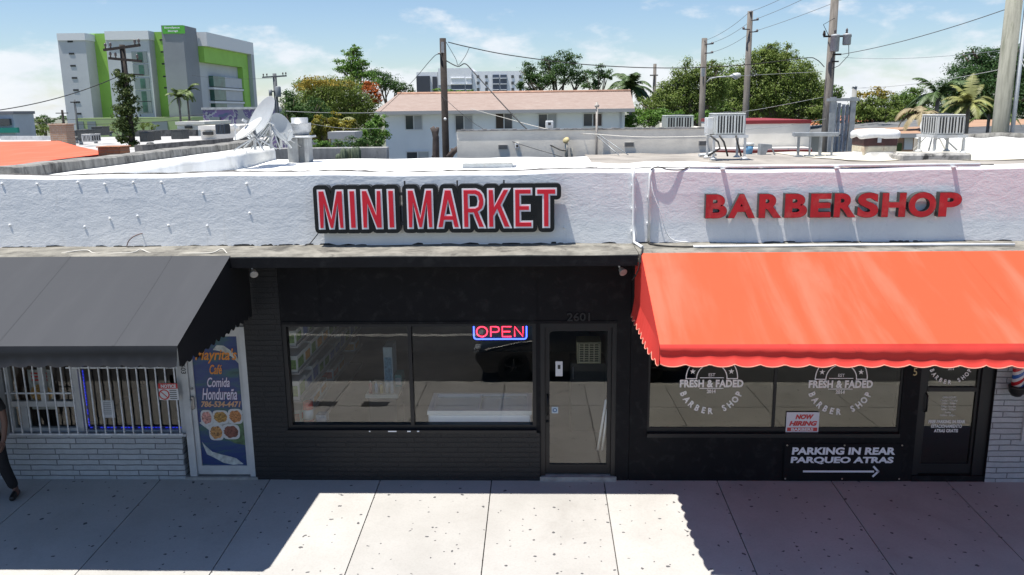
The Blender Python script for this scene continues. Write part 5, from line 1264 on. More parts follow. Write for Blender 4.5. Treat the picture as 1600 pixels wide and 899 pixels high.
def capf(u, v):
    a_, r_ = 2*math.pi*u, [1.0, 1.06, 1.06, .95, .6, 0.0][int(round(v*5))]
    hz = [0, .03, .10, .15, .17, .175][int(round(v*5))]
    cx_, cy_ = math.cos(a_), math.sin(a_); k_ = 1/max(abs(cx_), abs(cy_))
    return ((x0+x1)/2+dd*.52*r_*cx_*k_, Yc+dd/2+dd*.52*r_*cy_*k_, zz(213)-.02+hz-(.05*abs(math.sin(u*13)) if v < .3 else 0)+.012*math.sin(a_*5))
bb_.grid(capf, 32, 5); bb_.build('foam_cap', M('white_foam', (0.78, 0.78, 0.77), 0.8, 0.06, 8, 0.4, 20), t)
bb_ = MB(); bb_.box(X(1371, 218, Yc), X(1377, 218, Yc), Yc-.02, Yc-.006, zz(223), zz(215)); bb_.build('tag', steelw, t)
b = MB()
def fl(u, v):
    a_ = 2*math.pi*u; cx_, cy_ = math.cos(a_), math.sin(a_); k_ = 1/max(abs(cx_), abs(cy_))**.8; r_ = [.52, .56, .75, .95][int(round(v*3))]
    return ((x0+x1)/2+dd*r_*cx_*k_, Yc+dd/2+dd*r_*cy_*k_, ZR+[.14, .06, .02, -.01][int(round(v*3))])
b.grid(fl, 28, 3); b.build('flashing', M('flashing', (0.50, 0.49, 0.46), 0.8, 0.2, 4), t)
# tar patched curb to the right of the chimney
p0, p1 = atz(1408, 250, ZR), atz(1502, 247, ZR)
b = MB(); b.bbox(p0.x, p1.x, p0.y, p0.y+.7, ZR-.1, ZR+.13, .04)
b.build('roof_curb', M('tarred_curb', (0.36, 0.35, 0.33), 0.95, 0.3, 4, 0.5, 20, stain=(0.03, 0.03, 0.03), sscale=3, samt=0.95), label='low tar stained curb on the roof right of the chimney', cat='curb', origin=(p0.x, p0.y, ZR))
# steel pipe stands and racks
def stand(label, px0, px1, pyt, pyb, Y, nleg, w=.04):
    x0, x1, zt = X(px0, pyt, Y), X(px1, pyt, Y), Z((px0+px1)/2, pyt, Y)
    t = thing('steel_stand', label, 'stand', ((x0+x1)/2, Y, ZR), 'steel stands on the roof')
    b = MB(); b.bbox(x0, x1, Y-.22, Y-.10, zt-.05, zt+.05, .008); b.bbox(x0+.1, x1-.1, Y+.25, Y+.35, zt-.05, zt+.04, .008); b.build('beam', galv, t)
    for i in range(nleg):
        x = x0+(x1-x0)*(.12+.76*i/max(1, nleg-1)); k = MB(); k.bar((x, Y-.16, zt-.05), (x, Y-.16, ZR), w); k.box(x-.1, x+.1, Y-.26, Y-.06, ZR-.01, ZR+.02); k.build('leg', galv, t)
        if i % 2 == 0: k = MB(); k.bar((x+.12, Y+.3, zt-.05), (x+.12, Y+.3, ZR), w); k.build('leg', galv, t)
    return t
stand('long empty steel stand in front of the red trimmed building', 1238, 1306, 210, 241, 10.3, 4)
stand('short empty steel stand left of the square chimney', 1334, 1352, 213, 242, 10.6, 2)
Yk = 13.0
t = thing('equipment_rack', 'tall galvanised rack of upright channels beside the transformer pole', 'rack', (X(1313, 240, Yk), Yk, 3.4))
for px in (1299, 1330):
    k = MB(); xx = X(px, 200, Yk); k.box(xx-.07, xx+.07, Yk-.05, Yk+.05, 3.4, Z(px, 152, Yk)); k.build('upright', galv, t)
b = MB()
for px in (1305, 1311, 1318, 1324):
    xx = X(px, 200, Yk); b.box(xx-.035, xx+.035, Yk+.06, Yk+.14, 3.5, Z(px, 160+(px % 5), Yk)); b.box(xx-.012, xx+.012, Yk+.03, Yk+.06, 3.5, Z(px, 165, Yk))
b.build('channel', M('galvanised_blue', (0.30, 0.34, 0.40), 0.5, 0.25, 12, metal=0.4), t)
b = MB()
for py in (156, 240): b.box(X(1299, py, Yk)-.1, X(1330, py, Yk)+.2, Yk-.08, Yk+.10, Z(1314, py, Yk)-.04, Z(1314, py, Yk)+.04)
for py in (168, 190, 212): b.box(X(1301, py, Yk), X(1328, py, Yk), Yk+.141, Yk+.16, Z(1314, py, Yk)-.02, Z(1314, py, Yk)+.02)
b.build('cross_rail', galv, t)
# small loose things on the roofs
p = atz(1169, 241, ZR); t = thing('bucket', 'blue bucket with white lid beside the tall air conditioner', 'bucket', p); b = MB(); b.lathe([(.10, 0), (.13, .22)], p, 16); b.build('body', M('bucket_blue', (0.12, 0.30, 0.50), 0.5), t); b = MB(); b.lathe([(.14, .221), (.14, .29), (0, .30)], p, 16); b.build('lid', M('bucket_white', (0.60, 0.62, 0.60), 0.5), t)
p = atz(1196, 243, ZR); t = thing('roof_vent', 'bent grey metal roof vent standing on the gravel roof', 'vent', p); b = MB(); b.extr([p+Vector((-.13, 0, 0)), p+Vector((.0, 0, 0)), p+Vector((.06, 0, .16)), p+Vector((.16, 0, .18)), p+Vector((.15, 0, .27)), p+Vector((-.12, 0, .29))], (0, .3, 0)); b.build('hood', galv, t); b = MB(); b.bar(p+Vector((.16, 0, .18)), p+Vector((.24, 0, 0)), .03); b.build('strut', galv, t)
p = atz(1022, 238, ZR)
t = thing('pipe_offcut', 'white pipe pieces lying on the roof below the tall air conditioner', 'pipe', atz(1098, 244, ZR)); b = MB(); q = atz(1092, 246, ZR); b.tube([q+Vector((0, 0, .05)), q+Vector((.32, .1, .06))], .04, 8); b.tube([q+Vector((.1, -.1, .05)), q+Vector((.30, -.12, .12)), q+Vector((.42, .0, .05))], .03, 8); b.build('pipe', steelw, t)

# ------------------------------------------------------------------ neighbours behind the roof
gw = M('grey_wall', (0.80, 0.745, 0.65), 0.85, 0.10, 1.2, 0.3, 8, stain=(0.66, 0.62, 0.55), sscale=0.8, samt=0.6)
Yg = 12.2
gb = thing('flat_roofed_building', 'long plain grey walled building right behind the white roof', 'building', (4, Yg, 0))
gx0, gx1, gzt = X(714, 225, Yg), X(1118, 222, Yg), Z(900, 203.5, Yg)
b = MB(); b.box(gx0, gx1, Yg, Yg+.25, -0.5, gzt); b.box(gx0, gx0+.25, Yg+.25, Yg+9, -0.5, gzt-.4); b.box(gx1-.25, gx1, Yg+.25, Yg+9, -0.5, gzt); b.build('wall', gw, gb)
b = MB(); b.box(gx0+.25, gx1-.25, Yg+.25, Yg+9, -0.5, gzt-.45); b.build('roof', roofg, gb)
b = MB(); n = 60; rnd = random.Random(8)
for i in range(n):
    xa, xb = gx0+(gx1-gx0)*i/n, gx0+(gx1-gx0)*(i+1)/n; b.box(xa, xb, Yg-.025, Yg+.2, gzt+.001, gzt+.03+.025*rnd.random())
b.build('coping', M('dirty_coping', (0.25, 0.245, 0.24), 0.95, 0.4, 8), gb)
for px, py in ((786, 230), (983, 226), (1099, 224)):
    f = MB(); xx, z = X(px, py, Yg), Z(px, py, Yg); f.box(xx-.13, xx+.13, Yg-.02, Yg-.001, z-.06, z+.06); o = f.build('vent', M('vent_frame', (0.30, 0.30, 0.29), 0.8), gb)
    k = MB()
    for j in range(4): k.box(xx-.11, xx+.11, Yg-.03, Yg-.0205, z-.045+j*.028, z-.030+j*.028)
    k.build('vent_slats', M('vent_dark', (0.10, 0.10, 0.10), 0.8), o)
t = thing('wall_camera', 'small white wall camera with black eye on the grey wall', 'camera', (X(808, 228, Yg), Yg-.05, Z(808, 228, Yg))); p = at(808, 228, Yg-.05); b = MB(); b.bbox(p.x-.05, p.x+.05, Yg-.08, Yg-.001, p.z-.07, p.z+.07, .01); b.build('case', paintw, t); b = MB(); b.lathe([(.035, 0), (.035, .03), (0, .035)], (p.x, Yg-.08, p.z), 12, (0, -1, 0)); b.build('lens', blkf, t)
t = thing('service_mast', 'thin rusty service mast with braces on the grey wall', 'mast', (X(931, 245, Yg), Yg-.1, 3.5))
xm = X(932, 200, Yg); b = MB(); b.tube([(xm, Yg-.1, 3.4), (xm, Yg-.1, Z(931, 160, Yg))], .03, 8); b.lathe([(.05, 0), (.07, .04), (.02, .1)], (xm, Yg-.1, Z(931, 168, Yg)), 10); b.build('mast', M('weathered_pipe', (0.36, 0.33, 0.30), 0.7, 0.2, 8), t)
b = MB(); b.tube([(xm, Yg-.1, Z(931, 208, Yg)), (xm+.75, Yg-1.2, 3.9)], .012, 6); b.tube([(xm, Yg-.1, Z(931, 212, Yg)), (xm+.5, Yg-1.3, 3.9)], .012, 6); b.build('brace', galv, t)
t = thing('weather_head', 'yellowed cable head on two short pipes against the grey wall', 'cable head', (X(886, 245, Yg), Yg-.2, 3.7)); p = at(885, 220, Yg-.2)
b = MB(); b.tube([(p.x, p.y, 3.7), (p.x, p.y, p.z)], .045, 8); b.tube([(p.x+.16, p.y+.05, 3.7), (p.x+.13, p.y+.05, p.z-.2)], .03, 8); b.build('pipe', M('aged_cream', (0.46, 0.43, 0.36), 0.7, 0.2, 6), t); b = MB(); b.lathe([(.04, -.05), (.10, .0), (.09, .05), (.0, .08)], p, 12, (-.5, -.5, .7)); b.build('cap', M('yellowed', (0.50, 0.42, 0.22), 0.6), t)
t = thing('meter_box', 'small pale meter box above the grey wall', 'meter box', at(858, 200, Yg+.3)); p = at(858, 200, Yg+.3); b = MB(); b.bbox(p.x-.1, p.x+.12, p.y, p.y+.15, gzt+.04, Z(858, 189, Yg+.3), .015); b.tube([(p.x, p.y+.05, gzt-.3), (p.x, p.y+.05, gzt+.05)], .025); b.build('case', steelw, t); b = MB(); b.box(p.x-.03, p.x+.05, p.y-.01, p.y-.001, Z(858, 196, Yg), Z(858, 192, Yg)); b.build('window', slot, t)
# white building with red trim
Yr = 17; rb = thing('low_building', 'low white building with dark red top trim and red base', 'building', (X(1215, 230, Yr), Yr, 0))
x0, x1 = X(1150, 215, Yr), X(1265, 215, Yr); zt = Z(1215, 189, Yr)
b = MB(); b.box(x0, x1, Yr, Yr+6, -.5, zt); b.build('wall', M('offwhite_wall', (0.76, 0.73, 0.67), 0.85, 0.08, 1), rb)
b = MB(); b.box(x0-.02, x1+.02, Yr-.03, Yr+6, Z(1215, 193.5, Yr), zt+.02); b.build('red_trim', M('dark_red_trim', (0.24, 0.025, 0.03), 0.7), rb)
zb_ = Z(1215, 231, Yr)
b = MB(); b.box(x0-.9, x1-.2, Yr-.9, Yr-.1, zb_-.5, zb_+.03); b.build('white_step', M('offwhite_wall', (0.52, 0.51, 0.48)), rb)
b = MB(); b.box(x0-.91, x1-.19, Yr-.93, Yr-.901, zb_-.25, zb_-.03); b.build('red_band', M('red_band', (0.30, 0.045, 0.035), 0.7), rb)
# concrete yard wall left
Yw = 11.6
b = MB(); b.bbox(X(396, 240, Yw), X(606, 240, Yw), Yw, Yw+.2, -.4, Z(500, 231, Yw), .02)
b.build('concrete_wall', M('streaked_concrete', (0.30, 0.30, 0.295), 0.95, 0.25, 3, 0.3, 20, stain=(0.18, 0.18, 0.175), sscale=3, samt=0.7, stretch=(1, 1, .3)), label='streaked grey concrete wall behind the exhaust fan', cat='wall', origin=(X(500, 240, Yw), Yw, -.4))
# white house with tiled roof
Yh = 37.0
house = thing('white_house', 'white two storey house with faded red tile roof', 'house', (X(790, 200, Yh), Yh, -.4))
hx0, hx1 = X(602, 200, Yh), X(976, 190, Yh); ze = Z(790, 172.5, Yh-.7)
b = MB(); b.box(hx0, hx1, Yh, Yh+11, -.4, ze+.05); b.build('wall', M('house_white', (0.76, 0.80, 0.84), 0.85, 0.05, 0.5), house)
m_, N_, L_, b_ = nodes('roof_tiles'); b_.inputs['Roughness'].default_value = 0.85
tc_ = N_.new('ShaderNodeTexCoord'); mp_ = N_.new('ShaderNodeMapping'); mp_.inputs['Scale'].default_value = (0.7, 3.0, 3.0); L_.new(tc_.outputs['Object'], mp_.inputs[0])
n_ = noise(N_, L_, mp_.outputs[0], 2.6, 8, 0.8); r_ = N_.new('ShaderNodeValToRGB'); L_.new(n_.outputs[0], r_.inputs[0]); e_ = r_.color_ramp.elements
e_[0].position = .3; e_[0].color = (0.21, 0.15, 0.125, 1); e_[1].position = .72; e_[1].color = (0.40, 0.345, 0.305, 1)
x_ = e_.new(.5); x_.color = (0.30, 0.225, 0.19, 1)
wv_ = N_.new('ShaderNodeTexWave'); wv_.wave_type = 'BANDS'; wv_.bands_direction = 'Y'; wv_.inputs['Scale'].default_value = 0.95; wv_.inputs['Distortion'].default_value = 0.6; L_.new(tc_.outputs['Object'], wv_.inputs[0])
bp_ = N_.new('ShaderNodeBump'); bp_.inputs['Strength'].default_value = 0.8; bp_.inputs['Distance'].default_value = 0.05; L_.new(wv_.outputs[0], bp_.inputs['Height']); L_.new(bp_.outputs[0], b_.inputs['Normal']); L_.new(r_.outputs[0], b_.inputs['Base Color'])
tiles = m_
e0, e1 = at(585, 176, Yh-.7), at(992, 169, Yh-.7); e0.z = e1.z = ze; r0, r1 = at(621, 147.5, 43.5), at(985, 141.5, 43.5); r1.z = r0.z
bk0, bk1 = Vector((e0.x, 50.0, ze)), Vector((e1.x, 50.0, ze))
b = MB(); b.add([e0, e1, r1, r0, bk1, bk0], [(0,1,2,3), (2,4,5,3), (0,3,5), (1,4,2)]); roof = b.build('roof', tiles, house)
b = MB(); b.box(e0.x, e1.x, Yh-.72, Yh-.68, ze-.17, ze+.02); b.box(e0.x, e0.x+.04, Yh-.67, 50, ze-.17, ze); b.box(e1.x-.04, e1.x, Yh-.67, 50, ze-.17, ze); b.build('fascia', M('fascia_grey', (0.38, 0.38, 0.38), 0.7), roof)
b = MB(); b.box(e0.x+.05, e1.x-.05, Yh-.66, Yh-.01, ze-.10, ze-.06); b.build('soffit', M('house_white', (0.60, 0.64, 0.68)), roof)
b = MB(); b.tube([r0, r1], .12, 8); b.build('ridge', M('ridge_tile', (0.40, 0.24, 0.17), 0.85, 0.2, 3), roof)
wg = M('far_glass', (0.05, 0.06, 0.07), 0.12, spec=0.7); wgl = M('far_blind', (0.36, 0.38, 0.40), 0.5, 0.1, 2); fr_ = M('window_white', (0.62, 0.64, 0.66), 0.6)
for (a, c, y0, y1, kind) in ((634, 659, 181, 202, 0), (712, 738, 181, 206, 0), (775, 800, 178, 201, 1), (842, 869, 179, 201, 0), (912, 940, 178, 197, 2), (634, 668, 238, 251, 0)):
    x0, x1, z0, z1 = X(a, 190, Yh), X(c, 190, Yh), Z((a+c)/2, y1, Yh), Z((a+c)/2, y0, Yh)
    b = MB()
    for q in ((x0-.06, x0, z0-.06, z1+.06), (x1, x1+.06, z0-.06, z1+.06), (x0, x1, z0-.06, z0), (x0, x1, z1, z1+.06), ((x0+x1)/2-.03, (x0+x1)/2+.03, z0, z1)): b.box(q[0], q[1], Yh-.05, Yh-.001, q[2], q[3])
    o = b.build('window', fr_, house)
    k = MB(); k.box(x0, (x0+x1)/2-.03, Yh-.02, Yh-.002, z0, z1); k.build('pane', wg if kind != 1 else M('dark_opening', (0.06, 0.045, 0.035), 0.8), o)
    k = MB(); k.box((x0+x1)/2+.03, x1, Yh-.021, Yh-.002, z0, z1); k.build('pane', (wgl, wg, M('brown_glass', (0.07, 0.05, 0.045), 0.2))[kind], o)
b = MB(); xx = X(970, 185, Yh); b.tube([(xx, Yh-.06, 1.0), (xx, Yh-.06, ze-.15)], .05, 8); b.build('downpipe', fr_, house)
# far apartment block
Ya = 190
ap = thing('apartment_block', 'white apartment block with dark balconies far behind the red roof', 'building', (X(735, 150, Ya), Ya, -.4))
ax0, ax1, azt = X(651, 125, Ya), X(816, 125, Ya), Z(735, 112, Ya)
b = MB(); b.box(ax0, ax1, Ya, Ya+18, -.4, azt); b.box(X(685, 120, Ya), X(737, 120, Ya), Ya-.4, Ya+18.2, azt-3, azt+.8); b.build('wall', M('block_white', (0.85, 0.86, 0.88), 0.8, 0.04, .2), ap)
def panel(name, a, c, y0, y1, mat, d, own=ap, Yp=Ya):
    k = MB(); k.box(X(a, 130, Yp), X(c, 130, Yp), Yp-d, Yp-.02, Z((a+c)/2, y1, Yp), Z((a+c)/2, y0, Yp)); return k.build(name, mat, own)
dkb = M('block_dark', (0.055, 0.06, 0.075), 0.5); blu = M('block_glass', (0.05, 0.07, 0.11), 0.15)
panel('dark_bay', 651, 672, 119, 146, dkb, .3); panel('dark_bay', 676, 683, 120, 146, dkb, .25)
panel('grey_panel', 684, 694, 113, 146, M('block_grey', (0.42, 0.44, 0.47), 0.8), .35)
for a, c in ((705, 726), (728, 738), (770, 780), (782, 792)):
    o = panel('balcony', a, c, 117, 146, blu, .3)
    for y in (122, 131, 140):
        k = MB(); k.box(X(a, 130, Ya), X(c, 130, Ya), Ya-.6, Ya-.32, Z(a, y+1.1, Ya), Z(a, y, Ya)); k.build('slab', M('block_white', (0.60, 0.61, 0.63)), o)
for a in (747, 760, 801, 813):
    for y in (120, 130, 140): panel('window', a-2, a+2, y-2.3, y+2.3, wg, .1)
# ------------------------------------------------------------------ storage building far left
Ys_ = 129.0
sg = M('storage_grey', (0.50, 0.52, 0.55), 0.8, 0.05, .3); sw_ = M('storage_white', (0.74, 0.75, 0.77), 0.8); sgr = M('storage_green', (0.30, 0.56, 0.10), 0.75, 0.06, .3); sdk = M('storage_dark', (0.25, 0.265, 0.29), 0.75, .06, .3)
st = thing('storage_building', 'large grey and lime green storage block on the far left', 'building', (X(200, 200, Ys_), Ys_, -.5))
def spx(a, c, y0, y1, ya, yb, mat, name, ym=130, own=st):
    k = MB(); x0, x1 = X(a, ym, ya), X(c, ym, ya); k.box(x0, x1, ya, yb, -.5 if y1 is None else Z((a+c)/2, y1, ya), Z((a+c)/2, y0, ya)); return k.build(name, mat, own)
E0 = 26
spx(98, 140.3, 63.5, None, Ys_, Ys_+E0, sg, 'grey_wall', 130); spx(97.5, 140.8, 52, 63.2, Ys_-.2, Ys_+E0, sw_, 'white_cap', 130)
spx(140.4, 171.9, 52.5, None, Ys_+3, Ys_+E0, sgr, 'green_wall'); 
spx(172, 239, 62.5, None, Ys_, Ys_+E0, sg, 'grey_wall'); spx(171.6, 239.3, 48.5, 62.2, Ys_-.2, Ys_+E0, sw_, 'white_cap')
spx(239.1, 260, 50, None, Ys_+2, Ys_+E0, sgr, 'green_wall')
tw = spx(260.1, 293, 39.5, None, Ys_-2.5, Ys_+3.05, sdk, 'tower')
spx(253.5, 288.5, 40.2, 52.8, Ys_-2.62, Ys_-2.51, M('storage_sign_green', (0.10, 0.42, 0.05), 0.6), 'sign_panel', 46)
b = MB(); tz = Z(272, 46, Ys_-2.6)
text_on(b, 'ExtraSpace', X(257, 46, Ys_-2.65), X(281, 46, Ys_-2.65), Z(272, 45.5, Ys_-2.65), Z(272, 41.8, Ys_-2.65), Ys_-2.66, 0.03); text_on(b, 'Storage', X(262, 46, Ys_-2.65), X(278, 46, Ys_-2.65), Z(272, 50.6, Ys_-2.65), Z(272, 47, Ys_-2.65), Ys_-2.66, 0.03); b.build('lettering', whs, st)
for i, y in enumerate((65, 84, 103, 122, 141, 160, 178)):
    k = MB(); xx = X(117, 130, Ys_); z = Z(117, y, Ys_); k.box(xx-.4, xx+.5, Ys_-.06, Ys_-.01, z-.14, z+.14); k.build('window_slot', slot, st)
for y in (61, 80, 99, 119, 137):
    k = MB(); xx = X(251, 130, Ys_); z = Z(250, y, Ys_); k.box(xx-.35, xx+.35, Ys_+1.94, Ys_+1.99, z-.12, z+.12); k.build('window_slot', slot, st)
gwn = M('storage_glass', (0.045, 0.12, 0.09), 0.3, 0.4, .5)
for y0 in (82, 102, 123, 143, 160):
    k = MB(); x0, x1 = X(211.5, 130, Ys_), X(233, 130, Ys_); z1, z0 = Z(220, y0, Ys_), Z(220, y0+15, Ys_); k.box(x0-.1, x1+.1, Ys_-.12, Ys_-.01, z0-.15, z1+.15); o = k.build('window', M('storage_frame', (0.20, 0.24, 0.25), 0.6), st)
    k = MB(); k.box(x0+.9, x1-.6, Ys_-.15, Ys_-.125, z0, z1); k.build('pane', gwn, o)
# right hand face
xr = X(306, 130, Ys_)
def rface(y0, y1, z0, z1, d, mat, name):
    k = MB(); k.box(xr-1.0, xr+d, y0, y1, z0, z1); return k.build(name, mat, st)
zt_ = Z(302, 50, Ys_)
rface(Ys_+3.1, Ys_+26, -.5, zt_, -.5, sg, 'grey_wall')
rface(Ys_+3.2, Ys_+26.6, zt_-2.0, zt_+.25, 1.2, sw_, 'white_cap'); rface(Ys_+24.9, Ys_+26.6, -.5, zt_-2.01, 1.2, M('storage_pale', (0.46, 0.48, 0.50), 0.8), 'pale_fin')
rface(Ys_+3.3, Ys_+24.8, zt_-4.6, zt_-2.02, .5, sgr, 'green_band'); rface(Ys_+21.6, Ys_+24.8, 1.5, zt_-4.61, .5, sgr, 'green_band')
for i in range(5):
    z = zt_-6.9-i*2.35
    k = MB(); k.box(xr-.6, xr+.30, Ys_+7.0, Ys_+12.5, z-1.6, z+.2); k.build('window', gwn, st)
    k = MB(); k.box(xr-.6, xr+.45, Ys_+6.5, Ys_+21.5, z-2.1, z-1.75); k.build('floor_band', sw_, st)
    k = MB(); k.box(xr-.6, xr+.2, Ys_+12.6, Ys_+21.5, z-1.6, z+.2); k.build('grey_panel', sg, st)
spx(118, 300, 184, None, Ys_-9, Ys_-3, M('pale_green_wall', (0.34, 0.44, 0.20), 0.8, .05, .3), 'base_wall', 190)
for a, c in ((120, 131), (137, 150), (238, 262)):
    k = MB(); k.box(X(a, 195, Ys_-9), X(c, 195, Ys_-9), Ys_-9.1, Ys_-9.01, -.3, Z(a, 190, Ys_-9)); k.build('gate', M('storage_frame', (0.20, 0.24, 0.25)), st)
# ------------------------------------------------------------------ neighbour roofs on the left
nr_ = thing('flat_roofed_building', 'wide flat roofed neighbour with pale roof left of the party wall', 'building', (-25, 20, 0))
b = MB(); b.extr([(-60, 8.8, 3.5), (-7.6, 8.8, 3.5), (-8.6, 13, 3.5), (-19, 48, 3.5), (-60, 48, 3.5)], (0, 0, -3.9)); b.build('roof', M('pale_gravel', (0.44, 0.43, 0.42), 0.95, 0.2, .6, stain=(0.16, 0.16, 0.17), sscale=.5, samt=.7), nr_)
b = MB(); b.box(-60, -7.6, 0.2, 8.7, -.4, 3.40); b.build('wall', M('brown_wall', (0.16, 0.10, 0.07), 0.9, .2, 2), nr_)
def lowwall(name, p, q, h, w_, mat):
    d = (q-p); d.z = 0; n = Vector((-d.y, d.x, 0)).normalized()*w_
    k = MB(); k.extr([p-Vector((0,0,h)), q-Vector((0,0,h)), q, p], n); return k.build(name, mat, nr_)
lowwall('parapet', atz(222, 227, 4.0), atz(402, 213, 4.0), .5, .3, M('stained_dark', (0.13, 0.125, 0.12), 0.95, .4, 4))
lowwall('parapet', atz(0, 213, 3.75), atz(82, 213, 3.75), .3, .3, M('parapet_pale', (0.50, 0.51, 0.52), 0.9, .2, 2))
lowwall('parapet', atz(190, 204, 3.9), atz(306, 203, 3.9), .6, .3, M('stained_dark', (0.13, 0.125, 0.12)))
# orange canopy roof
A_, B_ = atz(-40, 265, 4.12), atz(175, 239, 4.12); C_, D_ = atz(92, 220.5, 4.26), atz(-40, 222, 4.26)
t = thing('canopy_roof', 'orange canvas canopy with dark red edge behind the stained upstand', 'canopy', (A_.x, A_.y, 3.5))
def cano(u, v):
    p = (A_*(1-u)+B_*u)*(1-v)+(D_*(1-u)+C_*u)*v; p = p.copy(); p.z += -.03*math.sin(math.pi*v)-.02*math.sin(math.pi*4*u)*math.sin(math.pi*v); return p
b = MB(); b.grid(cano, 24, 8); b.build('canvas', canvas('coral_canvas', (0.74, 0.13, 0.065), (0.76, 0.19, 0.12), 0.7, .5), t)
b = MB(); b.grid(lambda u, v: (A_*(1-u)+B_*u)+Vector((.0, -.0, -.12*v-.012*abs(math.sin(u*70))*v)), 120, 2); b.build('valance', M('dark_red_canvas', (0.22, 0.02, 0.02), 0.7), t)
for p in (A_*.6+B_*.4, B_*.97+A_*.03):
    k = MB(); k.bar(p+Vector((-.03, .05, -.05)), Vector((p.x-.03, p.y+.05, 3.3)), .05); k.build('post', galv, t)
# brick stacks
def stack(label, a, c, y0, y1, Y, mat, zb=3.4):
    x0, x1 = X(a, y1, Y), X(c, y1, Y); t = thing('brick_stack', label, 'chimney', ((x0+x1)/2, Y, zb)); b = MB(); b.bbox(x0, x1, Y, Y+(x1-x0)*.9, zb, Z(a, y0+2, Y), .01); b.build('shaft', mat, t); b = MB(); b.bbox(x0-.03, x1+.03, Y-.03, Y+(x1-x0)*.9+.03, Z(a, y0+2, Y)+.001, Z(a, y0, Y), .01); b.build('cap', mat, t)
tanb = brick_mat('tan_brick', (0.42, 0.26, 0.17), (0.36, 0.21, 0.14), (0.40, 0.36, 0.32), .22, .075, .5); redb = brick_mat('orange_brick', (0.36, 0.15, 0.07), (0.30, 0.12, 0.06), (0.2, 0.16, 0.13), .22, .075, .5)
stack('tan brick chimney behind the orange canopy', 80, 106, 194, 226, 19, tanb); stack('rusty brick stub at the right end of the orange canopy', 154, 189, 229, 246, 9.4, redb)
for i, (a, c, y0, y1, Y, mm, lab) in enumerate(((112, 119, 205, 213, 33, acd, 'small dark condenser left of a group on the pale roof'), (121, 135, 204, 217, 31, acd, 'dark condenser second from the left on the pale roof'), (128, 142, 211, 222, 24, M('condenser_white', (0.5, 0.5, 0.49), 0.6), 'white condenser in front of the dark ones on the pale roof'), (143, 160, 199, 212, 34, acd, 'dark condenser raised highest above the pale roof'), (218, 229, 208, 222, 30, acd, 'dark condenser just right of the vine covered pole'), (230, 241, 206, 220, 32, acd, 'dark condenser inside a small cage on the pale roof'), (267, 285, 204, 218, 30, acd, 'dark square condenser alone on the pale roof'), (337, 351, 195, 210, 34, M('condenser_blue', (0.05, 0.07, 0.10), 0.5), 'dark blue condenser nearest the satellite dishes'), (293, 306, 189, 197, 60, acd, 'small dark condenser below the palm trees'))):
    condenser(lab, a, c, y0, y1, Y, .8, mm, 5, 3.5 if Y < 50 else None, slats=(mm is not acd), group='condensers on the pale roof')
b = MB(); rnd = random.Random(12)
for i, (px, py, lab) in enumerate(((120, 224, 'round dark roof vent left of the white condenser'), (127, 226, 'round dark roof vent right below the white condenser'), (150, 224, 'round dark roof vent behind the brick stub'), (236, 236, 'black roof vent on the stained upstand roof'), (173, 213, 'tiny black vent pipe on the pale roof'))):
    p = atz(px, py, 3.52); t = thing('roof_vent', lab, 'vent', p, 'vents on the pale roof'); k = MB(); k.lathe([(.10, 0), (.10, .22)], p, 10); k.build('pipe', galv, t); k = MB(); k.lathe([(.17, .221), (.19, .27), (.12, .36), (0, .38)], p, 12); k.build('cap', acd, t)
# far low buildings
def simple(name, label, a, c, y0, Y, wall, trim=None, dep=14, bands=()):
    x0, x1 = X(a, 190, Y), X(c, 190, Y); zt = Z((a+c)/2, y0, Y); t = thing(name, label, 'building', ((x0+x1)/2, Y, -.4)); b = MB(); b.box(x0, x1, Y, Y+dep, -.4, zt); b.build('wall', wall, t); b = MB(); b.box(x0-.1, x1+.1, Y-.1, Y+dep+.1, zt+.001, zt+.25); b.build('coping', trim or wall, t)
    for nm, p, q, ya, yb, mt in bands:
        k = MB(); k.box(X(p, 190, Y), X(q, 190, Y), Y-.3, Y-.02, Z((p+q)/2, yb, Y), Z((p+q)/2, ya, Y)); k.build(nm, mt, t)
    return t
simple('corner_shop', 'pale far building with teal awning at the left edge', -60, 22, 179, 62, M('pale_blue_wall', (0.44, 0.48, 0.54), 0.8, .1, .3), M('coping_dark', (0.2, 0.2, 0.22), 0.8), 3, (('teal_awning', -60, 29, 200, 208, M('teal_canvas', (0.02, 0.26, 0.20), 0.7)), ('dark_window', -40, 18, 186, 196, wg)))
m_, N_, L_, b_ = nodes('graffiti'); tc_ = N_.new('ShaderNodeTexCoord'); n_ = noise(N_, L_, tc_.outputs['Object'], 0.33, 4, .6, .9); r_ = N_.new('ShaderNodeValToRGB'); r_.color_ramp.interpolation = 'CONSTANT'; L_.new(n_.outputs[0], r_.inputs[0]); e_ = r_.color_ramp.elements
e_[0].position = 0; e_[0].color = (0.36, 0.36, 0.38, 1); e_[1].position = .48; e_[1].color = (0.16, 0.12, 0.26, 1)
for q, c in ((.53, (0.46, 0.46, 0.48, 1)), (.57, (0.24, 0.16, 0.34, 1)), (.63, (0.12, 0.16, 0.26, 1)), (.68, (0.42, 0.42, 0.43, 1))):
    x_ = e_.new(q); x_.color = c
L_.new(n_.outputs[0], r_.inputs[0]); L_.new(r_.outputs[0], b_.inputs['Base Color'])
simple('mural_building', 'low building with purple graffiti wall behind the satellite dishes', 318, 452, 171, 84, m_, M('parapet_pale', (0.50, 0.51, 0.52)), 20, (('shutter', 330, 345, 183, 200, M('storage_frame', (0.20, 0.24, 0.25))),))
simple('roof_house', 'small white rooftop block below the far palm trees', 276, 318, 195, 58, M('offwhite_wall', (0.52, 0.51, 0.48)), None, 6, (('dark_opening', 290, 300, 197, 201, slot),))
simple('white_shed', 'low white shed roof behind the dark blue condenser', 312, 372, 203, 40, M('offwhite_wall', (0.52, 0.51, 0.48)), None, 6, (('dark_opening', 318, 332, 206, 211, slot),))
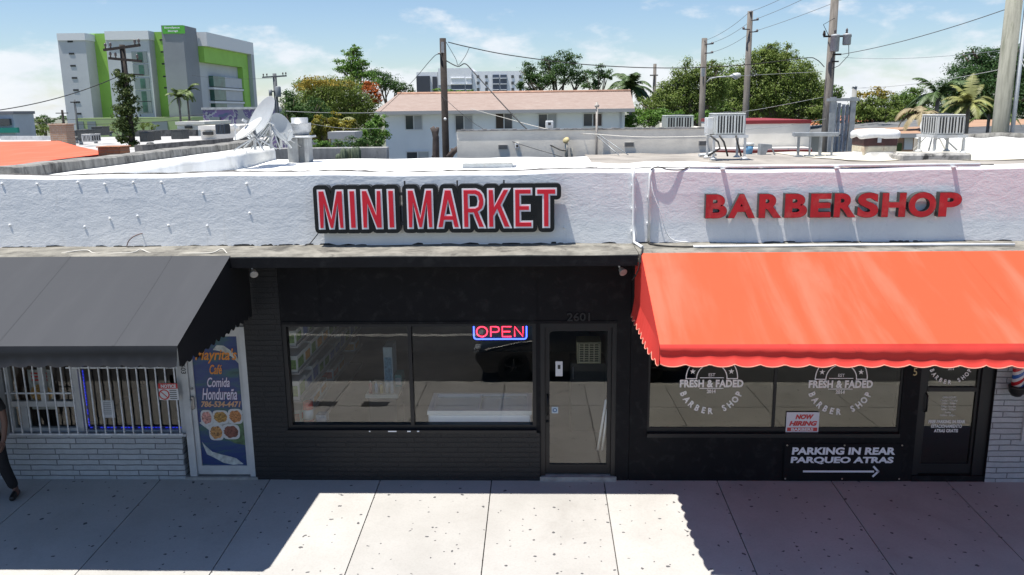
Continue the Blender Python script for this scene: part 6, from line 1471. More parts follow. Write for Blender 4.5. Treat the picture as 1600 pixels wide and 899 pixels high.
simple('garden_shed', 'pale shed half hidden by bushes behind the concrete wall', 516, 550, 217, 20, M('offwhite_wall', (0.52, 0.51, 0.48)), M('fascia_grey', (0.38, 0.38, 0.38)), 1.2, (('door', 520, 530, 222, 240, M('storage_frame', (0.20, 0.24, 0.25))),))
# houses on the right
def gable(name, label, e0, e1, r0, r1, Ye, Yr, wallm, roofm, Yw=None, parts=()):
    a, c = at(*e0, Ye), at(*e1, Ye); z = (a.z+c.z)/2; r, s = at(*r0, Yr), at(*r1, Yr); zr = (r.z+s.z)/2
    t = thing(name, label, 'house', ((a.x+c.x)/2, Ye, -.4)); Yb = 2*Yr-Ye
    b = MB(); b.add([(a.x, Ye, z), (c.x, Ye, z), (s.x, Yr, zr), (r.x, Yr, zr), (c.x, Yb, z), (a.x, Yb, z)], [(0,1,2,3), (2,4,5,3), (0,3,5), (1,4,2)]); ro = b.build('roof', roofm, t)
    b = MB(); b.box(a.x, c.x, Ye-.03, Ye+.02, z-.18, z+.01); b.build('fascia', M('fascia_grey', (0.38, 0.38, 0.38)), ro)
    b = MB(); b.box(a.x+.4, c.x-.4, Ye+.5, Yb-.5, -.4, z-.02); b.build('wall', wallm, t)
    for nm, p0, p1, y0, y1, mt in parts:
        k = MB(); k.box(X(p0, (y0+y1)/2, Ye+.5), X(p1, (y0+y1)/2, Ye+.5), Ye+.42, Ye+.49, Z(p0, y1, Ye+.5), Z(p0, y0, Ye+.5)); k.build(nm, mt, t)
    return t
tanw = M('tan_wall', (0.42, 0.27, 0.19), 0.85, .08, 1); shg = M('grey_shingle', (0.13, 0.135, 0.14), 0.9, .2, 1.5, stain=(0.2, 0.2, 0.2), sscale=1); sht = M('tan_shingle', (0.36, 0.22, 0.14), 0.9, .15, 1.2, stain=(0.28, 0.17, 0.11), sscale=.7, stretch=(.4, 1, 3)); orr = M('orange_tile', (0.42, 0.15, 0.07), 0.85, .25, 2)
gable('tiled_house', 'house with orange tile roof beside the transformer pole', (1292, 203), (1385, 203), (1302, 178), (1352, 182), 62, 70, tanw, orr)
gable('grey_roofed_house', 'house with grey shingle roof behind the square chimney', (1312, 211), (1500, 207), (1378, 189), (1480, 186), 42, 50, M('pale_wall', (0.42, 0.40, 0.37), 0.85), shg)
gable('tan_house', 'tan house with small white door right of the square chimney', (1398, 210.5), (1470, 207.5), (1447, 198), (1470, 197), 27, 31, tanw, sht, parts=(('door', 1412, 1425, 216, 234, M('door_white', (0.60, 0.62, 0.66), 0.6)), ('shrub_box', 1401, 1408, 224, 236, M('leaf_box', (0.06, 0.10, 0.03), 0.8))))
gable('brown_roofed_house', 'house with wide light brown roof behind the big pole', (1480, 209), (1680, 203), (1500, 189), (1680, 184), 45, 55, tanw, sht)
gable('dark_roofed_house', 'house with dark grey roof corner at the right edge', (1545, 217), (1720, 212), (1605, 196), (1720, 192), 34, 41, M('pale_wall', (0.42, 0.40, 0.37)), M('dark_shingle', (0.075, 0.08, 0.085), 0.9, .2, 1.5))
# white coated wall along the right hand rear of the roof
b = MB(); b.grid(lambda u, v: (X(1436, 225, 11.3)+u*(14.4-X(1436, 225, 11.3)), 11.3+[0, .0, .05, .3, .32][int(round(v*4))]-.8*u, [ZR-.1, 4.16, 4.22, 4.24, 3.7][int(round(v*4))]+.02*math.sin(u*31)), 40, 4)
b.build('roof_parapet', roofw, label='rounded white coated parapet at the right rear of the roof', cat='parapet wall', origin=(8, 11.3, ZR))
b = MB(); b.grid(lambda u, v: (X(1440, 215, 11.7)+u*(14.4-X(1440, 215, 11.7)), 11.72-.8*u+[0, .01, .2][int(round(v*2))], [4.2, 4.33, 4.34][int(round(v*2))]+.015*math.sin(u*17)), 40, 2); b.build('rear_upstand', M('stained_concrete', (0.34, 0.33, 0.30)), label='grey stained upstand behind the white coated parapet', cat='parapet wall', origin=(8, 11.7, ZR))
# ------------------------------------------------------------------ vegetation
def leaf_mesh(name, pts, nrm, size, mat, parent, rs, asp=1.7):
    """one leaf-sized diamond per point, turned to its normal"""
    n = len(pts); k = rs.normal(size=(n, 3)); t = np.cross(nrm, k); t /= np.linalg.norm(t, axis=1)[:, None]+1e-9; s = np.cross(nrm, t)
    sz = size*(0.6+0.8*rs.rand(n))[:, None]; a = t*sz*.5*asp**.5; c = s*sz*.5/asp**.5
    fold = nrm*sz*.12
    v = np.empty((n, 4, 3)); v[:, 0] = pts-a; v[:, 1] = pts-c+fold; v[:, 2] = pts+a; v[:, 3] = pts+c+fold
    v = v.reshape(-1, 3)-np.array(ORG[parent.name])
    me = bpy.data.meshes.new(name); me.vertices.add(4*n); me.loops.add(4*n); me.polygons.add(n)
    me.vertices.foreach_set('co', v.ravel()); me.loops.foreach_set('vertex_index', np.arange(4*n)); me.polygons.foreach_set('loop_start', np.arange(n)*4)
    try: me.polygons.foreach_set('loop_total', np.full(n, 4))
    except Exception: pass
    at_ = me.attributes.new('rnd', 'FLOAT', 'POINT'); at_.data.foreach_set('value', np.repeat(rs.rand(n), 4))
    me.materials.append(mat); me.update(calc_edges=True)
    o = bpy.data.objects.new(name, me); COL.objects.link(o); o.parent = parent; ORG[o.name] = ORG[parent.name]; return o
def crown_points(blobs, rs, dens, clump=0.32, flat=0.75, up=0.55):
    P, Nn = [], []
    for c, rx, ry, rz, area in blobs:
        n = max(60, int(area*dens)); K = max(7, int(area/ (55 if area > 600 else 30)))
        d = rs.normal(size=(K, 3)); d /= np.linalg.norm(d, axis=1)[:, None]; r = rs.rand(K)**.45*.92
        cc = d*r[:, None]; w_ = .35+rs.rand(K)
        idx = rs.choice(K, n, p=w_/w_.sum())
        off = rs.normal(size=(n, 3))*clump*(.55+.5*rs.rand(K))[idx][:, None]*np.array([1, 1, flat])*.62
        q = cc[idx]+off; l = np.linalg.norm(q, axis=1); k = l > 1.12; q[k] *= (1.12/l[k])[:, None]*(.85+.2*rs.rand(k.sum()))[:, None]
        nn = off/(np.linalg.norm(off, axis=1)[:, None]+1e-9)*.8+q*.4+rs.normal(size=(n, 3))*.55+np.array([0, 0, up]); nn /= np.linalg.norm(nn, axis=1)[:, None]
        P.append(np.array(c)+q*np.array([rx, ry, rz])); Nn.append(nn)
    return np.concatenate(P), np.concatenate(Nn)
barkm = M('bark', (0.10, 0.08, 0.06), 0.95, .3, 3, .5, 20); barkg = M('grey_bark', (0.20, 0.18, 0.16), 0.95, .25, 3, .5, 20)
def tree(name, label, base, Y, blobs, mat, leaf_px=2.3, dens=1.2, tr=.22, cat='tree', group=None, seed=1, extra=None, trunk=True, depth=.8, limbs=True, clump=.32, flat=.75, zb=-.5):
    """base: px of the trunk foot; blobs: (px, py, rx, ry[, dy]) outline of leaf masses in the view at depth Y"""
    rs = np.random.RandomState(seed); k = (Y+CAM_D)/FPX; G_ = 1.16
    def conv(bl):
        out = []
        for q in bl:
            dy = q[4] if len(q) > 4 else rs.uniform(-.4, .4)*q[2]*k
            c = at(q[0], q[1], Y+dy); out.append(((c.x, c.y, c.z), q[2]*k*G_, q[2]*k*depth*G_, q[3]*k*G_, math.pi*q[2]*q[3]*1.3))
        return out
    B = conv(blobs); bx = X(base, 190, Y)
    t = thing(name, label, cat, (bx, Y, zb), group)
    p, n = crown_points(B, rs, dens*1.25, clump, flat); leaf_mesh('crown', p, n, leaf_px*.88*k, mat, t, rs)
    if extra:
        for nm, bl, mt, lp, dn in extra:
            p, n = crown_points(conv(bl), rs, dn, clump, flat); leaf_mesh(nm, p, n, lp*k, mt, t, rs)
    if trunk:
        b = MB(); zc = sum(q[0][2] for q in B)/len(B); cx = sum(q[0][0] for q in B)/len(B)
        fork = Vector((bx+.3*(cx-bx), Y, zb+.45*(zc-zb)))
        b.tube([(bx, Y, zb), (bx+.05, Y+.05, zb+.2*(zc-zb)), fork], [tr*1.25, tr, tr*.85], 8)
        for c, rx, ry, rz, a in B:
            e = Vector(c); m1 = fork.lerp(e, .5)+Vector((rs.uniform(-.1, .1)*rx, rs.uniform(-.1, .1)*rx, .12*rz)); b.tube([fork-Vector((0, 0, .1)), m1, e], [tr*.6, tr*.4, tr*.15], 6)
            for j in range(3):
                d = Vector(rs.normal(size=3)); d.z = abs(d.z)*.6; d.normalize(); b.tube([m1.lerp(e, .3+.2*j), e+Vector((d.x*rx, d.y*rx, d.z*rz))*.75], [tr*.28, tr*.06], 5)
        b.build('trunk', barkm, t)
    return t
gA = leaf_mat('leaf_mid', (0.089, 0.169, 0.032), (0.161, 0.250, 0.056)); gB = leaf_mat('leaf_dark', (0.041, 0.093, 0.024), (0.083, 0.149, 0.039)); gC = leaf_mat('leaf_olive', (0.116, 0.178, 0.034), (0.202, 0.256, 0.062)); gD = leaf_mat('leaf_fresh', (0.088, 0.188, 0.027), (0.150, 0.263, 0.050)); gY = leaf_mat('leaf_yellow', (0.20, 0.19, 0.025), (0.30, 0.25, 0.03), (0.13, 0.15, 0.03), .8); gO = leaf_mat('blossom_orange', (0.42, 0.09, 0.018), (0.36, 0.13, 0.03)); gP = leaf_mat('flower_yellow', (0.34, 0.25, 0.03), (0.25, 0.20, 0.04), (0.10, 0.14, 0.03), .5)
# group left of the house
tree('poinciana_tree', 'broad tree with yellow orange blossom left of the white house', 510, 46, [(505, 160, 46, 32), (470, 172, 26, 26), (545, 158, 40, 34), (500, 140, 36, 18), (560, 178, 34, 30), (520, 195, 40, 20)], gC, 2.6, 1.0, .3, seed=3, extra=[('blossom', [(500, 129, 36, 9, -3), (478, 137, 20, 8, -3), (520, 133, 30, 8, -2)], gP, 2.6, .55), ('red_blossom', [(581, 142, 13, 11, -3), (590, 152, 9, 9, -3), (574, 134, 10, 6, -3)], gO, 2.6, .7)])
tree('tall_tree', 'tall narrow tree rising highest left of the white house', 556, 62, [(551, 83, 16, 10), (548, 98, 24, 10), (541, 106, 18, 7), (560, 112, 26, 12), (568, 124, 28, 12), (566, 95, 12, 8), (552, 76, 9, 7)], gD, 2.4, .95, .25, seed=4, depth=.9)
tree('round_tree', 'dark green round tree beside the tall narrow tree', 612, 70, [(600, 128, 22, 18), (618, 136, 20, 12), (588, 118, 14, 12), (634, 140, 14, 8)], gB, 2.2, .9, .25, seed=5)
tree('hedge_tree', 'dark dense tree behind the largest satellite dish', 455, 30, [(452, 165, 16, 20), (465, 180, 20, 22), (490, 178, 24, 22), (450, 190, 14, 16)], gB, 2.6, 1.0, .2, seed=6)
tree('leafy_shrub', 'green leafy shrub against the left end of the white house', 585, 30, [(585, 208, 20, 18), (592, 190, 12, 16), (570, 216, 24, 12), (540, 222, 22, 9)], gD, 3.0, 1.0, .1, 'shrub', 'shrubs behind the concrete wall', seed=7, limbs=False)
tree('croton_shrub', 'yellow leaved shrub in front of the poinciana', 505, 27, [(500, 196, 14, 16), (517, 186, 16, 10), (497, 212, 10, 14), (523, 200, 12, 10), (545, 196, 12, 9)], gY, 3.2, .95, .1, 'shrub', 'shrubs behind the concrete wall', seed=8)
tree('low_shrub', 'bright green low shrub just right of the exhaust fan', 498, 15, [(500, 226, 12, 7), (488, 227, 8, 5), (512, 228, 8, 4)], gD, 3.4, 1.0, .06, 'shrub', 'shrubs behind the concrete wall', seed=9)
tree('dark_shrub', 'dark open shrub behind the middle of the concrete wall', 550, 18, [(548, 224, 26, 10), (575, 222, 16, 11), (525, 226, 14, 8), (590, 224, 10, 10)], gB, 3.0, .5, .08, 'shrub', 'shrubs behind the concrete wall', seed=10)
# behind the house roof
tree('spreading_tree', 'dark spreading tree behind the middle of the red roof', 880, 60, [(868, 118, 28, 20), (885, 98, 22, 16), (858, 98, 16, 10), (828, 112, 18, 16), (822, 128, 14, 12), (905, 122, 20, 14), (842, 130, 20, 12)], gB, 2.2, 1.1, .3, seed=11, clump=.34)
tree('leaning_tree', 'small leaning tree right of the spreading tree behind the roof', 915, 58, [(940, 112, 14, 11), (928, 124, 12, 9), (950, 120, 8, 7), (922, 136, 14, 7)], gB, 2.2, 1.1, .16, seed=12, clump=.34)
tree('roadside_tree', 'small bush top showing over the roof before the apartment block', 710, 62, [(690, 143, 14, 6), (712, 144, 18, 4), (735, 143, 8, 4)], gD, 2.2, .9, .15, seed=13)
# right hand mass
tree('large_tree', 'big olive green tree behind the tall air conditioner', 1090, 48, [(1075, 118, 22, 24), (1060, 138, 26, 22), (1095, 140, 34, 34), (1050, 160, 26, 22), (1120, 130, 24, 24), (1085, 172, 40, 22), (1020, 168, 28, 18), (1042, 148, 20, 18), (1110, 112, 22, 16)], gC, 2.5, 1.0, .4, seed=14)
tree('large_tree', 'tallest light green tree between the streetlight and the transformer pole', 1215, 52, [(1210, 92, 26, 22), (1190, 110, 30, 26), (1235, 118, 34, 26), (1222, 142, 44, 28), (1180, 148, 34, 28), (1262, 142, 28, 28), (1160, 120, 18, 20), (1200, 80, 12, 10), (1252, 168, 40, 24), (1170, 172, 34, 16), (1258, 122, 20, 20), (1275, 165, 24, 24), (1228, 84, 18, 14), (1185, 96, 18, 14)], gC, 2.5, 1.0, .45, seed=15)
tree('dark_tree', 'darker tree between the two large olive trees', 1145, 58, [(1140, 126, 30, 26), (1150, 146, 34, 28), (1125, 160, 34, 26), (1160, 172, 36, 20)], gA, 2.4, 1.0, .3, seed=16)
tree('bushy_tree', 'bushy green tree right behind the transformer pole', 1305, 58, [(1305, 145, 12, 12), (1285, 160, 22, 22), (1290, 185, 26, 16)], gA, 2.4, .95, .25, seed=17)
tree('leafy_shrub', 'light green shrubs behind the right end of the red roof', 1000, 40, [(1005, 186, 26, 14), (985, 192, 18, 12), (1040, 184, 28, 14), (1100, 184, 24, 10), (1020, 176, 20, 10)], gD, 2.8, 1.0, .1, 'shrub', None, seed=18)
tree('flowering_tree', 'round tree with yellow flowers right of the leaning thin pole', 1365, 50, [(1362, 165, 26, 24), (1345, 172, 18, 18), (1388, 172, 20, 20), (1372, 182, 34, 12)], gC, 2.5, 1.0, .25, seed=19, extra=[('blossom', [(1364, 143, 22, 6, -3), (1350, 150, 12, 5, -3), (1382, 148, 14, 5, -3)], gP, 2.5, .5)])
tree('garden_tree', 'mid green tree behind the drooping pale palm', 1425, 55, [(1420, 152, 20, 16), (1405, 160, 18, 18), (1442, 160, 18, 20), (1425, 178, 34, 14)], gA, 2.4, .95, .25, seed=20)
tree('banyan_tree', 'huge dark banyan tree at the right edge', 1560, 62, [(1530, 86, 26, 14), (1575, 92, 36, 18), (1515, 112, 34, 22), (1560, 122, 56, 28), (1500, 138, 34, 26), (1600, 110, 40, 34), (1560, 158, 64, 30), (1490, 160, 26, 24), (1620, 150, 40, 40), (1520, 176, 44, 16), (1580, 80, 20, 10)], leaf_mat('leaf_banyan', (0.030, 0.083, 0.025), (0.069, 0.138, 0.039)), 2.4, 1.0, .7, seed=21, clump=.3)
# trees far left
tree('street_tree', 'rounded dark tree far off at the left edge', 70, 120, [(72, 186, 12, 9), (60, 190, 8, 6)], gB, 1.8, .95, .3, seed=22)
tree('street_tree', 'light green street tree beside the teal awning', 50, 74, [(48, 198, 22, 14), (32, 204, 14, 10), (66, 204, 16, 10)], gC, 2.0, 1.0, .2, seed=23)
tree('street_tree', 'low pale green tree in front of the storage building', 225, 80, [(226, 196, 10, 7), (165, 200, 16, 8), (240, 198, 8, 5)], gC, 2.0, .8, .15, seed=24)
rs = np.random.RandomState(31)
far = thing('far_treeline', 'low dark line of far trees along the horizon', 'trees', (0, 420, -.5)); far['kind'] = 'stuff'
bl = []
for x in range(-420, 420, 7):
    if -60 < x < -10: continue
    h = rs.uniform(3.2, 6.2); bl.append(((x+rs.uniform(-3, 3), 420+rs.uniform(-20, 20), h*.5), rs.uniform(5, 8), 6, h*.62, 160))
p, n = crown_points(bl, rs, .7); leaf_mesh('leaves', p, n, 1.1, gB, far, rs)
# palms
def palm(name, label, px, py, Y, R_, nf, mat, tr=.16, seed=1, droop=1.0, zb=-.5, lean=0.0, group=None, azs=None):
    rs = np.random.RandomState(seed); c = at(px, py, Y); t = thing(name, label, 'palm', (c.x+lean, Y, zb), group)
    b = MB(); H_ = c.z-zb; b.tube([(c.x+lean, Y, zb), (c.x+lean*.6, Y, zb+H_*.4), (c.x+lean*.15, Y, zb+H_*.8), (c.x, Y, c.z-.05)], [tr*1.4, tr, tr*.85, tr*.8], 9); b.build('trunk', barkg, t)
    v = []; f = []
    for i in range(nf):
        az, el = azs[i] if azs else (2*math.pi*(i/nf)+rs.uniform(-.25, .25), rs.uniform(-.25, 1.15))
        L_ = R_*rs.uniform(.85, 1.1); d0 = np.array([math.cos(az)*math.cos(el), math.sin(az)*math.cos(el), math.sin(el)]); pos = np.array([c.x, c.y, c.z]); ns = 11; pts = [pos]
        for k in range(ns):
            d0 = d0+np.array([0, 0, -.16*droop*(.6+k/ns)]); d0 /= np.linalg.norm(d0); pos = pos+d0*L_/ns; pts.append(pos)
        for k in range(ns):
            a, e = pts[k], pts[k+1]; d = (e-a)/np.linalg.norm(e-a); sd = np.cross(d, [0, 0, 1]); sd /= np.linalg.norm(sd)+1e-9; upv = np.cross(sd, d)
            w0 = .03*R_/2.2
            b0 = len(v); v += [a-sd*w0, a+sd*w0, e+sd*w0, e-sd*w0]; f.append((b0, b0+1, b0+2, b0+3))
            for s in (-1, 1):
                for q in (.0, .33, .66):
                    o = a+(e-a)*q; tt = (k+q)/ns; ll = L_*.24*math.sin(math.pi*min(1, .12+.86*tt))**.7+.02
                    dr = sd*s*.75+d*.55-np.array([0, 0, 1])*rs.uniform(.35, .75)+upv*.1; dr /= np.linalg.norm(dr); tip = o+dr*ll; mid = o+dr*ll*.45
                    ww = d*.035*R_/2
                    b0 = len(v); v += [o-ww, o+ww, mid+ww*1.2, tip, mid-ww*1.2]; f.append((b0, b0+1, b0+2, b0+3, b0+4))
    me = MB(); me.add(v, f); me.build('fronds', mat, t, fix=False); return t
pm = M('palm_green', (0.09, 0.135, 0.03), 0.55, .3, .7); pdk = M('palm_dark', (0.055, 0.095, 0.025), 0.55, .3, .7); py_ = M('palm_yellow', (0.17, 0.18, 0.05), 0.6, .45, .9); pst = M('palm_straw', (0.27, 0.22, 0.12), 0.7, .3, .8)
palm('coconut_palm', 'coconut palm behind the right end of the red roof', 986, 136, 52, 2.4, 24, pdk, .15, 41)
palm('street_palm', 'taller palm in front of the storage building, right of a pair', 292, 143, 92, 2.0, 14, pm, .14, 42, group='palms by the storage building')
palm('street_palm', 'shorter palm in front of the storage building, left of a pair', 279, 152, 90, 1.9, 14, pm, .14, 43, group='palms by the storage building')
palm('garden_palm', 'yellowing palm rising behind the weathered air conditioner', 1514, 160, 31, 1.45, 15, py_, .12, 44, .85, azs=[(3.3, .55), (3.0, .2), (2.7, .75), (3.5, -.1), (2.4, 1.2), (.2, .7), (-.2, .2), (.5, 1.2), (-.6, -.2), (3.7, -.5), (1.5, .8), (4.6, .1), (5.3, .5), (1.0, 1.4), (4.0, .9)])
palm('garden_palm', 'straw coloured drooping palm left of the weathered air conditioner', 1442, 180, 29, 1.5, 9, pst, .1, 45, 1.5, azs=[(3.2, .9), (3.0, .6), (2.8, .95), (3.6, .5), (.3, .8), (2.2, .9), (4.2, .7), (5.0, .4), (1.4, 1.1)])
palm('garden_palm', 'dark green palm between the banyan and the straw coloured palm', 1466, 146, 44, 2.2, 15, pdk, .14, 46, .8)
palm('garden_palm', 'small green palm just left of the big pole', 1546, 176, 36, 1.8, 12, pm, .1, 47, 1.1)
palm('garden_palm', 'small feathery palm beside the yellow leaved shrub', 527, 196, 29, 1.4, 12, py_, .08, 48, 1.2)
# vines, cacti, pruned stump
Yv = 30
def cactus(px, h0, h1, Y, lab):
    x = X(px, 240, Y); t = thing('cactus', lab, 'cactus', (x, Y, 3.0), 'columnar cacti by the concrete wall'); b = MB(); z0, z1 = 3.0, Z(px, h0, Y); n = 12
    vs = []; pr = [(0, 0), (.3, 1), (.6, .95), (.9, 1), (.98, .75), (1.0, .1)]
    b.grid(lambda u, v: (x+.075*[0.9, 1, .95, 1, .75, .1][int(round(v*5))]*(1+.22*math.cos(u*2*math.pi*6))*math.cos(u*2*math.pi), Y+.075*[0.9, 1, .95, 1, .75, .1][int(round(v*5))]*(1+.22*math.cos(u*2*math.pi*6))*math.sin(u*2*math.pi), z0+(z1-z0)*[0, .3, .6, .9, .97, 1][int(round(v*5))]), 24, 5); b.build('stem', M('cactus_green', (0.075, 0.10, 0.065), .8, .2, 6), t)
for px, h, lab in ((529, 240, 'shortest cactus at the left end of the row'), (537, 231, 'thick cactus second from the left in the row'), (545, 232, 'middle cactus in the row by the concrete wall'), (553, 230, 'slim cactus second from the right in the row'), (559, 229, 'slim cactus at the right end of the row')): cactus(px, h, 252, 11.0+.1*(px % 3), lab)
Yt = 15; t = thing('pruned_tree', 'bare pruned tree with forked stump beside the dark pole', 'tree', (X(681, 247, Yt), Yt, 2.0))
b = MB(); b.tube([(X(682, 247, Yt), Yt, 2.0), at(681, 240, Yt), at(681, 215, Yt), at(679, 206, Yt), at(675, 199, Yt)], [.12, .11, .10, .09, .07], 8); b.tube([at(681, 214, Yt), at(683, 205, Yt), at(684, 199, Yt)], [.07, .06, .05], 7)
b.build('trunk', M('stump_bark', (0.07, 0.055, 0.05), 0.95, .3, 6), t); b = MB(); b.tube([at(701, 247, Yt), at(708, 238, Yt), at(716, 231, Yt)], [.10, .09, .07], 7); b.tube([at(707, 240, Yt), at(706, 232, Yt)], [.05, .035], 6); b.build('branch', M('stump_bark', (0.07, 0.055, 0.05)), t); b = MB(); b.tube([at(683, 236, Yt), at(678, 247, Yt)], [.06, .09], 7); b.build('branch', M('stump_bark', (0.07, 0.055, 0.05)), t)

# ------------------------------------------------------------------ poles and lines
wood = M('pole_wood', (0.16, 0.145, 0.13), 0.95, .25, 4, .5, 25, stain=(0.10, 0.09, 0.08), sscale=3, samt=.7, stretch=(3, 3, .4)); woodd = M('pole_wood_dark', (0.032, 0.026, 0.023), 0.95, .3, 4, .5, 25); woodg = M('pole_weathered', (0.25, 0.25, 0.21), 0.95, .2, 3, .6, 20, stain=(0.13, 0.14, 0.10), sscale=2.5, samt=.8, stretch=(3, 3, .35)); insm = M('insulator', (0.10, 0.08, 0.08), .35); trm = M('transformer_grey', (0.34, 0.36, 0.38), .5, .1, 3)
def upole(label, px, ptop, pfoot, Y, r0, r1, mat, group='utility poles'):
    x = X(px, pfoot, Y); zt = Z(px, ptop, Y); t = thing('utility_pole', label, 'utility pole', (x, Y, -.5), group)
    b = MB(); b.tube([(x, Y, -.5), (x, Y, zt*.5), (x, Y, zt)], [r0, (r0+r1)/2, r1], 14); b.build('pole', mat, t); return t, x, zt
def arm(t, x, Y, z, L0, L1, mat=woodd, ins=(), tilt=0.0):
    b = MB(); b.bar((x+L0, Y-.14, z-tilt), (x+L1, Y-.14, z+tilt), .10, .12); o = b.build('crossarm', mat, t)
    for s in ins:
        k = MB(); zz_ = z+.06+tilt*(s-(L0+L1)/2)/((L1-L0)/2); k.lathe([(.03, 0), (.03, .08), (.07, .10), (.05, .15), (.07, .17), (.03, .24), (0, .25)], (x+s, Y-.14, zz_), 10); k.build('insulator', insm, o)
    return o
Yv = 30; tv, xv, zv = upole('leaning dark pole wrapped in green vines on the left', 208, 70, 235, Yv, .17, .13, woodd)
arm(tv, xv, Yv, Z(187, 75, Yv), -.85, .95, ins=(-.75, -.5, .7, .9), tilt=.10); arm(tv, xv, Yv, Z(188, 94, Yv), -.65, .95, ins=(-.55, -.3, .75), tilt=-.08); b = MB(); b.bar((xv, Yv-.2, Z(190, 116, Yv)), (xv+1.0, Yv-.2, Z(190, 118, Yv)), .06); b.build('bracket', woodd, tv)
rs = np.random.RandomState(51); bl = []; k_ = (Yv+CAM_D)/FPX
for i in range(26):
    py = 118+i*4.8; r_ = 9+8*rs.rand()+(4 if 140 < py < 210 else 0); c = at(xv and 197+(py-118)*.10+rs.uniform(-7, 5), py, Yv-.1); bl.append(((xv+rs.uniform(-.38, .20), c.y, c.z), r_*k_, r_*k_*.8, r_*k_*.7, 150))
p, n = crown_points(bl, rs, 1.5, .4); leaf_mesh('vine_leaves', p, n, 3.0*k_, leaf_mat('leaf_vine', (0.035, 0.065, 0.016), (0.09, 0.12, 0.03)), tv, rs)
t2, x2, z2 = upole('dark pole with a single long crossarm behind the dishes', 435, 115, 205, 60, .19, .16, M('pole_slate', (0.10, 0.11, 0.12), .9)); arm(t2, x2, 60, Z(433, 120, 60), -1.0, 1.05, M('pole_slate', (0.10, 0.11, 0.12)), (-.9, -.6, .75, 1.0), tilt=.05); arm(t2, x2, 60, Z(434, 143, 60), -.5, .2, M('pole_slate', (0.10, 0.11, 0.12)))
b = MB(); b.lathe([(.22, 0), (.24, .05), (.24, .8), (.18, .86), (0, .88)], (x2+.30, 59.7, Z(434, 152, 60)), 14); b.lathe([(.14, 0), (.14, .5)], (x2-.35, 59.7, Z(434, 150, 60)), 12); b.build('transformer', M('transformer_dark', (0.16, 0.18, 0.20), .5), t2)
t3, x3, z3 = upole('dark bare pole in front of the white house', 697, 60, 247, 18, .135, .11, woodd)
b = MB(); b.box(x3-.05, x3+.05, 17.85, 17.9, Z(696, 83, 18), Z(696, 66, 18)); b.lathe([(.03, 0), (.06, .03), (.03, .06)], (x3-.12, 17.9, Z(695, 85, 18)), 8); b.build('bracket', galv, t3); b = MB(); p = Vector((x3+.02, 17.86, Z(697, 186, 18))); b.lathe([(.05, 0), (.05, .01), (0, .012)], p, 10, (0, -1, 0)); b.build('tag', paintw, t3)
t4, x4, z4 = upole('distant grey pole beside the coconut palm', 1022, 100, 158, 75, .2, .16, wood)
b = MB(); b.bar((x4-.5, 74.8, Z(1022, 118, 75)), (x4+.3, 74.8, Z(1022, 118, 75)), .12); b.build('crossarm', wood, t4)
t5, x5, z5 = upole('grey pole carrying the curved streetlight arm', 1096, 60, 195, 30, .17, .13, wood)
for py in (70, 84): b = MB(); b.bar((x5, 29.85, Z(1098, py, 30)), (x5+.35, 29.85, Z(1098, py, 30)+.02), .05); b.lathe([(.05, 0), (.07, .05), (.04, .1)], (x5+.35, 29.85, Z(1098, py, 30)), 8); b.build('insulator', insm, t5)
b = MB(); b.box(x5-.12, x5+.02, 29.7, 29.84, Z(1096, 120, 30), Z(1096, 107, 30)); b.build('control_box', galv, t5)
sl = thing('street_light', 'curved grey streetlight arm with pale lamp head on the pole', 'street light', (x5, 29.8, Z(1097, 128, 30)))
P0 = Vector((x5+.12, 29.8, Z(1100, 129, 30))); b = MB(); b.tube([P0, at(1110, 123, 29.6), at(1122, 120.5, 29.4), at(1146, 119.5, 29.2)], .035, 8); b.build('arm', M('lamp_arm', (0.42, 0.43, 0.44), .5), sl)
b = MB(); p = at(1150, 118.5, 29.2); b.lathe([(.03, -.3), (.11, -.12), (.14, .05), (.10, .2), (0, .24)], p, 14, (1, 0, .05)); b.build('lamp_head', M('lamp_pale', (0.55, 0.56, 0.56), .4), sl); b = MB(); b.lathe([(.11, 0), (.08, .07), (0, .09)], p+Vector((0, 0, -.09)), 12, (0, 0, -1)); b.build('lens', M('lamp_glass', (0.4, 0.42, 0.44)), sl)
t6, x6, z6 = upole('tall grey pole behind the tall air conditioner', 1165, 18, 178, 28, .17, .12, wood)
for py, s in ((22, 0), (33, 1), (47, -1), (51, 1)): b = MB(); b.bar((x6, 27.85, Z(1168, py, 28)), (x6+s*.3, 27.85, Z(1168, py, 28)+.02), .045); b.lathe([(.04, 0), (.06, .05), (.03, .12)], (x6+s*.3, 27.85, Z(1168, py, 28)), 8); b.build('insulator', insm, t6)
t7, x7, z7 = upole('tall grey pole carrying two transformers', 1288, -12, 246, 21, .19, .14, wood)
for dx, py0, py1, r_ in ((.0, 82, 56, .155), (.42, 72, 55, .145)):
    zt0, zt1 = Z(1290, py0, 21), Z(1290, py1, 21); b = MB(); b.lathe([(r_*.9, 0), (r_, .03), (r_, zt1-zt0-.06), (r_*1.06, zt1-zt0-.05), (r_*1.0, zt1-zt0), (0, zt1-zt0+.04)], (x7+dx, 20.68, zt0), 18); o = b.build('transformer', trm, t7)
    k = MB(); k.lathe([(.035, 0), (.05, .04), (.03, .08), (.05, .11), (.025, .16), (.0, .2)], (x7+dx-.02, 20.68, zt1+.02), 8); k.build('bushing', insm, o)
b = MB(); b.bar((x7-.4, 20.75, Z(1290, 58, 21)), (x7+.6, 20.75, Z(1290, 58, 21)), .06); b.lathe([(.03, 0), (.06, .06), (.03, .2)], (x7-.38, 20.75, Z(1290, 58, 21)), 8); b.build('crossarm', woodd, t7); b = MB(); b.bar((x7, 20.8, Z(1290, 86, 21)), (x7+.3, 20.8, Z(1290, 86, 21)), .06); b.build('bracket', woodd, t7); b = MB(); b.bar((x7, 20.8, Z(1290, 97, 21)), (x7+.22, 20.8, Z(1290, 97, 21)), .05); b.build('bracket', woodd, t7)
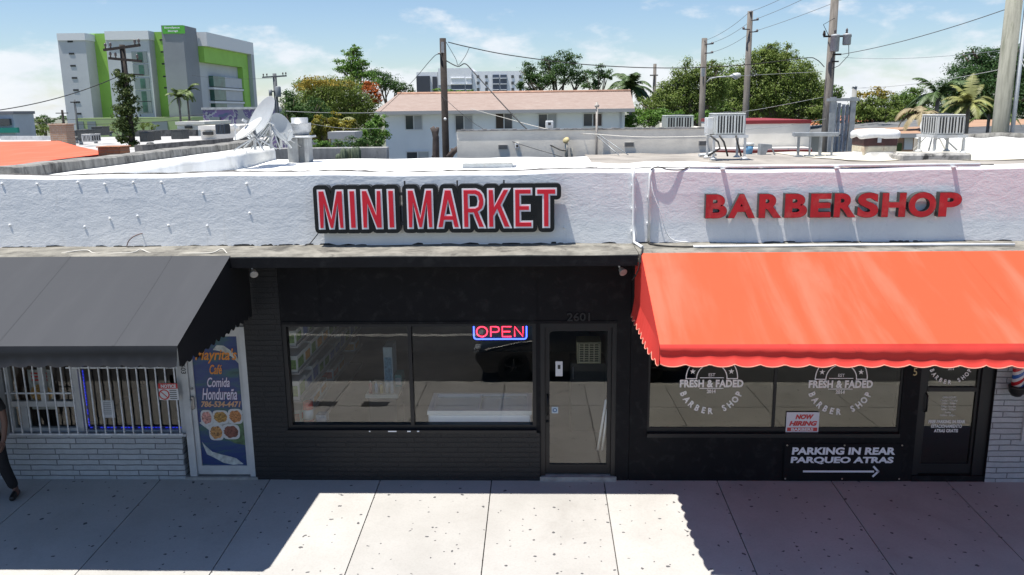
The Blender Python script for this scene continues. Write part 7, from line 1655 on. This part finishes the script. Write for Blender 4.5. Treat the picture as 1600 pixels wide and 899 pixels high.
b = MB(); b.tube([(x7-.2, 20.7, Z(1290, 60, 21)), (x7-.45, 20.7, Z(1280, 40, 21)), (x7-.05, 20.75, Z(1290, 30, 21))], .012, 5); b.tube([(x7+.45, 20.6, Z(1290, 60, 21)), (x7+.5, 20.6, Z(1290, 88, 21)), (x7+.2, 20.7, Z(1290, 104, 21)), (x7, 20.8, Z(1290, 108, 21))], .012, 5); b.build('lead_wire', blackc, t7)
t8, x8, z8 = upole('thin grey pole left of the square chimney', 1328, 137, 240, 16, .085, .07, M('pole_thin', (0.24, 0.24, 0.23), .8, .15, 4))
b = MB(); b.lathe([(.075, 0), (.085, .02), (.0, .06)], (x8, 16, z8), 12); b.build('cap', galv, t8)
t9, x9, z9 = upole('massive weathered pole with pale side conduit at the right edge', 1561, -30, 218, 12.6, .225, .20, woodg)
b = MB(); b.tube([(x9+.28, 12.5, 3.0), (x9+.28, 12.5, z9)], .055, 10); b.build('side_conduit', M('conduit_grey', (0.50, 0.53, 0.56), .5), t9)
b = MB(); b.tube([(x9+.2, 12.35, Z(1585, 95, 12.6)), (x9+1.3, 11.4, Z(1640, 240, 11.4))], .010, 5); b.tube([(x9+.26, 12.35, Z(1585, 93, 12.6)), (x9+1.5, 11.4, Z(1650, 240, 11.4))], .010, 5); b.build('guy_wire', M('guy_wire', (0.35, 0.36, 0.38), .4), t9)
ta, xa, za = upole('tiny far pole left of the storage building', 101, 172, 205, 110, .2, .16, woodd); arm(ta, xa, 110, Z(98, 177, 110), -.9, .9)
tb, xb_, zb_2 = upole('thin far pole in front of the storage building', 122, 156, 205, 85, .13, .1, M('pole_slate', (0.10, 0.11, 0.12))); arm(tb, xb_, 85, Z(119, 160, 85), -.4, .4)
def wire(label, pts, r, mat=blackc, sag=0.0, group='overhead lines'):
    P = [Vector(p) for p in pts]
    if len(P) == 2:
        a, c = P; P = [a.lerp(c, i/16)-Vector((0, 0, sag*4*(i/16)*(1-i/16))) for i in range(17)]
        b = MB(); b.tube(P, r, 5); return b.build('overhead_line', mat, label=label, cat='cable', group=group, origin=a)
    return cable('overhead_line', label, P, r, mat, group=group, n=5)
wire('dark line falling left from the vine covered pole', [at(188, 118, 30), at(-30, 176, 22)], .02, sag=.25)
wire('lowest dark line crossing before the storage building base', [at(-20, 186, 70), at(300, 186, 70)], .025, sag=.5)
wire('upper dark line crossing before the storage building base', [at(-20, 180, 72), at(330, 178, 72)], .02, sag=.5)
wire('faint line between storage building and dish pole', [at(300, 118, 75), at(433, 122, 60)], .012, sag=.2)
wire('thick black line sagging from the bare dark pole to the transformer pole', [at(700, 66, 18), at(733, 74, 18.2), at(800, 87, 18.6), at(914, 101, 19.2), at(1040, 106.5, 19.8), at(1160, 102, 20.3), at(1255, 91, 20.7), at(1275, 93, 20.8), at(1288, 105, 20.9)], .016)
wire('black service line dropping left from the bare pole to the house eave', [at(694, 88, 18), at(684, 85, 19), at(672, 95, 22), at(640, 132, 30), at(593, 176, 36)], .012)
wire('black service line dropping right from the bare pole to the grey wall', [at(697, 95, 18), at(715, 104, 17.5), at(727, 100, 17.2), at(742, 115, 16.5), at(790, 168, 14.5), at(830, 208, 13), at(870, 232, 12), at(884, 236, 11.9)], .018)
wire('thin black loop of line at the top of the bare pole', [at(697, 66, 18), at(712, 92, 17.8), at(716, 102, 17.8), at(727, 88, 17.8), at(733, 75, 18)], .009)
wire('white line running from the red roof over the grey wall', [at(735, 170, 30), at(790, 185, 22), at(860, 203, 15), at(930, 210, 11.5), at(1010, 214.5, 10.5), at(1110, 213, 9.2)], .011, whitec)
wire('pale line crossing the trees left of the house', [at(447, 174, 26), at(600, 176, 30)], .014, M('pale_cable', (0.42, 0.43, 0.42), .6), .05)
wire('second thin pale line across the bushes left of the house', [at(488, 194, 20), at(600, 200, 24)], .008, M('pale_cable', (0.42, 0.43, 0.42)), .1)
wire('thin dark line over the grey wall near its left end', [at(690, 150, 18), at(760, 205, 13), at(880, 246, 11.5)], .008)
gl = M('far_wire_grey', (0.22, 0.24, 0.26), .6)
for i, (a, c, lab) in enumerate((((1100, 64), (1171, 19), 'highest line between the streetlight pole and the tall pole'), ((1102, 70), (1173, 33), 'middle line between the streetlight pole and the tall pole'), ((1102, 84), (1173, 51), 'lowest line between the streetlight pole and the tall pole'))): wire(lab, [at(*a, 29.9), at(*c, 27.9)], .010, gl, .15)
for i, (a, c, lab) in enumerate((((1171, 19), (1300, -45), 'highest line climbing right from the tall pole'), ((1173, 33), (1340, -45), 'middle line climbing right from the tall pole'), ((1173, 51), (1420, -45), 'lowest line climbing right from the tall pole'))): wire(lab, [at(*a, 27.9), at(*c, 18)], .010, gl, .1)
wire('dark line rising from the transformer pole to the massive pole', [at(1316, 85, 20.8), at(1582, 11, 12.5)], .012, M('line_grey', (0.12, 0.125, 0.13), .6), .12)
wire('faint line from the transformer pole level to the massive pole', [at(1318, 90, 20.8), at(1572, 78, 12.5)], .006, gl, .12)
wire('pale line crossing the banyan to the massive pole', [at(1330, 138, 20.8), at(1566, 108, 12.5)], .008, M('pale_cable', (0.42, 0.43, 0.42)), .12)
wire('grey line from the transformer pole past the lamp to the left', [at(1286, 112, 20.9), at(1150, 119, 25), at(1105, 121, 29.8)], .008, gl)
wire('thin pale line crossing the right tree mass', [at(1286, 152, 20.9), at(1180, 172, 16), at(1120, 178, 13)], .007, M('pale_cable', (0.42, 0.43, 0.42)))
wire('thin line above the red trimmed building', [at(1290, 186, 20.8), at(1225, 197, 16), at(1160, 203, 11)], .008, M('pale_cable', (0.42, 0.43, 0.42)))
